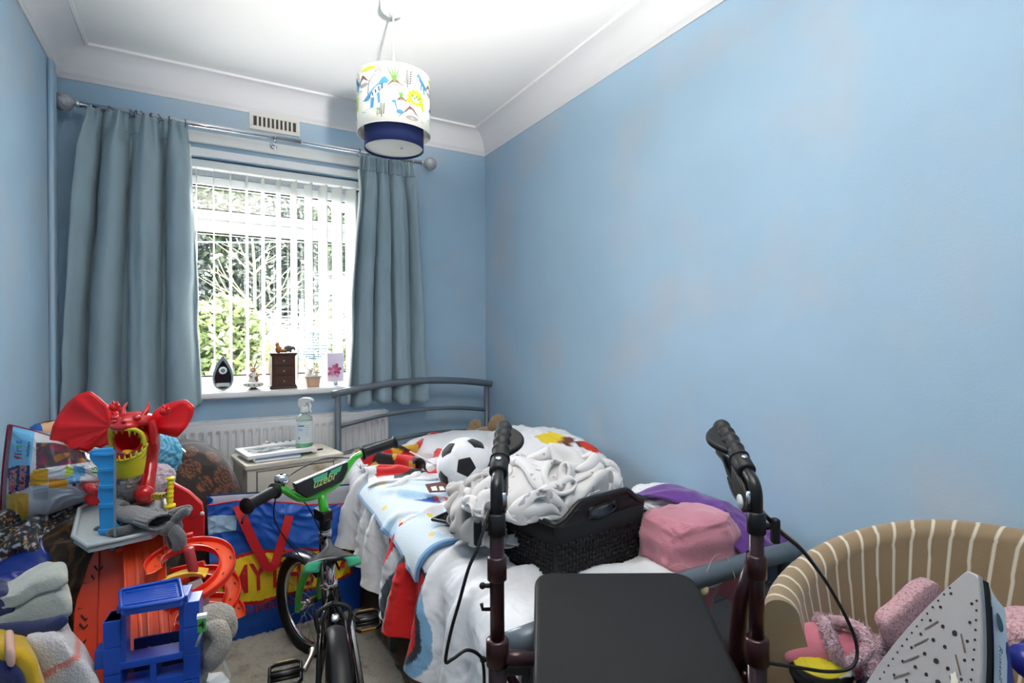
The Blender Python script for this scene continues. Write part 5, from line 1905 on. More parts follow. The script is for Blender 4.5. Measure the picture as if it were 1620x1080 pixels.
MB().grid(lambda u, w: bagf(u, 0).lerp(bagb_(u, 0), w), 20, 4).obj('bottom_sheet', m_bagb, sh, solid=0.0015)
# pale lining band at the top back, white flash top left, binding
MB().grid(lambda u, w: bagb_(u, 0.70 + 0.295 * w) + V((0, -0.003, 0)), 40, 6).obj('lining', M('bag_lining', (176, 178, 186), .6), sh, solid=.001)
MB().tube([bagf(k / 40, 1.0) for k in range(41)], 0.003, 6).obj('binding', m_bagr, sh)
MB().tube([bagb_(k / 40, 1.0) for k in range(41)], 0.003, 6).obj('binding', m_navy, sh)
def bag_patch(poly, mat, name, h):
    # subdivided so that the patch follows the creased front
    mb = MB()
    xs = [p[0] for p in poly]; zs = [p[1] for p in poly]
    N_, K_ = 130, 60
    for i in range(N_):
        for j in range(K_):
            a0, a1 = min(xs) + (max(xs) - min(xs)) * i / N_, min(xs) + (max(xs) - min(xs)) * (i + 1) / N_
            b0, b1 = min(zs) + (max(zs) - min(zs)) * j / K_, min(zs) + (max(zs) - min(zs)) * (j + 1) / K_
            if inpoly((a0 + a1) / 2, (b0 + b1) / 2, poly):
                mb.add([bagf(a0, b0, h), bagf(a1, b0, h), bagf(a1, b1, h), bagf(a0, b1, h)], [(0, 1, 2, 3)])
    return mb.obj(name, mat, sh, smooth=False)
bag_patch([(0.0, .80), (.16, .80), (.17, .90), (0.0, .93)], M('bag_paleblue', (150, 186, 214), .5), 'printed_flash', .0022)
bag_patch([(-.0, .30), (.30, .25), (.62, .30), (.93, .36), (.93, .62), (.60, .66), (.25, .64), (-.0, .60)], m_bagr, 'banner_edge', .0022)
bag_patch([(0.015, .325), (.30, .275), (.62, .325), (.91, .38), (.91, .60), (.60, .635), (.25, .615), (.015, .575)], m_bagy, 'banner', .0032)
def bag_text(cx, cz, sx, sz):
    def f(x, y, h):
        xx = cx + x * sx
        return bagf(xx, cz + y * sz, h + .0085)
    return f
text("SMYTHS", 0.165, bag_text(0.335, 0.445, 0.95, 1.65), M('letter_red', (186, 30, 34), .5), sh, bold=0.0035, spacing=1.12)
text('SUPERSTORES', 0.075, bag_text(0.42, 0.225, 1.0, 1.0), MATS['letter_red'], sh, bold=0.0005, spacing=1.1)

def strap(pts, name='strap', w=0.017):
    mb = MB()
    ps = spline(pts, 8)
    vs, fs = [], []
    for i, p in enumerate(ps):
        t = (ps[min(i + 1, len(ps) - 1)] - ps[max(i - 1, 0)]).normalized()
        s = t.cross(V((0, -1, 0))).normalized() * w
        vs += [p - s, p + s]
    fs = [(2 * i, 2 * i + 1, 2 * i + 3, 2 * i + 2) for i in range(len(ps) - 1)]
    mb.add(vs, fs)
    return mb.obj(name, m_bagr, sh, smooth=False, solid=0.002)
def bp(u, v, h=0.012):
    p = on_y(u, v, 2.36)
    return V((p.x, 2.345 - h, p.z))
strap([bp(374, 797, -.03), bp(383, 815), bp(396, 845), bp(411, 875), bp(421, 892), bp(432, 890, .02), bp(440, 868), bp(450, 835), bp(458, 810, .0), bp(461, 796, -.03)])
strap([bagf(.86, .99, .004), bagf(.86, .8, .006), bagf(.85, .6, .006), bagf(.84, .45, .006)], w=.014)

# ================================================================ BICYCLE
bik = thing('childs_bicycle', 'child-size black and green bicycle parked with its handlebar turned', 'bicycle', (0.31, 1.47, 0), math.atan2(0.68, 0.09))
m_bk = M('bike_black', (20, 20, 22), .25, coat=.6)
m_gn = M('bike_green', (62, 190, 42), .28, coat=.6)
m_al2 = M('crank_metal', (150, 145, 138), .35, metal=.8)
m_mint = M('saddle_mint', (74, 184, 142), .45)
WR = 0.195
WB = 0.685
def wheel(mbp, c, parent, axis, wr=WR):
    """tyre, rim, hub and spokes; axis = wheel axle direction (local)"""
    c = V(c); axis = V(axis).normalized()
    a = V((0, 0, 1)); b = axis.cross(a)
    ring = lambda r, n: [c + (a * math.cos(2 * PI * k / n) + b * math.sin(2 * PI * k / n)) * r for k in range(n)]
    ty = MB().tube(ring(wr - 0.020, 72), 0.0205, 12, closed=True)
    for k in range(72):
        an = 2 * PI * k / 72
        d = a * math.cos(an) + b * math.sin(an)
        t_ = axis.cross(d)
        for s in (-1, 0, 1):
            p = c + d * (wr - 0.001 - (0.005 if s else 0)) + axis * s * 0.011
            R = Matrix((t_, axis, d)).transposed()
            ty.box(p, (0.007, 0.007, 0.005), rot=R)
    ty.obj('tyre', m_rubber, parent, local=True)
    MB().tube(ring(wr - 0.045, 64), 0.009, 10, closed=True, flat=1.0).obj('rim', m_chrome, parent, local=True)
    hb = MB().cyl(c - axis * 0.032, c + axis * 0.032, 0.015).cyl(c - axis * 0.050, c + axis * 0.050, 0.005)
    hb.obj('hub', m_chrome, parent, local=True)
    sp0 = None
    for k in range(20):
        an = 2 * PI * k / 20
        d = a * math.cos(an) + b * math.sin(an)
        MB().cyl(c + d * 0.014 + axis * (0.024 if k % 2 else -0.024), c + d * (wr - 0.046), 0.0011, n=5).obj('spoke', m_chrome, parent, local=True)
def part_empty(name, parent):
    e = bpy.data.objects.new(name, None)
    COL.objects.link(e)
    e.parent = parent
    WM[e.name] = WM[parent.name].copy()
    return e
B = lambda mb, name, mat, parent=bik, **k: mb.obj(name, mat, parent, local=True, **k)
rwh = part_empty('rear_wheel', bik)
wheel(None, (0, 0, WR), rwh, (0, 1, 0))
# steering: turned to the left (towards +y local)
ST = math.radians(33)
hd_ax = V((-0.32, 0, 1)).normalized()      # head tube axis, raked
hp = V((WB - 0.165, 0, 0.40))              # lower head
Rst = Matrix.Rotation(ST, 3, hd_ax)
def stv(p):
    return hp + Rst @ (V(p) - hp)
fax = stv((WB, 0, WR))
fdir = (Rst @ V((0, 1, 0))).normalized()
fwh = part_empty('front_wheel', bik)
wheel(None, (fax.x, fax.y, WR), fwh, (fdir.x, fdir.y, 0))
# fork
fk = MB()
for s in (-1, 1):
    fk.tube([stv(p) for p in spline([(WB - 0.150, s * 0.030, 0.400), (WB - 0.110, s * 0.040, 0.375), (WB - 0.045, s * 0.044, 0.29), (WB, s * 0.044, WR)], 6)], [0.016, 0.016, 0.013, 0.010], 12)
fk.tube([stv((WB - 0.150, -0.032, 0.402)), stv((WB - 0.150, 0.032, 0.402))], 0.016, 12)
B(fk, 'fork', m_gn)
B(MB().cyl(hp - hd_ax * 0.01, hp + hd_ax * 0.105, 0.020), 'head_tube', m_bk)
top = hp + hd_ax * 0.11
B(MB().cyl(top, top + hd_ax * 0.020, 0.022).cyl(top + hd_ax * 0.02, top + hd_ax * 0.028, 0.018), 'headset', m_chrome)
# frame tubes
bbk = V((0.285, 0, 0.225))
seat_top = V((0.235, 0, 0.435))
f = MB()
f.cyl(hp + hd_ax * 0.02, bbk, 0.018)
f.cyl(hp + hd_ax * 0.085, seat_top - V((0, 0, 0.04)), 0.015)
f.cyl(bbk, seat_top, 0.016)
for s in (-1, 1):
    f.tube([bbk + V((0, s * 0.015, 0)), V((0.15, s * 0.040, 0.205)), V((0, s * 0.050, WR))], 0.009, 10)
    f.tube([seat_top - V((0, 0, 0.03)), V((0.14, s * 0.035, 0.36)), V((0, s * 0.050, WR))], 0.008, 10)
B(f, 'frame', m_bk)
B(MB().cyl(seat_top - V((0, 0, 0.06)), seat_top + V((-0.012, 0, 0.085)), 0.0125), 'seat_post', m_chrome)
B(MB().cyl(seat_top - V((0, 0, 0.008)), seat_top + V((0, 0, 0.012)), 0.021).cyl(seat_top + V((0, -.02, 0)), seat_top + V((0, .03, 0)), .006), 'seat_clamp', m_chrome)
# saddle: nose forward, wide rounded tail with mint corner patches
sc_ = seat_top + V((-0.015, 0, 0.105))
def sad(u, w):
    x = -0.115 + 0.245 * u
    hw = 0.014 + 0.066 * (1 - sstep(0.12, 0.78, u)) + 0.0 * u
    hw *= math.sqrt(max(1 - max((0.10 - u) / 0.10, 0) ** 2 * 0.75, .02)) * (1 if u < .93 else math.sqrt(max(1 - ((u - .93) / .07) ** 2 * .8, .05)))
    a = -1 + 2 * w
    y = hw * math.sin(a * PI / 2 * 0.98)
    z = 0.022 * math.cos(a * PI / 2) ** 0.6 - 0.022 + 0.018 * (1 - u) - 0.012 * math.exp(-(a / .35) ** 2) * (1 - sstep(.0, .5, u)) * 0.0 + 0.010 * sstep(.25, 0, u)
    z -= 0.014 * abs(a) ** 4
    return sc_ + V((x, y, z))
def sad_col(u, w):
    a = abs(-1 + 2 * w)
    if u < 0.20 and a > 0.50 + 1.9 * u:
        return (74, 184, 142)
    return (26, 26, 29)
sd = MB().grid(sad, 50, 36, colfn=sad_col)
B(sd, 'saddle', M('saddle_vinyl', (20, 20, 20), .35, vcol=True, coat=.2), solid=0.012)
B(MB().tube([sc_ + V((-.07, -.02, -.03)), sc_ + V((.02, -.015, -.035)), sc_ + V((.10, -.006, -.02))], .0035, 8).tube([sc_ + V((-.07, .02, -.03)), sc_ + V((.02, .015, -.035)), sc_ + V((.10, .006, -.02))], .0035, 8), 'saddle_rails', m_chrome)
# handlebar: quill, Y junction, sweep up and out, grips
hb_c = top + hd_ax * 0.028
stem = MB()
stem.cyl(hb_c, hb_c + hd_ax * 0.045, 0.020)
stem.box(stv(hb_c + hd_ax * 0.055 + V((0.012, 0, 0))), (0.055, 0.040, 0.040), rot=Rst @ Matrix.Rotation(-.3, 3, 'Y'))
B(stem, 'stem', m_black, smooth=True, bevel=0.003)
hbase = hb_c + hd_ax * 0.055 + V((0.004, 0, 0))
U = V((-0.10, 0, 1)).normalized()
def hb(y, z, x=0.0):
    return stv(hbase + V((x - 0.06 * z, y, z)))
bar_ = MB()
bar_.tube([hb(0, 0.0), hb(0, 0.03), hb(0.0, 0.075)], [0.0155, 0.0155, 0.014], 16)
bar_.tube(spline([hb(-0.245, 0.165, -0.055), hb(-0.165, 0.160, -.022), hb(-0.135, 0.147, -0.01), hb(-0.105, 0.115), hb(-0.07, 0.088), hb(0, 0.076), hb(0.07, 0.088), hb(0.105, 0.115), hb(0.135, 0.147, -.01), hb(0.165, 0.160, -.022), hb(0.245, 0.165, -.055)], 8), 0.0118, 14)
B(bar_, 'handlebar', m_gn)
for s in (-1, 1):
    g0, g1 = hb(s * 0.170, 0.160, -.023), hb(s * 0.290, 0.167, -.073)
    pts, rr_ = [], []
    for k in range(41):
        t = k / 40
        pts.append(g0.lerp(g1, t))
        r_ = 0.0165 + (0.0012 if k % 2 else 0) + (0.008 if k < 3 else 0) + (0.007 if k > 37 else 0)
        rr_.append(r_)
    gp = MB().tube(pts, rr_, 18)
    B(gp, 'grip', m_rubber)
# pad on the bar with printed script
pc = hb(0, 0.135, -0.018)
pdx = (Rst @ V((0, -1, 0))).normalized()
pdz = (hb(0, 0.16) - hb(0, 0.08)).normalized()
pdn = pdx.cross(pdz).normalized()
if pdn.dot(WM[bik.name].inverted() @ CAM - pc) < 0:
    pdn = -pdn
fn_ = lambda x, y, h: pc + pdx * x + pdz * y + pdn * (h + 0.008)
pad = B(MB().prism([fn_(x, y, 0) for x, y in ((-.105, .022), (.105, .022), (.100, -.010), (.070, -.042), (-.070, -.042), (-.100, -.010))], pdn * -0.018), 'bar_pad', m_black, smooth=True, bevel=0.003)
B(MB().prism([fn_(x, y, .0002) for x, y in ((-.104, .0225), (.104, .0225), (.104, .0195), (-.104, .0195))], pdn * .001), 'pad_edge', m_white, pad, smooth=False)
WMb = WM[bik.name]
wfn = lambda x, y, h: WMb @ fn_(x, y, h)
for poly in ([(-.040, .015), (.018, .015), (.012, -.006), (-.036, -.004)], [(.030, .015), (.078, .015), (.066, -.002), (.028, .000)]):
    decal(poly, wfn, m_mint, pad, 'pad_print', depth=.0006)
text('uzebr', 0.040, lambda x, y, h: wfn(x, y - .008, h + .0008), M('pad_script', (176, 196, 120), .5), pad, bold=0.0006, shear=.45)
# bell on the left
bp_ = hb(0.142, 0.155, -0.01)
B(MB().cyl(bp_, bp_ + V((0, 0, 0.018)), 0.010), 'bell_clamp', m_black)
B(MB().lathe([(0.021, 0.0), (0.022, 0.004), (0.022, 0.018), (0.020, 0.024), (0.010, 0.027), (0.003, 0.028)], bp_ + V((0, 0, 0.016)), n=32), 'bell', m_chrome)
B(MB().lathe([(0.006, 0.0), (0.005, 0.004)], bp_ + V((0, 0, 0.043)), n=16), 'bell_cap', m_black)
for s in (1,):
    B(MB().tube(spline([hb(s * 0.160, 0.150, 0.0), hb(s * 0.19, 0.130, 0.02), hb(s * 0.26, 0.120, 0.0), hb(s * 0.285, 0.105, -.02)], 6), [0.007, 0.005, 0.005], 8, flat=.6), 'brake_lever', m_black)
# cables
B(MB().tube(spline([hb(0.150, 0.140, 0.01), hb(0.150, 0.05, 0.05), stv((WB - 0.10, 0.09, 0.52)), stv((WB - 0.12, 0.055, 0.43)), stv((WB - 0.11, 0.045, 0.385))], 8), 0.0022, 8), 'brake_cable', m_black)
B(MB().tube(spline([hb(-0.150, 0.148, 0.01), hb(-0.06, 0.175, 0.05), hb(0.06, 0.168, 0.05), hb(0.11, 0.145, 0.03), hb(0.03, 0.03, .04), bbk + V((0.14, -0.02, 0.19)), bbk + V((0.0, -0.03, 0.08)), V((0.16, -0.035, 0.40))], 8), 0.0022, 8), 'brake_cable', m_black)
# brake caliper + mudguards
cal = MB()
for s in (-1, 1):
    cal.tube(spline([stv((WB - 0.140, 0, 0.412)), stv((WB - 0.125, s * 0.045, 0.40)), stv((WB - 0.10, s * 0.040, 0.365))], 5), [.007, .006], 8)
B(cal, 'front_brake', m_al2)
def guard(c, parent_fn, a0, a1, name, mat, rad=WR + 0.014, hw=0.026):
    def g(u, w):
        an = math.radians(a0 + (a1 - a0) * u)
        x, z = math.cos(an), math.sin(an)
        e = -1 + 2 * w
        rr_ = rad - 0.010 * e * e
        return parent_fn(V((c[0] + x * rr_, e * hw, c[2] + z * rr_)))
    B(MB().grid(g, 40, 8), name, mat, solid=.002)
guard((WB, 0, WR), lambda p: stv(p), 62, 132, 'front_mudguard', m_bk)
guard((0, 0, WR), lambda p: p, 20, 150, 'rear_mudguard', m_black)
# crank, chain guard, pedals
B(MB().cyl(bbk + V((0, -0.045, 0)), bbk + V((0, 0.045, 0)), 0.018), 'bottom_bracket', m_al2)
ca_ = math.radians(2)
for s in (-1, 1):
    d = V((math.cos(ca_), 0, math.sin(ca_))) * (0.100 if s < 0 else -0.100)
    o = bbk + V((0, s * 0.050, 0))
    e = bbk + d + V((0, s * 0.078, 0))
    B(MB().tube(spline([o, o + d * 0.3 + V((0, s * .004, 0)), o + d * .85 + V((0, s * .022, 0)), e], 5), [.011, .008, .010], 12, flat=.7), 'crank', m_al2)
    pe = part_empty('pedal', bik)
    pcn = e + V((0, s * 0.050, 0))
    tilt = Matrix.Rotation(-.35, 3, 'Y')
    pf = MB()
    def pv(x, y, z=0):
        return pcn + tilt @ V((x, y, z))
    corner = [pv(x, y) for x, y in ((-.030, -.042), (.030, -.042), (.038, -.030), (.038, .030), (.030, .042), (-.030, .042), (-.038, .030), (-.038, -.030))]
    pf.tube(corner, 0.0050, 8, closed=True, flat=1.5)
    pf.tube([pv(-.014, -.04), pv(-.014, .04)], .0045, 8).tube([pv(.014, -.04), pv(.014, .04)], .0045, 8)
    pf.tube([pv(0, -.045), pv(0, .042)], .009, 10)
    B(pf, 'pedal_body', m_black, pe)
    for x in (-.0405, .0405):
        B(MB().box(pv(x, 0), (0.004, 0.048, 0.012), rot=tilt), 'reflector', M('amber_reflector', (214, 150, 30), .3), pe, smooth=False)
def cg(u, w):
    t = u
    c = bbk.lerp(V((0.0, 0, WR)), t) + V((0, -0.062, 0))
    return c
gd = []
for k in range(17):
    an = -PI / 2 + PI * k / 16
    gd.append(bbk + V((math.cos(an) * 0.062, -0.058, math.sin(an) * 0.062)))
for k in range(13):
    an = PI / 2 + PI * k / 12
    gd.append(V((math.cos(an) * 0.034, -0.058, WR + math.sin(an) * 0.034)))
B(MB().prism(gd, (0, -0.016, 0)), 'chain_guard', m_bk, smooth=True, bevel=0.004)
# brake arms at the seat stays, rear reflector, rear brake rod
cal = MB()
for s in (-1, 1):
    cal.tube(spline([V((0.135, 0, 0.425)), V((0.125, s * 0.045, 0.405)), V((0.105, s * 0.040, 0.360))], 5), [.007, .006], 8)
cal.tube([V((0.12, -0.045, 0.40)), V((0.10, -0.075, 0.37))], .0025, 8)
B(cal, 'rear_brake', m_black)
B(MB().lathe([(.011, 0), (.012, .006), (.008, .009)], V((0.06, 0, 0.415)), axis=V((-.6, 0, .8)), n=20), 'guard_bolt', m_chrome)
for y in (-.115, .115):
    # stabiliser-free kick stand replaced by small stand leg on the left only
    pass
B(MB().tube([V((0.02, 0.06, 0.185)), V((0.03, 0.16, 0.004))], .006, 8).cyl(V((0.02, 0.045, 0.185)), V((0.02, 0.07, 0.185)), .010), 'kick_stand', m_al2)

# ================================================================ RUG
def rugf(u, w):
    x = -0.42 + 1.03 * u + 0.008 * noise.noise(V((u * 40, w * 40, 0)))
    y = 0.75 + 1.62 * w + 0.006 * noise.noise(V((u * 40, w * 40, 5)))
    z = 0.016 + 0.007 * noise.noise(V((x * 90, y * 90, 0))) + 0.004 * noise.noise(V((x * 200, y * 200, 2)))
    if min(u, 1 - u, w, 1 - w) < 0.004:
        z = 0.001
    return V((x, y, z))
m_rug = M('cream_rug', (200, 194, 178), .95, c2=(140, 132, 116), mask=('noise', 14, .5, .7), bump=.9, bscale=330, sheen=.3)
rg = thing('cream_rug', 'cream woven pile rug under the bicycle', 'rug', (0.095, 1.56, 0))
MB().grid(rugf, 260, 400).obj('pile', m_rug, rg)
# spots of dirt / crumbs on the rug edge tufts
tf = MB()
rnd = random.Random(4)
for k in range(900):
    y = 0.75 + 1.62 * rnd.random()
    x = 0.607 + rnd.uniform(-.006, .004)
    a = rnd.uniform(-.8, .8)
    tf.tube([(x, y, 0.014), (x + 0.010 * math.cos(a), y + .010 * math.sin(a), 0.003)], [.0025, .0012], 4, cap=False)
tag(tf.obj('edge_tufts', m_rug, rg), kind='stuff')
# ================================================================ ROLLATOR
m_mar = M('maroon_metal', (48, 9, 15), .3, metal=.2, coat=.4)
m_tubeb = M('tube_black', (14, 14, 16), .35, coat=.1)
m_grip = M('grip_rubber', (24, 24, 27), .5)
rc_ = (at(785, 1080, 0.95) + at(1195, 1080, 0.95)) / 2
ro = thing('rollator', 'maroon and black wheeled walking frame with padded seat at the bed foot', 'walking frame', (rc_.x, rc_.y, 0))
hfw = V((math.sin(YAW), math.cos(YAW), 0))         # away from the door
hrt = V((math.cos(YAW), -math.sin(YAW), 0))
def ph(u, d, z):
    p = at(u, 540, d)
    return V((p.x, p.y, z))
for s, u0_, du in ((-1, 784, 0.0), (1, 1195, -0.002)):
    D = 0.96
    base = ph(u0_, D, 0)
    # lower leg tube (wide, maroon), clamp sleeves, black upper tube bending away into the grip
    side = part_empty('side_post', ro)
    P = lambda z, f=0.0, r=0.0: base + hfw * f + hrt * r + V((0, 0, z))
    MB().tube([P(0.12), P(0.640)], 0.0165, 20).obj('lower_post', m_mar, side)
    MB().tube([P(0.62), P(0.862)], 0.0130, 18).obj('upper_post', m_mar, side)
    MB().tube([P(0.600), P(0.602), P(0.645), P(0.648)], [0.017, 0.0205, 0.0205, 0.017], 20).obj('lower_collar', m_mar, side)
    MB().tube([P(0.752), P(0.754), P(0.792), P(0.795)], [0.0145, 0.0175, 0.0175, 0.0145], 20).obj('middle_collar', m_mar, side)
    MB().tube([P(0.832), P(0.834), P(0.870), P(0.872)], [0.014, 0.0160, 0.0160, 0.013], 20).obj('upper_collar', m_tubeb, side)
    az = math.radians(4 if s < 0 else 2)
    el = math.radians(24)
    g = (hfw * math.cos(az) + hrt * math.sin(az)) * math.cos(el) + V((0, 0, math.sin(el)))
    lat = hrt * s
    b0 = P(0.868)
    bend = [b0, P(0.900), P(0.920, 0.010), P(0.920, 0.010) + g * 0.03, P(0.920, 0.010) + g * 0.06]
    MB().tube(spline(bend, 6), 0.0112, 16).obj('bent_tube', m_tubeb, side)
    gs = P(0.920, 0.010) + g * 0.035
    # socket block and screw
    MB().tube([gs - g * 0.004, gs, gs + g * 0.035, gs + g * 0.040], [0.0155, 0.0175, 0.0175, 0.0155], 20).obj('grip_socket', m_grip, side)
    sc2 = gs + g * 0.018 + (V((0, 0, 1)) - g * g.z).normalized() * -0.0 
    upg = (V((0, 0, 1)) - g * g.z).normalized()
    bk_dir = (-hfw + g * hfw.dot(g)).normalized()
    MB().lathe([(0.0055, 0), (0.0055, 0.003), (0.003, 0.0035)], gs + g * 0.018 + upg * 0.0170, axis=upg, n=18).obj('screw', m_chrome, side)
    # grip: finger ridges below, flared palm rest to the outside
    pts, rr_ = [], []
    for k in range(61):
        t = k / 60
        pts.append(gs + g * (0.036 + 0.118 * t) + upg * 0.004 * math.sin(PI * t))
        r_ = 0.0165 + 0.0016 * math.cos(t * 4.5 * 2 * PI) * (0.2 < t < 0.95)
        if t < 0.05: r_ = 0.0195
        if t > 0.93: r_ = 0.0175 * math.sqrt(max(1 - ((t - .93) / .075) ** 2, .08))
        rr_.append(r_)
    MB().tube(pts, rr_, 20).obj('grip', m_grip, side)
    pal = []
    inward = -lat if s > 0 else -lat
    for k in range(24):
        t = k / 23
        w_ = 0.036 * math.sin(PI * min(t * 1.02, 1)) ** 0.75
        pal.append(gs + g * (0.052 + 0.100 * t) + inward * (0.008 + w_) )
    pal = pal + [gs + g * 0.150, gs + g * 0.052]
    MB().prism([p - upg * 0.007 for p in pal], upg * 0.013).obj('palm_rest', m_grip, side, smooth=True, bevel=0.005)
    # brake housing, lever loop and hook below the grip
    dn = -upg
    hs = gs + g * 0.0 + inward * 0.004
    blk = [hs + g * a + dn * b for a, b in ((0.035, 0.010), (0.020, 0.050), (-0.045, 0.060), (-0.068, 0.035), (-0.025, 0.012))]
    MB().prism([p - lat * 0.012 for p in blk], lat * 0.022).obj('brake_housing', m_black, side, smooth=True, bevel=0.004)
    MB().tube(spline([hs + dn * 0.045 + g * 0.0, hs + dn * 0.050 + g * 0.045, hs + dn * 0.040 + g * 0.085, hs + dn * 0.046 + g * 0.120, hs + dn * 0.036 + g * 0.140], 6), [0.010, 0.008, 0.0085, 0.009, 0.005], 12, flat=0.55, upv=dn).obj('brake_lever', m_black, side)
    MB().tube(spline([hs + dn * 0.058 + g * -0.03, hs + dn * 0.070 + g * 0.02, hs + dn * 0.062 + g * 0.06], 6), [0.007, 0.006, 0.004], 10, flat=.6, upv=dn).obj('parking_lever', m_black, side)
    MB().lathe([(0.013, 0), (0.013, 0.002), (0.0, 0.0022)], hs + dn * 0.042 - g * 0.035 + inward * 0.013, axis=inward, n=20, capt=False).obj('lever_badge', M('badge_white', (216, 218, 220), .5), side)
    MB().cyl(b0 + inward * 0.013 + V((0, 0, 0.015)), b0 + inward * 0.013 + V((0, 0, 0.040)), 0.0045, n=12).obj('cable_adjuster', m_chrome, side)
    # clamp knob
    kd = lat if s > 0 else -hrt
    kp = P(0.845)
    MB().cyl(kp, kp + kd * 0.026, 0.006, n=12).box(kp + kd * 0.034 - V((0, 0, 0.008)), (0.014, 0.016, 0.045), rot=YAW * -1).obj('clamp_knob', m_black, side, smooth=True, bevel=0.004)
    if s < 0:
        for z in (0.742, 0.610):
            MB().cyl(P(z), P(z) - hrt * 0.024, 0.004, n=10).ell(P(z) - hrt * 0.026, (0.006, 0.006, 0.006), 12, 8).obj('adjusting_pin', m_black, side)
        MB().tube([P(0.700) - hrt * 0.010, P(0.700) - hrt * 0.026, P(0.700) - hrt * 0.028 + V((0, 0, 0.010))], .0035, 8).obj('cable_hook', m_black, side)
    # legs: rear leg slopes away, both with wheels
    MB().tube([P(0.55), P(0.12)], 0.0150, 16).obj('front_leg', m_mar, side)
    rl = MB()
    rl.tube([P(0.775, 0.012), P(0.70, 0.035, -0.012 * s), P(0.11, 0.20 if s < 0 else 0.16, -0.02 * s)] if s > 0 else [P(0.58, 0.010), P(0.11, 0.02, -0.06)], 0.0145, 16)
    rl.obj('rear_leg', m_mar, side)
    if s > 0:
        MB().prism([P(0.80, 0.014) - hrt * 0.006, P(0.70, 0.03) - hrt * 0.006, P(0.69, 0.055) - hrt * 0.006, P(0.79, 0.030) - hrt * 0.006], hrt * 0.012).obj('hinge_plate', m_mar, side, smooth=False, bevel=.002)
    for c_, in ((P(0.10),), (P(0.10, 0.20 if s < 0 else 0.16, -0.02 * s) if s > 0 else P(0.10, 0.02, -0.06),)):
        wl_ = MB().lathe([(0.03, -0.016), (0.092, -0.015), (0.100, -0.008), (0.100, 0.008), (0.092, 0.015), (0.03, 0.016)], c_ - hrt * s * .0, axis=hrt, n=40)
        wl_.obj('wheel', m_rubber, side)
        MB().lathe([(0.02, -0.018), (0.06, -0.017), (0.06, 0.017), (0.02, 0.018)], c_, axis=hrt, n=30).obj('hub_cap', M('hub_grey', (110, 112, 116), .5), side)
    # cable
    if s < 0:
        cpts = [b0 + V((0, 0, 0.01)) - hrt * 0.012, at(757, 862, .93), at(741, 900, .92), at(727, 950, .92), at(713, 1000, .92), at(705, 1045, .92), at(716, 1042, .92), at(738, 1028, .93), at(758, 1036, .94), at(765, 1055, .95), at(766, 1100, .95)]
    else:
        cpts = [b0 + V((0, 0, 0.0)) + hrt * 0.012, at(1235, 842, .97), at(1270, 872, .98), at(1310, 925, .98), at(1345, 990, .97), at(1356, 1030, .96), at(1346, 1056, .95), at(1310, 1062, .95), at(1260, 1055, .95), at(1215, 1048, .95)]
    MB().tube(spline(cpts, 8), 0.0030, 8).obj('brake_cable', m_black, side)
    if s > 0:
        MB().tube(spline([c_ + V((0, 0, 0.006)) for c_ in cpts[:4]], 8), 0.0018, 8).obj('inner_cable', m_chrome, side)
# seat: padded panel, rounded corners, gently tilted
zc_ = 0.615
def seat_out(n=10):
    c1, c2, c3, c4 = at(842, 1120, 0.91), at(1200, 1120, 0.90), at(1094, 908, 1.262), at(846, 908, 1.262)
    return c1, c2, c3, c4
c1, c2, c3, c4 = seat_out()
c1.z = c2.z = 0.562
c3.z = c4.z = 0.638
def rounded(pts, rads, n=8):
    out = []
    m = len(pts)
    for i, p in enumerate(pts):
        a, b_ = pts[i - 1], pts[(i + 1) % m]
        r_ = rads[i]
        p0 = p + (a - p).normalized() * r_
        p1 = p + (b_ - p).normalized() * r_
        for k in range(n + 1):
            t = k / n
            out.append(p0 * (1 - t) ** 2 + p * 2 * t * (1 - t) + p1 * t * t)
    return out
ol = rounded([c1, c2, c3, c4], [0.03, 0.03, 0.055, 0.04])
MB().prism(ol, V((0, 0, -0.030))).obj('seat_pad', M('seat_vinyl', (13, 13, 15), .72, bump=.12, bscale=340, coat=.05), ro, smooth=True, bevel=0.012, seg=4)
cb_ = (c1 + c2 + c3 + c4) / 4
MB().box(cb_ + V((0, 0, -0.040)), (0.26, 0.24, 0.010), rot=-YAW).obj('seat_board', m_black, ro, smooth=False)
m = MB()
xb_l, xb_r = ph(784, .96, .615), ph(1195, .96, .600)
MB().tube([xb_l, xb_l.lerp(xb_r, .14) + V((0, 0, -.002))], 0.0125, 16).obj('cross_bar', m_mar, ro)
MB().tube([xb_r + V((0, 0, -.06)), xb_r.lerp(xb_l, .10) + V((0, 0, -.062))], 0.0125, 16).obj('cross_bar', m_mar, ro)
MB().box(xb_l + hrt * 0.035 + V((0, 0, -.020)), (0.05, 0.02, 0.020), rot=-YAW).obj('seat_bracket', m_black, ro, smooth=True, bevel=.004)
MB().tube(spline([ph(800, 1.0, .56), ph(850, 1.0, .50), ph(1000, 1.0, .46), ph(1140, 1.0, .50), ph(1180, 1.0, .56)], 6), .009, 12).obj('brace', m_mar, ro)
# fabric pouch under the seat, seen right of the pad
MB().prism([at(1100, 1010, 1.12), at(1195, 1040, 1.0), at(1195, 1130, 1.0), at(1100, 1130, 1.10)], hfw * 0.05).obj('pouch', M('pouch_black', (26, 26, 30), .9), ro, smooth=True, bevel=.01)

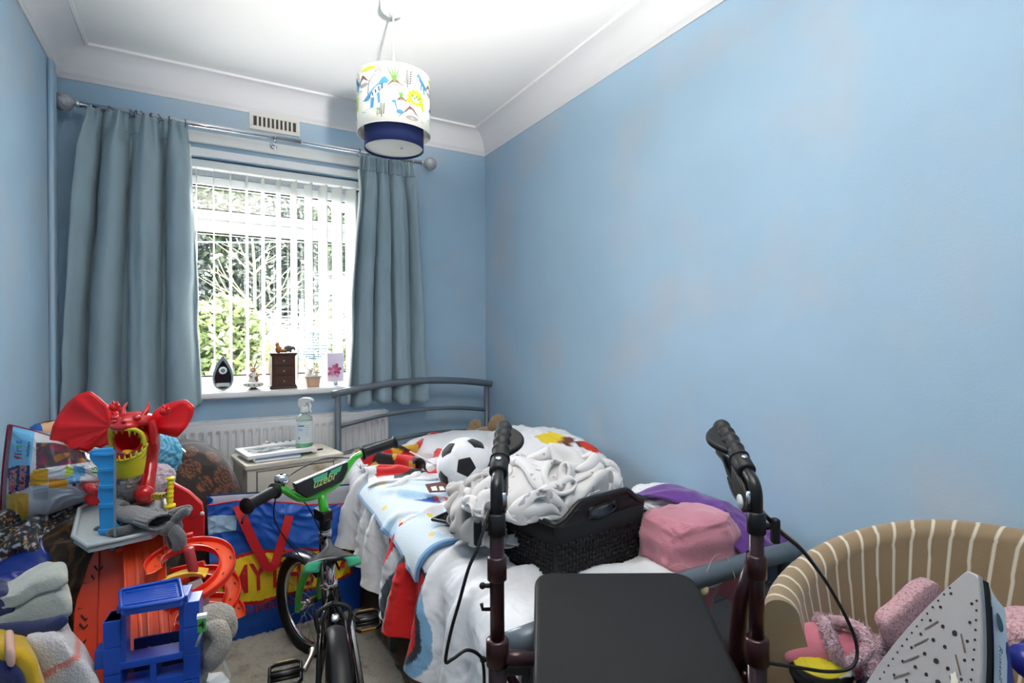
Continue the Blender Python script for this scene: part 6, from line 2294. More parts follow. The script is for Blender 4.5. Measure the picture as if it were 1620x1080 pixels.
# ================================================================ TUB CHAIR
tcx, tcy, TR = 1.158, 0.345, 0.372
tc_ = thing('tub_chair', 'beige tub chair with cream stripes beside the bed foot', 'chair', (tcx, tcy, 0))
m_tub = M('striped_cloth', (170, 150, 124), .9, vcol=True, bump=.12, bscale=260, sheen=.2)
FACE = math.radians(197)     # direction the chair faces
HALF = math.radians(106)
def rim_h(a):
    # a: angle from back centre (-pi..pi)
    k = abs(a) / HALF
    return 0.775 - 0.10 * sstep(0.10, 1.0, k)
HALF = math.radians(106)
def tub(u, w):
    """u around, w over the section: outside bottom -> rim -> inside bottom"""
    a = -HALF + 2 * HALF * u
    an = FACE + PI + a
    h = rim_h(a)
    th = 0.085 * (0.55 + 0.45 * (1 - abs(u - .5) * 2) ** .5 if abs(u - .5) < .5 else .55)
    tt = 0.032
    # section path
    if w < 0.35:
        t = w / 0.35
        r, z = TR, 0.06 + (h - tt - 0.06) * t
    elif w < 0.60:
        t = (w - 0.35) / 0.25 * PI
        r, z = TR - tt + tt * math.cos(t), h - tt + tt * math.sin(t)
    else:
        t = (w - 0.60) / 0.40
        r, z = TR - 2 * tt - 0.070 * t, (h - tt) + (0.36 - (h - tt)) * t
    e = 1.0
    r *= 1.0 + 0.03 * math.sin(w * 3)
    return V((tcx + r * math.cos(an), tcy + r * math.sin(an) * 1.0, z))
def tub_col(u, w):
    a = -HALF + 2 * HALF * u
    seam = math.radians(-34)
    lean = 0.0
    if w > 0.35:
        lean = (w - 0.35) * (0.42 if a > seam else -0.36)
    st = math.degrees(a - (lean if a > seam else lean)) / 6.6
    f = st % 1.0
    if f < 0.17:
        return (214, 204, 186)
    return (146, 124, 96)
MB().grid(tub, 560, 70, colfn=tub_col).obj('upholstered_shell', m_tub, tc_)
# front arm ends
for sg in (-1, 1):
    u = 0 if sg < 0 else 1
    pts = [tub(u, k / 40) for k in range(41)]
    MB().add(pts, [tuple(range(41))]).obj('arm_front', M('beige_cloth', (160, 138, 108), .9), tc_, smooth=False)
MB().lathe([(0.0, 0.36), (0.28, 0.36), (0.305, 0.38), (0.31, 0.41), (0.29, 0.44), (0.22, 0.455), (0.0, 0.458)], (tcx, tcy, 0), n=48, capb=False, capt=False).obj('seat_cushion', MATS['beige_cloth'], tc_)
MB().lathe([(0.31, 0.08), (0.315, 0.36), (0.0, 0.36)], (tcx, tcy, 0), n=48, capt=False).obj('seat_base', MATS['beige_cloth'], tc_)
# piping seam where arm panel meets back panel
us = (math.radians(-34) + HALF) / (2 * HALF)
MB().tube([tub(us, 0.36 + 0.62 * k / 40) for k in range(41)], 0.0025, 6).obj('seam', MATS['beige_cloth'], tc_)
for k in range(4):
    a = PI / 4 + k * PI / 2
    MB().cyl((tcx + .25 * math.cos(a), tcy + .25 * math.sin(a), 0.0), (tcx + .23 * math.cos(a), tcy + .23 * math.sin(a), 0.09), 0.014, 0.022, n=14).obj('leg', m_dw, tc_)

# ---- things heaped on the chair
def lump(c, r, seed, mat, name, label, cat, amp=.08, power=.8, rot=None, colfn=None, nu=70, nv=44, sc=1.8):
    return tag(MB().ell(c, r, nu, nv, fn=lambda p, d: p * (1 + amp * crum(d, sc, seed)), power=power, rot=rot, colfn=colfn).obj(name, mat, None, origin=V(c) - V((0, 0, r[2]))), label, cat)
lump(V((1.13, 0.42, 0.520)), (0.145, 0.13, 0.060), 3, M('dark_navy_cloth', (28, 30, 44), .85), 'dark_bag', 'dark navy cloth bag lying on the tub chair seat', 'bag')
yb = at(1300, 1062, 1.02)
def yb_col(p):
    n = noise.noise(p * 24)
    return (206, 190, 40) if (p.z > yb.z + 0.018 and n > -.25) else ((214, 214, 214) if n > .42 else (26, 26, 30))
lump(yb, (0.055, 0.045, 0.032), 6, M('black_print', (26, 26, 30), .8, vcol=True), 'black_yellow_cloth', 'black cloth with a bright yellow print under the pink slipper', 'cloth', colfn=yb_col)
# slippers: sole, pink upper, fluffy cuff
m_slp = M('pink_suede', (224, 130, 150), .85, sheen=.4, bump=.08, bscale=150)
m_fur = M('pink_fur', (226, 178, 190), .95, bump=1.0, bscale=200, sheen=.8)
def slipper(c, ax, upn, label, L_=0.205, W2=0.044):
    ax = V(ax).normalized(); upn = (V(upn) - ax * V(upn).dot(ax)).normalized(); sd = ax.cross(upn)
    s = thing('slipper', label, 'slipper', c - upn * .01)
    F = lambda x, y, z: c + ax * x + sd * y + upn * z
    def up_(u, w):
        # toe (u=0) to instep (u=1)
        x = L_ * (0.50 - 0.60 * u)
        hw = W2 * math.sqrt(max(1 - (1 - min(u / .42, 1)) ** 2, 0.004))
        h = (0.018 + 0.034 * u ** 0.8) * math.sqrt(max(1 - (1 - min(u / .2, 1)) ** 2, 0.01))
        a = PI * w
        return F(x, hw * math.cos(a), 0.008 + h * max(math.sin(a), 0) ** 0.75)
    MB().grid(up_, 26, 24).obj('upper', m_slp, s, solid=.004)
    outl = []
    for k in range(36):
        a = 2 * PI * k / 36
        x = math.cos(a) * L_ / 2 + .004
        y = math.sin(a) * W2 * (1.06 - 0.14 * (1 if x < 0 else 0))
        outl.append(F(x, y, -.006))
    MB().prism(outl, upn * 0.014).obj('sole', M('sole_pink', (196, 112, 132), .8), s, smooth=True, bevel=.003)
    pp = [up_(1.0, k / 16) for k in range(17)]
    hp_ = [F(-L_ * .10, -W2, .02), F(-L_ * .30, -W2 * .95, .022), F(-L_ * .47, -W2 * .5, .026), F(-L_ * .50, 0, .028), F(-L_ * .47, W2 * .5, .026), F(-L_ * .30, W2 * .95, .022), F(-L_ * .10, W2, .02)]
    def furt(pts, r_):
        mb = MB()
        pts = spline(pts, 5)
        m_ = len(pts)
        mb.tube(pts, [r_ * (1 + .18 * noise.noise(p * 60)) for p in pts], 12)
        rr = random.Random(5)
        for _ in range(700):
            i = rr.randrange(m_)
            d = V((rr.uniform(-1, 1), rr.uniform(-1, 1), rr.uniform(-1, 1))).normalized()
            p0 = pts[i] + d * r_ * .85
            mb.tube([p0, p0 + d * 0.008 + V((0, 0, -.001))], [.0014, .0004], 3, cap=False)
        return mb
    furt(pp, .011).obj('fur_cuff', m_fur, s)
    furt([pp[-1]] + (hp_ if (pp[-1] - hp_[0]).length < (pp[-1] - hp_[-1]).length else hp_[::-1]) + [pp[0]], .010).obj('fur_collar', m_fur, s)
    MB().tube([F(math.cos(2 * PI * k / 40) * L_ / 2 * 1.0 + .004, math.sin(2 * PI * k / 40) * W2 * 1.06, .009) for k in range(20 + 21)][0:40], .0016, 5, closed=True).obj('welt_stitch', M('stitch_pink', (236, 160, 176), .8), s)
    return s
slipper(at(1296, 1024, 1.05), -rt * 0.92 + fw * 0.25 - up * .22, V((0, 0, 1)) - fw * .75 + rt * .15, 'pink suede slipper with fluffy cuff, toe pointing at the walking frame', .165, .038)
slipper(at(1372, 1062, 1.03), -rt * 0.55 + fw * 0.6, V((0, 0, 1)), 'second pink fluffy slipper lying right of the first, mostly hidden by the iron', .165, .038)
# pink towelling pad leaning on the chair back
tw = at(1445, 975, 1.02)
Rt = Matrix((rt * .86 + up * .35 + fw * .35, fw * .9 - rt * .3, up * .9 - rt * .4)).transposed()
t_ = MB().ell(tw, (0.080, 0.018, 0.044), 70, 40, power=.30, rot=Rt, fn=lambda p, d: p * (1 + .01 * crum(d, 2.4, 3)) + V((0, 0, .002 * math.sin(p.x * 60))))
tag(t_.obj('towelling_cloth', M('pink_towelling', (200, 160, 166), .95, c2=(168, 128, 136), mask=('noise', 230, .5, .6), bump=.6, bscale=260), None), 'folded dusty pink towelling cloth resting in the tub chair behind the iron', 'cloth')
lump(at(1640, 1010, 0.80), (0.05, 0.05, 0.035), 4, MATS['pink_towelling'], 'pink_flannel', 'scrap of pink towelling at the right edge behind the iron', 'cloth')

# ================================================================ IRON ON ITS BOARD
ib = thing('ironing_board', 'ironing board carrying the upright iron, below the picture edge', 'ironing board', (0.50, -0.05, 0))
ZB = 0.735
it = at(1538, 905, 0.455)      # tip of the soleplate
nrm = V((-0.93, 0.37, 0)).normalized()
wid = V((0.37, 0.93, 0)).normalized()
upr = (V((0, 0, 1)) * 0.90 - nrm * 0.44).normalized()
nr2 = wid.cross(upr).normalized()
if nr2.dot(nrm) < 0: nr2 = -nr2
SL = (it.z - ZB - 0.012) / upr.z
def SP(x, y, h):
    """x across, y down from the tip, h out of the sole"""
    return it + wid * x - upr * y + nr2 * h
heel = SP(0, SL, 0)
m_sole = M('soleplate', (158, 154, 154), .42, metal=.2)
m_ironw = M('iron_white', (216, 222, 226), .3, coat=.2)
m_ironb = M('iron_blue', (30, 40, 130), .3, coat=.3)
def halfw(y):
    t = min(y / SL, 1)
    return 0.0545 * math.sin(min(t * 1.30 + 0.035, 1) * PI / 2) ** 0.85 if t < .92 else 0.0545 * (1 - 0.25 * ((t - .92) / .08) ** 2)
ys = [SL * (k / 40) ** 1.25 for k in range(41)]
def outline(sc=1.0, h=0.0, cut=0.0):
    L_ = [SP(-halfw(y) * sc, y + cut, h) for y in ys]
    R_ = [SP(halfw(y) * sc, y + cut, h) for y in ys]
    return L_ + R_[::-1]
ir = thing('steam_iron', 'white and blue steam iron standing upright, soleplate facing left', 'iron', (heel.x + .05, heel.y, ZB))
MB().prism(outline(1.0, 0.0), -nr2 * 0.006).obj('soleplate', m_sole, ir, smooth=True, bevel=.0015)
MB().prism(outline(.97, -0.006, .002), -nr2 * 0.007).obj('heat_gap', m_rubber, ir, smooth=False)
# skirt: white band flaring
def band(u, w):
    o1, o2 = outline(1.0, -0.013, .001), outline(.88, -0.038, .016)
    i = u * (len(o1) - 1)
    a = int(i); b_ = min(a + 1, len(o1) - 1)
    p1 = o1[a].lerp(o1[b_], i - a); p2 = o2[a].lerp(o2[b_], i - a)
    return p1.lerp(p2, w) - nr2 * 0.004 * math.sin(PI * w) * -1
MB().grid(band, 81, 10).obj('skirt', m_ironw, ir)
o2 = outline(.88, -0.038, .016)
MB().add(o2, [tuple(range(len(o2)))]).obj('skirt_top', m_ironb, ir, smooth=False)
def body(u, w):
    y0, y1 = .030, SL - .004
    y = y0 + (y1 - y0) * u
    a = PI * w
    hw = halfw(y) * .80
    hh = 0.050 * math.sin(min(u * 2.0 + .1, 1) * PI / 2)
    return SP(-hw * math.cos(a), y + .01, -0.036 - hh * math.sin(a) ** .8)
MB().grid(body, 40, 20).obj('water_tank', m_ironb, ir)
hpts = spline([SP(0, .050, -0.085), SP(0, .040, -0.118), SP(0, .060, -0.135), SP(0, .115, -0.140), SP(0, .170, -0.135), SP(0, SL - .02, -0.100)], 8)
MB().tube(hpts, [.017, .020, .018, .016, .016, .018, .022], 18, flat=.8).obj('handle', m_ironb, ir)
MB().ell(SP(0, .036, -0.104), (.016, .020, .014), 24, 14).obj('steam_nozzle', M('iron_navy', (24, 28, 84), .35), ir)
hl = MB().prism([SP(x, SL, h) for x, h in ((-.052, -.002), (.052, -.002), (.050, -.10), (.030, -.135), (-.030, -.135), (-.050, -.10))], -upr * .010)
hl.obj('heel_plate', m_ironw, ir, smooth=True, bevel=.003)
MB().tube(spline([SP(0, SL - .02, -.125), SP(0, SL - .03, -.17), V((heel.x + .25, heel.y - .12, ZB + .01)), V((heel.x + .30, heel.y - .3, ZB + .008))], 8), .004, 8).obj('flex', m_rubber, ir)
# steam holes
hole = MB()
rnd = random.Random(3)
def disc(x, y, r_, n=10):
    hole.add([SP(x + r_ * math.cos(2 * PI * k / n), y + r_ * math.sin(2 * PI * k / n), .0004) for k in range(n)], [tuple(range(n))])
for row in range(22):
    y = .020 + row * .0072
    hw = halfw(y) * .80
    for sg in (-1, 1):
        disc(sg * hw, y, .0010)
        if row % 2 == 0:
            disc(sg * hw * .78, y + .004, .0013)
for row in range(9):
    y = .052 + row * .014
    n_ = 2 + row // 2
    for k in range(n_):
        disc((k - (n_ - 1) / 2) * .0105 + (.003 if row % 2 else 0), y, .0016 if (k + row) % 3 else .0022)
tag(hole.obj('steam_holes', M('hole_dark', (30, 28, 28), .8), ir, smooth=False), kind='stuff')
gr = MB()
def groove(x0, y0, x1, y1, w_=.0007):
    d = V((x1 - x0, y1 - y0)); n_ = V((-d.y, d.x)).normalized() * w_
    gr.add([SP(x0 - n_.x, y0 - n_.y, .0005), SP(x1 - n_.x, y1 - n_.y, .0005), SP(x1 + n_.x, y1 + n_.y, .0005), SP(x0 + n_.x, y0 + n_.y, .0005)], [(0, 1, 2, 3)])
for sg in (-1, 1):
    for k in range(6):
        y = .050 + k * .017
        groove(sg * (.010 + k * .002), y, sg * (.018 + k * .003), y + .012)
gr.obj('steam_grooves', M('scorch', (96, 84, 78), .7), ir, smooth=False)
sc3 = MB()
for (x, y, r_) in ((-.018, .085, .003), (-.024, .10, .004), (-.012, .112, .0035), (-.03, .125, .005), (.0, .14, .003), (.012, .15, .004), (-.02, .15, .004)):
    pts = blob(x, y, r_, r_ * 2.0, 10, rot=.4, jag=.2, seed=int(y * 1e4))
    sc3.add([SP(a, b_, .0006) for a, b_ in pts], [tuple(range(len(pts)))])
sc3.obj('limescale', M('limescale', (206, 200, 188), .8), ir, smooth=False)
# lettering down the near side band
def on_band(x, y, h):
    # x runs down from the tip side, y across the band (towards the sole positive)
    yy = .024 + x
    base1, base2 = SP(-halfw(yy), yy, -0.013), SP(-halfw(yy) * .88, yy + .012, -0.038)
    t = .5 - y / .027
    n_ = (base2 - base1).cross(upr).normalized()
    if n_.dot(-wid) < 0: n_ = -n_
    return base1.lerp(base2, t) + nr2 * .004 * math.sin(PI * min(max(t, 0), 1)) + n_ * (h + .0012)
text('Russell Hobbs', 0.0088, lambda x, y, h: on_band(x + .040, -y, h), M('print_teal', (34, 80, 96), .5), ir, bold=.0001)
ob = MB()
ob.add([on_band(-.002 + .0060 * math.cos(2 * PI * k / 20), .0060 * math.sin(2 * PI * k / 20), .0003) for k in range(20)], [tuple(range(20))])
ob.obj('round_emblem', MATS['print_teal'], ir, smooth=False)
# board
def brd(n=40):
    out = []
    for k in range(n):
        a = 2 * PI * k / n
        out.append(V((0.50 + 0.0, -0.05, ZB - .03)) + V((0.42 * math.cos(a), 0.20 * math.copysign(abs(math.sin(a)) ** .6, math.sin(a)), 0)).xyz)
    return out
bdir = Matrix.Rotation(math.radians(18), 3, 'Z')
bo = [V((0.50, -0.02, ZB - .03)) + bdir @ V((0.44 * math.cos(2 * PI * k / 40), 0.17 * math.copysign(abs(math.sin(2 * PI * k / 40)) ** .5, math.sin(2 * PI * k / 40)), 0)) for k in range(40)]
MB().prism(bo, V((0, 0, .030))).obj('padded_top', M('board_cover', (150, 160, 176), .9), ib, smooth=True, bevel=.008)
for sg in (-1, 1):
    a, b_ = V((0.50, -0.02, 0)) + bdir @ V((sg * .25, -.10, 0)), V((0.50, -0.02, 0)) + bdir @ V((-sg * .25, -.10, 0))
    MB().tube([V((a.x, a.y, ZB - .03)), V((b_.x, b_.y, .012))], .010, 10).tube([V((b_.x, b_.y, .012)) + bdir @ V((0, -.05, 0)), V((b_.x, b_.y, .012)) + bdir @ V((0, .25, 0))], .012, 10).obj('leg', m_grey_metal, ib)
# ================================================================ LEFT PILE OF TOYS AND CLOTHES
def away(poly):
    # level direction from the doorway past this thing
    r = ray(sum(p[0] for p in poly) / len(poly), 540)
    return V((r.x, r.y, 0)).normalized()
def pp(poly, d, th, dd=0.0, curve=None):
    """solid panel: outline seen at depth d (plus per-point offsets), with real thickness th away from the door"""
    pts = []
    for i, p in enumerate(poly):
        e = p[2] if len(p) > 2 else 0.0
        pts.append(at(p[0], p[1], d + e + (curve(p[0], p[1]) if curve else 0)))
    return MB().prism(pts, away(poly) * th)

# toy storage box that carries the pile (seen only as darkness between the toys)
bx = thing('storage_box', 'dark storage box under the heap of toys by the left wall', 'box', (-0.27, 1.72, 0))
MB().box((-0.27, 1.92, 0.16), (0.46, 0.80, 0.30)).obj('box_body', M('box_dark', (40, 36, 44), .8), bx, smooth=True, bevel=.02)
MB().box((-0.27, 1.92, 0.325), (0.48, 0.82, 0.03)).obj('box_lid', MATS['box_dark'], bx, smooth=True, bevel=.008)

def blob_cloth(c, r, seed, mat, name, label, cat, amp=.16, sc=1.9, colfn=None, nu=110, nv=70, power=1.0, rot=None):
    def f(p, d):
        k = crum(d, sc, seed)
        k2 = crum(d, sc * 2.3, seed + 5)
        return p * (1 + amp * k + amp * .35 * k2)
    return tag(MB().ell(c, r, nu, nv, rot=rot, fn=f, colfn=colfn, power=power).obj(name, mat, None, origin=V(c) - V((0, 0, r[2] * .9))), label, cat)

def floral(p):
    n = noise.cell(p * 120)
    m_ = noise.noise(p * 80)
    if m_ > .30: return (170, 176, 186)
    if m_ < -.34: return (34, 74, 88)
    if .12 < m_ < .17: return (150, 84, 70)
    if -.2 < m_ < -.16: return (186, 150, 70)
    return (26, 28, 38)
m_flo = M('dark_floral', (26, 28, 38), .85, vcol=True, sheen=.2)
def draped(c, r, n, cell, seed, ang, mat, name, label, cat, colfn=None, kx=.42, ky=.40, up_=4, bound=1.25, thick=.004, steps=90):
    P = crumple_sheet(n, n, cell, sheet_start(n, n, cell, (c.x, c.y, c.z + .03), ang, kx, ky, 0, seed, dome=.10),
                      mound_collide((c.x, c.y, c.z - r[2] * .5), r, (c.x, c.y, r[0] * bound, r[1] * bound), c.z - r[2] * .9), steps=steps, grav=.0011, damp=.88, stiff=.9)
    return tag(array_obj(upsample(smooth_sheet(P, 1), up_), name, mat, colfn=colfn, thick=thick), label, cat)
draped(at(92, 838, 1.62), (0.15, 0.19, 0.115), 36, .024, 3.2, .4, m_flo, 'floral_clothes', 'black floral patterned clothes heaped under the toy brick bag', 'clothes', colfn=lambda u, w: floral(V((u * .8, w * .8, 0))), up_=6)
blob_cloth(at(150, 900, 1.62), (0.20, 0.26, 0.16), 6.1, M('dark_check', (44, 36, 32), .9, c2=(84, 58, 34), mask=('wave', 5, .5, .8)), 'dark_clothes', 'dark brown checked clothes deep in the pile behind the orange ramp', 'clothes', amp=.1)
blob_cloth(at(72, 790, 1.66), (0.125, 0.06, 0.035), 8.0, M('white_speck_cloth', (196, 196, 204), .85, c2=(96, 100, 130), mask=('noise', 60, .58, .66)), 'white_clothes', 'white speckled garment lying over the black floral clothes', 'clothes', amp=.12, rot=Matrix.Rotation(-.25, 3, 'Y'))
draped(at(32, 905, 1.44), (0.125, 0.16, 0.10), 30, .026, 2.2, .9, M('blue_nylon', (16, 44, 128), .4, bump=.05, bscale=100), 'blue_bag', 'dark blue nylon bag between the striped blankets and the floral clothes', 'bag', up_=3)

# ---- toy brick bag
TBD = 1.56
def tb_map(x, y, h=0.0):
    """x 0..1 left to right, y 0..1 bottom to top, along the puffy front"""
    lx, rx_ = 2 - 2 * y + 14 * y * y, 168 + 4 * y
    px_ = lx + (rx_ - lx) * x
    top = 672 + 62 * x - 8 * math.sin(PI * x)
    bot = 842 - 62 * x
    py_ = bot + (top - bot) * y
    bul = 0.075 * (math.sin(PI * min(max(x, 0), 1)) ** .5) * (math.sin(PI * min(max(y, 0), 1)) ** .5)
    bul += 0.010 * noise.noise(V((x * 5, y * 5, 3))) + .006 * crum((x, y, 2), 4, 2)
    return at(px_, py_, TBD - bul - h)
def tb_px(px_, py_, h=0.0):
    """bag surface point from picture coordinates of the print"""
    # invert approximately
    x = px_ / 170.0
    for _ in range(4):
        top = 672 + 62 * x - 8 * math.sin(PI * x); bot = 842 - 62 * x
        y = (py_ - bot) / (top - bot)
        lx = 2 - 2 * y + 14 * y * y
        x = (px_ - lx) / (168 + 4 * y - lx)
    return tb_map(x, y, h)
def tb_col(u, w):
    lx, rx_ = 2 - 2 * w + 14 * w * w, 168 + 4 * w
    px_ = lx + (rx_ - lx) * u
    top = 672 + 62 * u - 8 * math.sin(PI * u); bot = 842 - 62 * u
    py_ = bot + (top - bot) * w
    e = px_ - lx
    if e < 7: return (126, 20, 52)
    if px_ < 54 - (py_ - 690) * .12 and py_ < 756: return (112, 182, 222)
    if 57 < px_ < 150 and 700 < py_ < 742 - (px_ - 57) * .14 and py_ > 703 + (px_ - 100) * .2:
        n = noise.noise(V((px_ * .05, py_ * .07, 1)))
        return (150, 96, 40) if n > .25 else ((112, 40, 60) if n < -.15 else (70, 58, 66))
    if 47 < px_ < 76 and 766 > py_ - (76 - px_) * .1 > 741 and (px_ > 52 or py_ > 748): return (226, 168, 30)
    if 77 < px_ < 107 and 757 < py_ < 772: return (214, 146, 26)
    if 52 < px_ < 76 and py_ > 768 and py_ < 790: return (176, 180, 190)
    if px_ < 45 and py_ > 780: return (222, 176, 60)
    return (206, 206, 212)
tb_ = thing('toy_brick_bag', 'white and blue zip bag of toy bricks against the left wall', 'toy bag', at(70, 830, TBD + .03))
m_tb = M('printed_vinyl', (206, 206, 212), .3, vcol=True, coat=.3)
MB().grid(lambda u, w: tb_map(u, w), 220, 170, colfn=tb_col).obj('bag_front', m_tb, tb_)
MB().grid(lambda u, w: tb_map(u, w) + hfw * (2 * .075 * (math.sin(PI * u) ** .5) * (math.sin(PI * w) ** .5) + .002), 30, 24).obj('bag_back', M('clear_vinyl', (150, 150, 158), .3), tb_)
MB().tube([tb_map(k / 30, 1.0) for k in range(31)], .003, 6).tube([tb_map(0.0, k / 30) for k in range(31)], .004, 6).obj('zip_binding', M('binding_maroon', (126, 20, 52), .5), tb_)
MB().prism([at(15, 672, TBD), at(30, 682, TBD), at(14, 684, TBD)], hfw * .004).obj('corner_tab', MATS['binding_maroon'], tb_, smooth=False)
def tbt(cx, cy, sc=1.0, tilt=0.0):
    ct, st = math.cos(tilt), math.sin(tilt)
    # reading upwards: text x -> up the picture, text y -> left
    return lambda x, y, h: tb_px(cx - (y * ct - x * st) * sc, cy - (x * ct + y * st) * sc, h + .0012)
def tb_decal(poly, mat, name, h=.0006):
    mb = MB()
    xs = [p[0] for p in poly]; ys_ = [p[1] for p in poly]
    n_ = 22
    for i in range(n_):
        for j in range(n_):
            a0, a1 = min(xs) + (max(xs) - min(xs)) * i / n_, min(xs) + (max(xs) - min(xs)) * (i + 1) / n_
            b0, b1 = min(ys_) + (max(ys_) - min(ys_)) * j / n_, min(ys_) + (max(ys_) - min(ys_)) * (j + 1) / n_
            if inpoly((a0 + a1) / 2, (b0 + b1) / 2, poly):
                mb.add([tb_px(a0, b0, h), tb_px(a1, b0, h), tb_px(a1, b1, h), tb_px(a0, b1, h)], [(0, 1, 2, 3)])
    return mb.obj(name, mat, tb_, smooth=False)
tb_decal([(12, 741), (28, 736), (47, 737), (46, 770), (32, 776), (14, 781)], M('logo_navy', (30, 44, 104), .4), 'logo_panel')
m_lr, m_lb2, m_lg = M('logo_red', (200, 34, 44), .4), M('print_blue', (48, 120, 190), .4), M('print_green', (84, 168, 70), .4)
text('MEGA', 13.5, tbt(21, 759.5, tilt=.08), M('letter_edge', (226, 208, 208), .4), tb_, bold=.55)
text('BLOKS', 13.5, tbt(36, 756, tilt=.08), MATS['letter_edge'], tb_, bold=.55)
lift = lambda f, e: (lambda x, y, h: f(x, y, h + e))
text('MEGA', 13.5, lift(tbt(21, 759.5, tilt=.08), .0006), m_lr, tb_, bold=.05)
text('BLOKS', 13.5, lift(tbt(36, 756, tilt=.08), .0006), m_lr, tb_, bold=.05)
for ch_, yy_, m_ in (('f', 724, m_lr), ('i', 718, m_lr), ('r', 712, m_lb2), ('s', 706, m_lg), ('t', 699, m_lb2)):
    text(ch_, 17, tbt(29, yy_, tilt=.1), m_, tb_, bold=.4)
text('builders', 7.5, tbt(44.5, 710, tilt=.1), M('print_dblue', (44, 72, 130), .4), tb_, bold=.1)
tb_decal([(103, 735), (109, 737), (116, 741), (117, 749), (110, 753), (101, 751), (105, 745)], M('leaf_print', (168, 190, 60), .4), 'leaf_print')
tb_decal([(116, 738), (134, 736), (135, 751), (127, 754), (126, 764), (108, 765), (107, 756), (115, 751)], M('label_sky', (92, 152, 196), .4), 'label_print')
text('ECO', 6.0, tbt(118, 756), M('tint_white', (220, 228, 232), .5), tb_)
text('15', 13.0, tbt(150, 744), m_lg, tb_, bold=.3)
tb_decal([(114, 765), (120, 764), (120, 769), (115, 769)], MATS['binding_maroon'], 'small_print')

# rolled-up printed play mat behind
rl_ = thing('rolled_playmat', 'rolled playmat, blue end and peach middle, behind the brick bag', 'mat', at(75, 700, 1.84))
a_, b_ = at(50, 684, 1.78), at(108, 676, 1.86)
MB().tube([a_ + (b_ - a_) * t for t in (0, .16, .18, .20, 1)], [0.020, 0.024, 0.027, 0.028, 0.030], 24).obj('mat', M('peach_mat', (228, 182, 140), .7), rl_)
MB().tube([a_ - (b_ - a_) * .02, a_ + (b_ - a_) * .10, a_ + (b_ - a_) * .22], [0.019, 0.026, 0.0285], 24).obj('blue_band', M('mat_blue', (36, 98, 176), .7), rl_)
for t in (.32, .50):
    c_ = a_ + (b_ - a_) * t
    d_ = (b_ - a_).normalized()
    MB().tube([c_ + d_ * .012 * math.cos(k * .3) + (up * math.cos(k * .3 - .9) + (-fw) * math.sin(k * .3 - .9)) * .0300 for k in range(10)], .0016, 5).obj('drawn_line', M('ink_dark', (50, 34, 30), .8), rl_)

# ---- dragon toy
dg = thing('dragon_toy', 'red plastic winged dragon with gaping yellow mouth atop the toy pile', 'toy', at(206, 800, 1.50))
C1 = lambda x, y: (x / 4.045, 600 + y / 4.045)
m_wing = M('wing_red', (226, 20, 26), .38, bump=.05, bscale=30, coat=.2)
def wing(outl, name, root, curl):
    c0 = C1(*root)
    cv = lambda px_, py_: curl * (math.hypot(px_ - c0[0], py_ - c0[1]) / 100) ** 2
    pts = [C1(*p) for p in outl]
    # fill with radial fan from the root so the membrane is curved with shallow ribs
    mb = MB()
    K = 10
    ctr = c0
    vs, fs = [], []
    pts2 = []
    for i in range(len(pts)):
        a, b_ = pts[i], pts[(i + 1) % len(pts)]
        for k in range(4):
            pts2.append((a[0] + (b_[0] - a[0]) * k / 4, a[1] + (b_[1] - a[1]) * k / 4))
    n_ = len(pts2)
    for k in range(1, K + 1):
        t = k / K
        for i, (x, y) in enumerate(pts2):
            X, Y = ctr[0] + (x - ctr[0]) * t, ctr[1] + (y - ctr[1]) * t
            an = math.atan2(Y - ctr[1], X - ctr[0])
            rib = 0.010 * abs(math.sin(an * 5.0)) ** .6 * t
            vs.append(at(X, Y, 1.545 + cv(X, Y) + rib))
    vs.append(at(ctr[0], ctr[1], 1.545))
    for k in range(K - 1):
        for i in range(n_):
            j = (i + 1) % n_
            fs.append((k * n_ + i, k * n_ + j, (k + 1) * n_ + j, (k + 1) * n_ + i))
    for i in range(n_):
        fs.append((len(vs) - 1, (i + 1) % n_, i))
    mb.add(vs, fs)
    o = mb.obj(name, m_wing, dg, solid=.006)
    ed = MB()
    k0 = K - 1
    ed.tube([vs[k0 * n_ + i] for i in range(n_)], .0035, 6, closed=True)
    ed.obj('wing_edge', m_wing, o)
    return o
wing([(325, 385), (345, 300), (390, 215), (440, 150), (500, 103), (560, 84), (580, 84), (625, 118), (690, 175), (750, 215), (745, 420), (690, 410), (645, 432), (600, 422), (562, 455), (505, 440), (455, 458), (428, 440), (420, 398), (380, 385)], 'wing', (720, 300), -.02)
wing([(925, 285), (1000, 205), (1060, 163), (1120, 146), (1192, 138), (1236, 180), (1226, 235), (1190, 300), (1135, 362), (1100, 332), (1050, 326), (1000, 345), (930, 348)], 'wing', (935, 310), .02)
for cx_, cy_, s_ in ((735, 178, 1), (1055, 202, -1)):
    px_, py_ = C1(cx_, cy_)
    h_ = MB().ell(at(px_, py_, 1.50), (.014, .012, .012), 16, 10)
    for dx, dy in ((-10, -6), (-4, -12), (6, -10), (10, -3)):
        h_.tube([at(px_, py_, 1.50), at(px_ + dx * .8, py_ + dy * .8, 1.49)], [.006, .0025], 8)
    h_.obj('claw', m_red, dg)
HC = at(206, 688, 1.50)
H = lambda x, y, z=0.0: HC + rt * x + up * y - fw * z
m_lime = M('dragon_yellow', (202, 190, 36), .4)
m_dred = M('dragon_red', (196, 18, 24), .22, coat=.6)
R_h = Matrix((rt, up, -fw)).transposed()
MB().ell(H(0, .040, -.018), (.047, .024, .055), 36, 22, rot=R_h, fn=lambda p, d: p * (1 + .05 * math.cos(d.x * 7))).ell(H(0, .030, .022), (.036, .018, .030), 28, 16, rot=R_h).obj('skull', m_dred, dg)
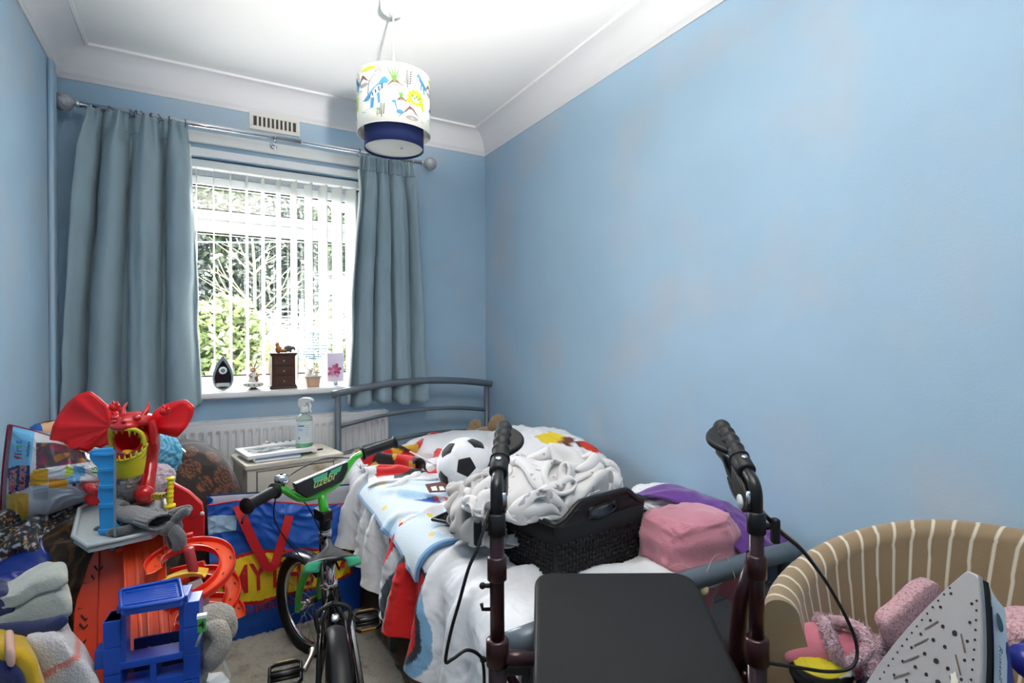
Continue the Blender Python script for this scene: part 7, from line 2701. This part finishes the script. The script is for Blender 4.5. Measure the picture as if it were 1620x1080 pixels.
for s in (-1, 1):
    MB().tube(spline([H(s * .028, .052, -.01), H(s * .034, .070, -.02), H(s * .030, .088, -.032)], 6), [.010, .006, .001], 12).obj('horn', m_dred, dg)
    MB().ell(H(s * .030, .050, .016), (.011, .009, .010), 16, 10, rot=R_h).obj('brow', m_dred, dg)
    MB().ell(H(s * .013, .044, .044), (.007, .005, .006), 14, 8, rot=R_h).obj('nostril_bump', m_dred, dg)
    MB().tube(spline([H(s * .044, .038, -.02), H(s * .050, .010, -.022), H(s * .047, -.030, -.025)], 6), [.012, .013, .010], 12).obj('cheek', m_dred, dg)
arc = spline([H(-.046, -.028, .008), H(-.045, .000, .014), H(-.036, .018, .026), H(-.016, .024, .040), H(.016, .024, .040), H(.036, .018, .026), H(.045, .000, .014), H(.046, -.028, .008)], 6)
MB().tube(arc, .0055, 10).obj('upper_gum', m_lime, dg)
for k in range(12):
    t = (k + .5) / 12 * (len(arc) - 1)
    p = arc[int(t)]
    c_ = H(0, -.01, .0)
    d_ = (-up * .9 + (c_ - p).normalized() * .35).normalized()
    MB().tube([p, p + d_ * (.024 if k in (1, 4, 7, 10) else .016)], [.0048, .0008], 8).obj('tooth', m_lime, dg)
MB().grid(lambda u, w: H(.040 * math.cos(2 * PI * u) * math.cos(w * PI / 2 * .98), -.012 + .036 * math.sin(2 * PI * u) * math.cos(w * PI / 2 * .98), .012 - .065 * math.sin(w * PI / 2)), 36, 12, closed=True).obj('throat', m_red, dg, solid=.003)
def jaw(u, w):
    a = PI * u
    x = -.047 * math.cos(a)
    y = -.022 - .040 * math.sin(a) ** .6
    z = .000 + .042 * math.sin(a)
    k = 1 - .22 * w ** 2
    return H(x * k, y * (1 - w) + (-.108 - .008 * math.sin(a)) * w, z * (1 - .45 * w))
MB().grid(jaw, 40, 14).obj('lower_jaw', m_lime, dg, solid=.004)
MB().grid(lambda u, w: jaw(u, .25 + .1 * w).lerp(H(0, -.055, .0), w), 30, 8).obj('mouth_floor', m_dred, dg, solid=.002)
MB().tube([jaw(k / 40, 0) for k in range(41)], .0035, 8).obj('jaw_lip', m_lime, dg)
for k in range(9):
    p = jaw(.12 + .76 * k / 8, 0)
    MB().tube([p, p + up * .014], [.0040, .0007], 8).obj('lower_tooth', m_lime, dg)
MB().tube(spline([H(-.005, -.050, -.01), H(.000, -.044, .012), H(.012, -.046, .026)], 5), [.012, .012, .003], 12, flat=.5).obj('tongue', M('tongue_yellow', (222, 170, 40), .4), dg)
MB().tube(spline([H(.000, .01, -.06), H(-.006, -.05, -.085), H(-.002, -.09, -.085), H(.008, -.13, -.065), H(.010, -.165, -.05), H(.012, -.20, -.045)], 6), [.036, .030, .020, .018, .022, .024], 20).obj('neck', m_dred, dg)
MB().ell(H(.014, -.172, -.035), (.026, .024, .024), 24, 14, rot=R_h).obj('shoulder', m_dred, dg)
# red parts at the left foot of the dragon
MB().cyl(at(134, 768, 1.50), at(149, 775, 1.46), .013, n=24).cyl(at(149, 775, 1.46), at(151, 776, 1.455), .015, n=24).obj('axle_peg', m_dred, dg)
pp([(131, 790), (150, 770), (158, 762), (158, 800), (140, 800)], 1.50, .03).obj('foot', m_red, dg, smooth=True, bevel=.005)

# ---- things right of the dragon
blob_cloth(at(250, 722, 1.72), (0.058, 0.055, 0.062), 4.4, M('sky_cloth', (116, 190, 218), .6, c2=(70, 150, 196), mask=('wave', 9, .55, .62)), 'light_blue_cloth', 'light blue striped cloth squeezed behind the dragon head', 'cloth', amp=.2)
blob_cloth(at(243, 757, 1.66), (0.050, 0.03, 0.040), 7.4, M('white_drawn', (226, 216, 224), .5), 'white_bag', 'white plastic bag corner below the light blue cloth', 'bag', amp=.2)
MB_s = MB().prism([at(263, 692, 1.78), at(270, 694, 1.77), at(293, 715, 1.75), at(291, 718, 1.75), at(282, 715, 1.76), at(266, 702, 1.77)], hfw * .008)
tag(MB_s.obj('silver_handle', m_chrome, smooth=True, bevel=.002), 'silvery metal tool handle poking out beside the beanbag', 'tool')
blob_cloth(at(204, 778, 1.56), (0.036, 0.02, 0.034), 2.9, M('silver_foil', (150, 146, 142), .25, metal=.7), 'foil_packet', 'crinkled silver foil packet under the dragon jaw', 'packet', amp=.2)
tag(MB().ell(at(187, 755, 1.52), (.010, .010, .009), 14, 10).obj('pink_bead', M('bead_pink', (206, 140, 140), .5)), 'small pink toy piece under the dragon jaw', 'toy')
# red case
rcz = thing('red_case', 'flat bright red plastic case leaning behind the yellow handle', 'case', at(285, 850, 1.72))
pp([(238, 762), (252, 757), (270, 762), (300, 778), (321, 797), (324, 815), (324, 862), (262, 866), (236, 840)], 1.74, .035).obj('case_body', M('case_red', (224, 44, 50), .42, coat=.2), rcz, smooth=True, bevel=.006)
MB().tube([at(u_, v_, 1.735) for u_, v_ in ((283, 800), (296, 806), (303, 812), (300, 822), (312, 815))], .0012, 5).obj('crack_line', m_black, rcz)
MB().lathe([(.007, 0), (.006, .003)], at(320, 812, 1.732), axis=-fw, n=16).obj('stud', m_white, rcz)
# yellow ribbed handle
yh = thing('yellow_peg', 'upright ribbed yellow plastic handle standing by the grey gloves', 'toy', at(270, 800, 1.50))
pts, rr_ = [], []
for k in range(31):
    t = k / 30
    pts.append(at(269, 800, 1.50).lerp(at(270, 755, 1.50), t))
    rr_.append(.0105 + .0010 * math.sin(t * 40) + (.003 if t > .93 else 0))
MB().tube(pts, rr_, 16, flat=.75).obj('grip', M('yellow_plastic', (236, 212, 34), .35), yh)
MB().lathe([(.014, -.004), (.014, .004)], pts[0], n=20).obj('collar', MATS['yellow_plastic'], yh)
# grey hexagon tray with hazard stripes
m_tray = M('pale_grey_plastic', (176, 184, 186), .45)
tyt = thing('toy_tray', 'pale grey toy tray with hazard stripes under the gloves', 'toy', at(190, 860, 1.50))
def up_prism(poly, d, th):
    return MB().prism([at(*p[:2], d + (p[2] if len(p) > 2 else 0)) for p in poly], V((0, 0, -th)))
trayo = [(116, 852, -.10), (126, 808, .04), (150, 796, .10), (238, 782, .16), (258, 790, .12), (268, 828, -.02), (240, 846, -.10), (140, 868, -.14)]
up_prism(trayo, 1.46, .010).obj('tray_base', m_tray, tyt, smooth=False)
rim_ = [at(p[0], p[1], 1.46 + p[2]) + V((0, 0, .006)) for p in trayo]
MB().tube(rim_, .006, 8, closed=True).obj('tray_rim', m_tray, tyt)
for (x, y, dd_) in ((252, 791, .06), (255, 829, -.04)):
    c_ = at(x, y, 1.46 + dd_)
    MB().box(c_ + V((0, 0, .012)), (.030, .024, .016), rot=-YAW).obj('striped_block', M('hazard', (206, 178, 40), .5, c2=(36, 34, 30), mask=('wave', 40, .45, .55)), tyt, smooth=False, bevel=.001)

# ---- pair of grey gloves
m_glove = M('grey_knit', (92, 92, 94), .95, bump=.5, bscale=260, sheen=.5)
def glove(wrist, cuff_end, palm_c, fingers, label, cuff_r=.032):
    g = thing('glove', label, 'glove', palm_c - V((0, 0, .02)))
    ax = (V(wrist) - V(cuff_end))
    pts, rr_ = [], []
    for k in range(13):
        t = k / 12
        pts.append(V(cuff_end) + ax * t)
        rr_.append(cuff_r * (1.0 + .10 * (1 - t)))
    mb = MB()
    n = 60
    vs, fs = [], []
    t_ = ax.normalized(); a = (V((0, 0, 1)) - t_ * t_.z).normalized(); b = t_.cross(a)
    for i, p in enumerate(pts):
        for k in range(n):
            an = 2 * PI * k / n
            rib = 1 + .05 * math.sin(an * 15)
            vs.append(p + (a * math.cos(an) * .55 + b * math.sin(an)) * rr_[i] * rib)
    for i in range(len(pts) - 1):
        for k in range(n):
            l = (k + 1) % n
            fs.append((i * n + k, i * n + l, (i + 1) * n + l, (i + 1) * n + k))
    mb.add(vs, fs)
    mb.obj('cuff', m_glove, g, solid=.004)
    MB().tube(spline([V(wrist) - ax * .1, V(palm_c), V(fingers[1][0])], 8), [cuff_r * .92, cuff_r * 1.15, cuff_r * 1.1, cuff_r * .75], 24, flat=.5, upv=(0, 0, 1)).obj('palm', m_glove, g)
    for f_ in fingers:
        ps = spline(f_, 6)
        m_ = len(ps)
        rr2 = [.0115 * (1 if i < m_ - 4 else math.sqrt(max(1 - ((i - m_ + 4) / 3.6) ** 2, .12))) for i in range(m_)]
        MB().tube(ps, rr2, 14).obj('finger', m_glove, g)
    return g
g1_ = at
glove(at(232, 820, 1.40), at(255, 826, 1.36), at(205, 812, 1.44),
      [[at(195, 816, 1.45), at(178, 822, 1.45), at(160, 834, 1.44)], [at(195, 808, 1.46), at(176, 806, 1.48), at(160, 812, 1.48)], [at(198, 800, 1.48), at(184, 795, 1.52), at(172, 796, 1.52)], [at(205, 822, 1.42), at(185, 832, 1.41), at(150, 838, 1.41)], [at(215, 828, 1.40), at(200, 838, 1.38), at(170, 842, 1.38)]],
      'grey knitted glove with ribbed cuff lying on the pale toy tray')
glove(at(262, 832, 1.40), at(240, 812, 1.44), at(272, 838, 1.38),
      [[at(272, 812, 1.42), at(288, 807, 1.40), at(303, 804, 1.40)], [at(276, 824, 1.38), at(288, 812, 1.38), at(300, 808, 1.38)], [at(276, 836, 1.37), at(286, 848, 1.36), at(288, 866, 1.36)], [at(272, 840, 1.37), at(279, 856, 1.36), at(281, 872, 1.355)], [at(270, 842, 1.39), at(272, 856, 1.38), at(275, 866, 1.38)]],
      'grey knitted glove with its fingers hanging over the red track', cuff_r=.024)

# ---- blue upright chute
bc_ = thing('blue_chute', 'tall light blue stepped plastic track column left of the dragon', 'toy track', at(168, 880, 1.36))
m_sky = M('sky_blue_plastic', (44, 148, 214), .35, coat=.2)
prof_ = [(143, 716), (146, 712), (181, 708), (181, 870), (178, 872), (160, 858), (157, 800), (160, 795), (156, 788), (156, 768), (160, 764), (155, 752), (156, 740), (148, 732), (142, 724)]
pp([(p[0] - 1, p[1]) for p in prof_], 1.38, .018).obj('column', m_sky, bc_, smooth=False, bevel=.002)
for y0, y1 in ((717, 722), (741, 747), (768, 774), (798, 804), (838, 844)):
    pp([(155 if y0 > 730 else 145, y0), (182, y0 - 1), (182, y1 - 1), (155 if y0 > 730 else 145, y1)], 1.374, .014).obj('column_step', m_sky, bc_, smooth=False, bevel=.0015)
pp([(180, 822), (202, 846), (202, 856), (197, 858), (180, 838)], 1.39, .03).obj('side_chute', m_sky, bc_, smooth=False, bevel=.0015)
pp([(180, 712), (184, 716), (184, 866), (180, 868)], 1.365, .006).obj('edge_strip', M('chute_grey', (120, 140, 156), .4), bc_, smooth=False)

# ---- orange chevron ramp panel
m_or2 = M('ramp_orange', (206, 58, 26), .38, coat=.2)
rp = thing('orange_ramp', 'large orange-red ramp panel with chevron slots left of the blue tower', 'toy track', at(155, 1060, 1.26))
def C2(x, y): return (x / 4.045, 813 + y / 4.045)
ro_ = [C2(*p) for p in ((600, 255), (640, 225), (700, 208), (795, 225), (800, 1100), (640, 1100), (560, 1010), (500, 900), (468, 760), (470, 640), (492, 540), (530, 440), (565, 330))]
def rcv(px_, py_): return 1.44 - 0.00105 * (py_ - 866)
MB().prism([at(x, y, rcv(x, y)) for x, y in ro_], away(ro_) * .012).obj('panel', m_or2, rp, smooth=True, bevel=.003)
for x, y in ((610, 410), (745, 400), (630, 350), (545, 665), (700, 645), (535, 720), (520, 820), (660, 700)):
    a, b_ = C2(x, y)
    s_ = 7 if (x, y) != (660, 700) else 2.5
    ch_p = [(a - s_, b_ - 5), (a, b_ + 2), (a + s_, b_ - 5), (a + s_, b_ - 2), (a, b_ + 5.5), (a - s_, b_ - 2)]
    MB().prism([at(p, q_, rcv(p, q_) - .005) for p, q_ in ch_p], hfw * .004).obj('chevron_slot', M('slot_dark', (40, 22, 20), .8), rp, smooth=False)
for seg in (((530, 440), (790, 430)), ((500, 605), (790, 590)), ((635, 240), (620, 1000))):
    MB().tube([at(*C2(*seg[0]), rcv(*C2(*seg[0])) - .002), at(*C2(*seg[1]), rcv(*C2(*seg[1])) - .002)], .0016, 5).obj('panel_seam', M('seam_orange', (160, 40, 20), .5), rp)

# ---- twin orange lanes running down into the tower
lnz = thing('orange_lanes', 'twin straight orange track lanes running down into the blue tower', 'toy track', at(235, 1040, 1.22))
m_lane = M('lane_orange', (216, 66, 22), .36, coat=.2)
for x0, x1, yt in ((197, 229, 846), (231, 262, 850)):
    top_l, top_r = at(x0, yt, 1.42), at(x1, yt - 4, 1.43)
    bot_l, bot_r = at(x0 + 8, 1046, 1.215), at(x1 + 16, 1038, 1.235)
    def lane(u, w):
        p = top_l.lerp(top_r, u).lerp(bot_l.lerp(bot_r, u), w)
        lip = .007 * (sstep(.90, .97, u) + sstep(.10, .03, u)) + .0015 * (abs(u - .5) < .06)
        return p - fw * lip + V((0, 0, -.008 * math.sin(PI * w)))
    MB().grid(lane, 40, 20).obj('lane', m_lane, lnz, solid=.003)
MB().prism([at(181, 868, 1.40), at(200, 848, 1.42), at(200, 862, 1.41), at(184, 876, 1.40)], hfw * .02).obj('side_clip', m_orange, lnz, smooth=False, bevel=.002)
MB().tube([at(184, 866, 1.395), at(196, 862, 1.395)], .0035, 8).obj('clip_pin', m_chrome, lnz)

# ---- blue tower
ex_t = (hrt * .927 + hfw * .375).normalized()
ey_t = V((-ex_t.y, ex_t.x, 0))
T0 = at(241, 1000, 1.15)
T0 = V((T0.x, T0.y, T0.z))
tw_ = thing('blue_tower', 'royal blue toy garage tower with square openings and orange lanes inside', 'toy', (T0.x + .02, T0.y + .04, 0.345))
m_bl = M('royal_blue_plastic', (24, 74, 176), .35, coat=.25)
def TB(x0, x1, z0, z1, y0=0.0, y1=.05):
    """box in tower coordinates, pixels-like units of 1.35 mm across"""
    k = .00135
    c_ = T0 + ex_t * ((x0 + x1) / 2 - 241) * k + V((0, 0, (1000 - (z0 + z1) / 2) * k)) + ey_t * ((y0 + y1) / 2)
    R = Matrix((ex_t, ey_t, V((0, 0, 1)))).transposed()
    return MB().box(c_, (abs(x1 - x0) * k, abs(y1 - y0), abs(z1 - z0) * k), rot=R)
zb_t = 1100
for x0, x1, zt in ((176, 199, 972), (283, 306, 962)):
    zz = zt
    while zz < zb_t:
        z2 = min(zz + 42, zb_t)
        TB(x0, x1, zz, z2 - 1.2, 0, .055).obj('pillar_block', m_bl, tw_, smooth=False, bevel=.0015)
        zz = z2
    TB(x0 + 2, x1 - 2, zt, zb_t, .003, .05).obj('pillar_core', m_bl, tw_, smooth=False)
TB(164, 178, 1015, 1045, .005, .04).obj('side_lug', m_bl, tw_, smooth=False, bevel=.002)
TB(199, 283, 1040, 1051, 0, .05).obj('cross_beam', m_bl, tw_, smooth=False, bevel=.0015)
TB(199, 283, 1076, 1100, 0, .05).obj('cross_beam', m_bl, tw_, smooth=False, bevel=.0015)
TB(237, 246, 1050, 1080, 0, .05).obj('centre_post', m_bl, tw_, smooth=False, bevel=.0015)
TB(199, 206, 962, 1045, .004, .035).obj('window_jamb', m_bl, tw_, smooth=False)
TB(277, 284, 962, 1045, .004, .035).obj('window_jamb', m_bl, tw_, smooth=False)
TB(194, 290, 950, 962, .0, .06).obj('lintel', m_bl, tw_, smooth=False, bevel=.002)
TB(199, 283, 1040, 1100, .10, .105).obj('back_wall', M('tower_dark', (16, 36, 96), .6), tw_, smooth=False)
# tray-like cap with raised rim, tilted to the front
capc = [at(190, 935, 1.20), at(283, 917, 1.25), at(290, 950, 1.15), at(192, 966, 1.11)]
cap_o = rounded(capc, [.012] * 4, 4)
MB().prism(cap_o, V((0, 0, -.012))).obj('cap', m_bl, tw_, smooth=False, bevel=.0015)
MB().tube([p + V((0, 0, .003)) for p in cap_o], .0038, 8, closed=True).obj('cap_rim', m_bl, tw_)
for k in range(7):
    a, b_ = capc[0].lerp(capc[3], .18 + .10 * k), capc[1].lerp(capc[2], .18 + .10 * k)
    MB().tube([a.lerp(b_, .08) + V((0, 0, .0008)), a.lerp(b_, .92) + V((0, 0, .0008))], .0011, 5).obj('cap_rib', m_bl, tw_)
# small black and white 4 sign
sg = thing('number_sign', 'small green sign with black number 4 at the tower side', 'sign', at(319, 1002, 1.155))
sgc = at(319, 987, 1.150)
sx_, sz_ = ex_t, V((0, 0, 1))
sfn = plane_fn(sgc, sx_, sz_, -ey_t)
MB().prism([sfn(x, y, 0) for x, y in ((-.008, -.017), (.008, -.017), (.008, .012), (-.008, .012))], ey_t * .006).obj('panel', M('sign_green', (66, 160, 74), .5), sg, smooth=False)
MB().prism([sfn(x, y, .001) for x, y in ((-.009, .012), (.009, .012), (.009, .019), (-.009, .019))], ey_t * .012).obj('top_edge', m_white, sg, smooth=False)
text('4', .022, lambda x, y, h: sfn(x, y - .002, h), m_black, sg, bold=.0006)
MB().tube([sfn(0, -.017, -.004), sfn(-.012, -.05, -.01)], .003, 8).obj('post', m_tray, sg)

# ---- red and orange spiral track
sp_ = thing('spiral_track', 'glossy red and orange spiral race track winding down beside the tower', 'toy track', at(320, 1060, 1.33))
axz = (V((0, 0, 1)) * math.cos(math.radians(17)) - hfw * math.sin(math.radians(17))).normalized()
c_top = at(302, 884, 1.37)
hx_ = hrt; hy_ = axz.cross(hx_).normalized()
m_tr_in, m_tr_out = M('track_orange', (244, 92, 48), .3, coat=.4), M('track_red', (232, 38, 28), .28, coat=.4)
def spiral(t, off, lift):
    """t in turns (0 top .. 2.6), off across the lane, lift above it"""
    a = -2.3 - t * 2 * PI
    R = .080 + off
    return c_top + (hx_ * math.cos(a) + hy_ * math.sin(a)) * R + axz * (.015 - .093 * t + lift)
TT = 2.55
def lane_s(u, w):
    return spiral(u * TT, (-.5 + w) * .034, -.004 * math.sin(PI * w))
MB().grid(lane_s, 220, 6).obj('lane', m_tr_in, sp_, solid=.002)
for s_ in (-1, 1):
    MB().grid(lambda u, w: spiral(u * TT, s_ * (.017 + .001 * w), -.004 + .018 * w), 220, 3).obj('side_wall', m_tr_out, sp_, solid=.0022)
for k in range(26):
    t = .04 + k * .098
    mbx = MB()
    o_ = (.006 if k % 2 else -.005)
    mbx.add([spiral(t + dt, o_ + do, .0002 if True else 0) for dt, do in ((0, -.0016), (.016, -.0016), (.016, .0016), (0, .0016))], [(0, 1, 2, 3)])
    mbx.obj('slot', MATS['slot_dark'], sp_, smooth=False)
MB().tube([c_top + axz * (.03) - axz * .0, c_top - axz * .34], .012, 12).obj('support_column', M('column_red', (150, 30, 34), .5), sp_)
for k in range(3):
    p_ = spiral(.3 + k, -.017, -.004)
    MB().tube([p_, c_top + axz * (.015 - .093 * (.3 + k) - .004)], .004, 8).obj('support_arm', MATS['column_red'], sp_)
# red feed track from the lanes to the spiral
fd = MB().grid(lambda u, w: spline([at(262, 858, 1.42), at(285, 846, 1.44), at(305, 841, 1.46)], 10)[int(round(u * 20))] + V((0, 0, -.016 * w)), 20, 2).obj('feed_wall', m_tr_out, sp_, solid=.003)
# yellow chute under the spiral
yc = thing('yellow_chute', 'yellow curved slide piece below the top loop of the spiral', 'toy track', at(297, 915, 1.34))
def ych(u, w):
    p = spline([at(262, 912, 1.34), at(285, 903, 1.36), at(310, 898, 1.38), at(328, 900, 1.38)], 10)[int(round(u * 30))]
    return p + V((0, 0, -.014 * math.sin(PI * w))) + hfw * (-.03 * w + .005)
MB().grid(ych, 30, 10).obj('slide', M('slide_yellow', (240, 196, 60), .35, coat=.2), yc, solid=.003)
MB().prism([at(268, 900, 1.42), at(320, 888, 1.44), at(323, 894, 1.44), at(270, 906, 1.42)], hfw * .01).obj('red_edge', m_tr_out, yc, smooth=False)
# white paper and board scraps in the middle
wb_ = pp([(297, 925), (318, 916), (330, 945), (332, 960), (322, 962), (300, 950)], 1.36, .012)
tag(wb_.obj('white_card_box', M('card_white', (220, 216, 210), .7), smooth=False, bevel=.001), 'small torn white card box standing inside the spiral track', 'box')

# ---- grey plush toy
gp_ = thing('grey_plush_toy', 'grey fluffy plush animal slumped right of the blue tower', 'soft toy', at(335, 1065, 1.28))
m_gpl = M('grey_plush', (172, 164, 152), .95, var=.15, vscale=50, bump=1.0, bscale=220, sheen=.6)
fz2 = lambda p, d: p * (1 + .05 * noise.noise(d * 6) + .02 * noise.noise(d * 22))
R0 = Matrix((rt, fw, up)).transposed()
MB().ell(at(338, 980, 1.29), (.048, .045, .036), 44, 28, rot=R0, fn=fz2).obj('head', m_gpl, gp_)
MB().ell(at(366, 990, 1.30), (.014, .016, .030), 26, 18, rot=R0, fn=fz2).obj('ear', m_gpl, gp_)
MB().tube(spline([at(328, 992, 1.24), at(345, 995, 1.22), at(351, 1015, 1.22), at(342, 1035, 1.22), at(332, 1052, 1.23)], 6), [.012, .020, .021, .022, .016], 20).obj('arm', m_gpl, gp_)
MB().ell(at(312, 1020, 1.27), (.030, .035, .050), 36, 24, rot=R0, fn=fz2).obj('body', m_gpl, gp_)
MB().ell(at(312, 1068, 1.24), (.022, .026, .030), 30, 20, rot=R0, fn=fz2).obj('leg', m_gpl, gp_)
MB().ell(at(320, 1000, 1.225), (.006, .005, .005), 12, 8).obj('nose', m_black, gp_)
gt = thing('grey_base_tray', 'pale grey plastic base plate below the plush animal', 'toy', at(335, 1085, 1.24))
up_prism([(308, 1068, .03), (352, 1062, .05), (364, 1076, .0), (360, 1095, -.03), (306, 1098, -.05)], 1.24, .012).obj('plate', m_tray, gt, smooth=False, bevel=.001)
pp([(350, 1040), (353, 1038), (366, 1070), (362, 1078)], 1.28, .004).obj('upright_edge', m_white, gt, smooth=False)

# ---- folded blankets and towels at the lower left
def folded(polys, d, th, name, label, cat='blanket', dx=0, dy=0):
    t = thing(name, label, cat, at(polys[0][1][0][0], polys[0][1][0][1] + 60, d + th / 2))
    for nm, poly, mt_, colfn in polys:
        o = spline([V((x + dx, y + dy, 0)) for x, y in poly], 5, closed=True)
        n = len(o)
        cx_, cy_ = sum(p.x for p in o) / n, sum(p.y for p in o) / n
        vs, fs, cs = [], [], []
        aw = away(poly)
        K, D_ = 8, 10
        def put(X, Y, f):
            p = at(X, Y, d - (.014 if nm in ('inner_fold', 'pale_band') else 0))
            q = p + aw * f
            q += V((.5, .4, 1)) * 0.0045 * crum(q, 9, 3) + V((0, 0, .002)) * noise.noise(q * 30)
            vs.append(q)
            cs.append(colfn(X - dx, Y - dy) if colfn else None)
        for k in range(1, K + 1):
            s_ = k / K
            for p in o:
                put(cx_ + (p.x - cx_) * s_, cy_ + (p.y - cy_) * s_, -.016 * math.sqrt(max(1 - s_ ** 4, 0)) + .004)
        for k in range(1, D_ + 1):
            s_ = k / D_
            for p in o:
                put(p.x, p.y, th * s_)
        put(cx_, cy_, -.012)
        R_ = K + D_
        for k in range(R_ - 1):
            for i in range(n):
                j = (i + 1) % n
                fs.append((k * n + i, k * n + j, (k + 1) * n + j, (k + 1) * n + i))
        for i in range(n):
            fs.append((len(vs) - 1, (i + 1) % n, i))
        fs.append(tuple((R_ - 1) * n + i for i in range(n)))
        MB().add(vs, fs, cs if colfn else None).obj(nm, mt_, t)
    return t
m_gf = M('grey_fleece', (176, 180, 172), .95, sheen=.5, bump=.3, bscale=160)
m_nv = M('navy_fleece', (22, 34, 84), .95, sheen=.3, bump=.2, bscale=160)
m_yl = M('yellow_fleece', (196, 160, 28), .95, sheen=.3, bump=.2, bscale=160)
m_wt = M('white_towel', (206, 204, 206), .95, sheen=.4, bump=.6, bscale=190, vcol=True)
folded([('upper_fold', [(-30, 938), (15, 926), (45, 909), (70, 899), (95, 896), (106, 902), (105, 913), (88, 920), (60, 928), (20, 950), (-30, 966)], m_gf, None),
        ('lower_fold', [(-30, 966), (20, 950), (60, 928), (92, 920), (108, 932), (113, 950), (108, 965), (80, 974), (40, 980), (-30, 992)], m_gf, None),
        ('trim_edge', [(-30, 930), (8, 925), (22, 945), (20, 960), (-30, 962)], m_nv, None)],
       1.13, .09, 'grey_fleece_blanket', 'folded grey-white fleece blanket with navy trim on the lower left stack', dx=0, dy=14)
folded([('fold', [(-30, 990), (50, 980), (98, 972), (104, 984), (70, 1000), (44, 1016), (-30, 1034)], m_nv, None)], 1.11, .09, 'navy_blanket', 'navy blanket folded under the grey-white fleece', dx=0, dy=8)
folded([('outer_fold', [(-30, 1018), (25, 1020), (50, 1034), (62, 1060), (66, 1110), (-30, 1112)], m_yl, None),
        ('inner_fold', [(-30, 1046), (18, 1048), (38, 1068), (44, 1114), (-30, 1116)], m_nv, None),
        ('pale_band', [(6, 1019), (20, 1019), (22, 1046), (8, 1046)], M('pale_band', (214, 176, 160), .9), None)],
       1.05, .08, 'yellow_navy_blanket', 'yellow and navy striped blanket at the bottom left corner', dx=0, dy=8)
def stripe(X, Y):
    return (214, 132, 124) if abs((Y - 1046) + (X - 92) * .55) < 5.5 and X > 62 else (206, 204, 208)
folded([('towel_fold', [(40, 1006), (68, 998), (94, 1000), (116, 1022), (140, 1050), (158, 1110), (62, 1116), (60, 1060), (50, 1034)], m_wt, stripe)],
       1.09, .08, 'white_towel', 'thick white towel with one pink stripe beside the yellow and navy blanket', cat='towel', dx=0, dy=8)
tag(pp([(92, 984), (101, 976), (127, 1034), (118, 1024)], 1.16, .02).obj('white_board', M('board_white', (206, 208, 206), .5), smooth=False, bevel=.001), 'narrow white board edge wedged between towel and orange ramp', 'board')
# plain stool that carries the folded blankets, below the picture
st_ = thing('low_stool', 'low stool carrying the folded blankets at the lower left', 'stool', (-0.28, 1.48, 0))
MB().box((-0.27, 1.28, 0.36), (0.40, 0.34, 0.02)).obj('seat', m_dw, st_, smooth=False, bevel=.003)
for a in (-1, 1):
    for b_ in (-1, 1):
        MB().box((-0.27 + a * .17, 1.28 + b_ * .14, 0.175), (0.03, 0.03, 0.35)).obj('leg', m_dw, st_, smooth=False)
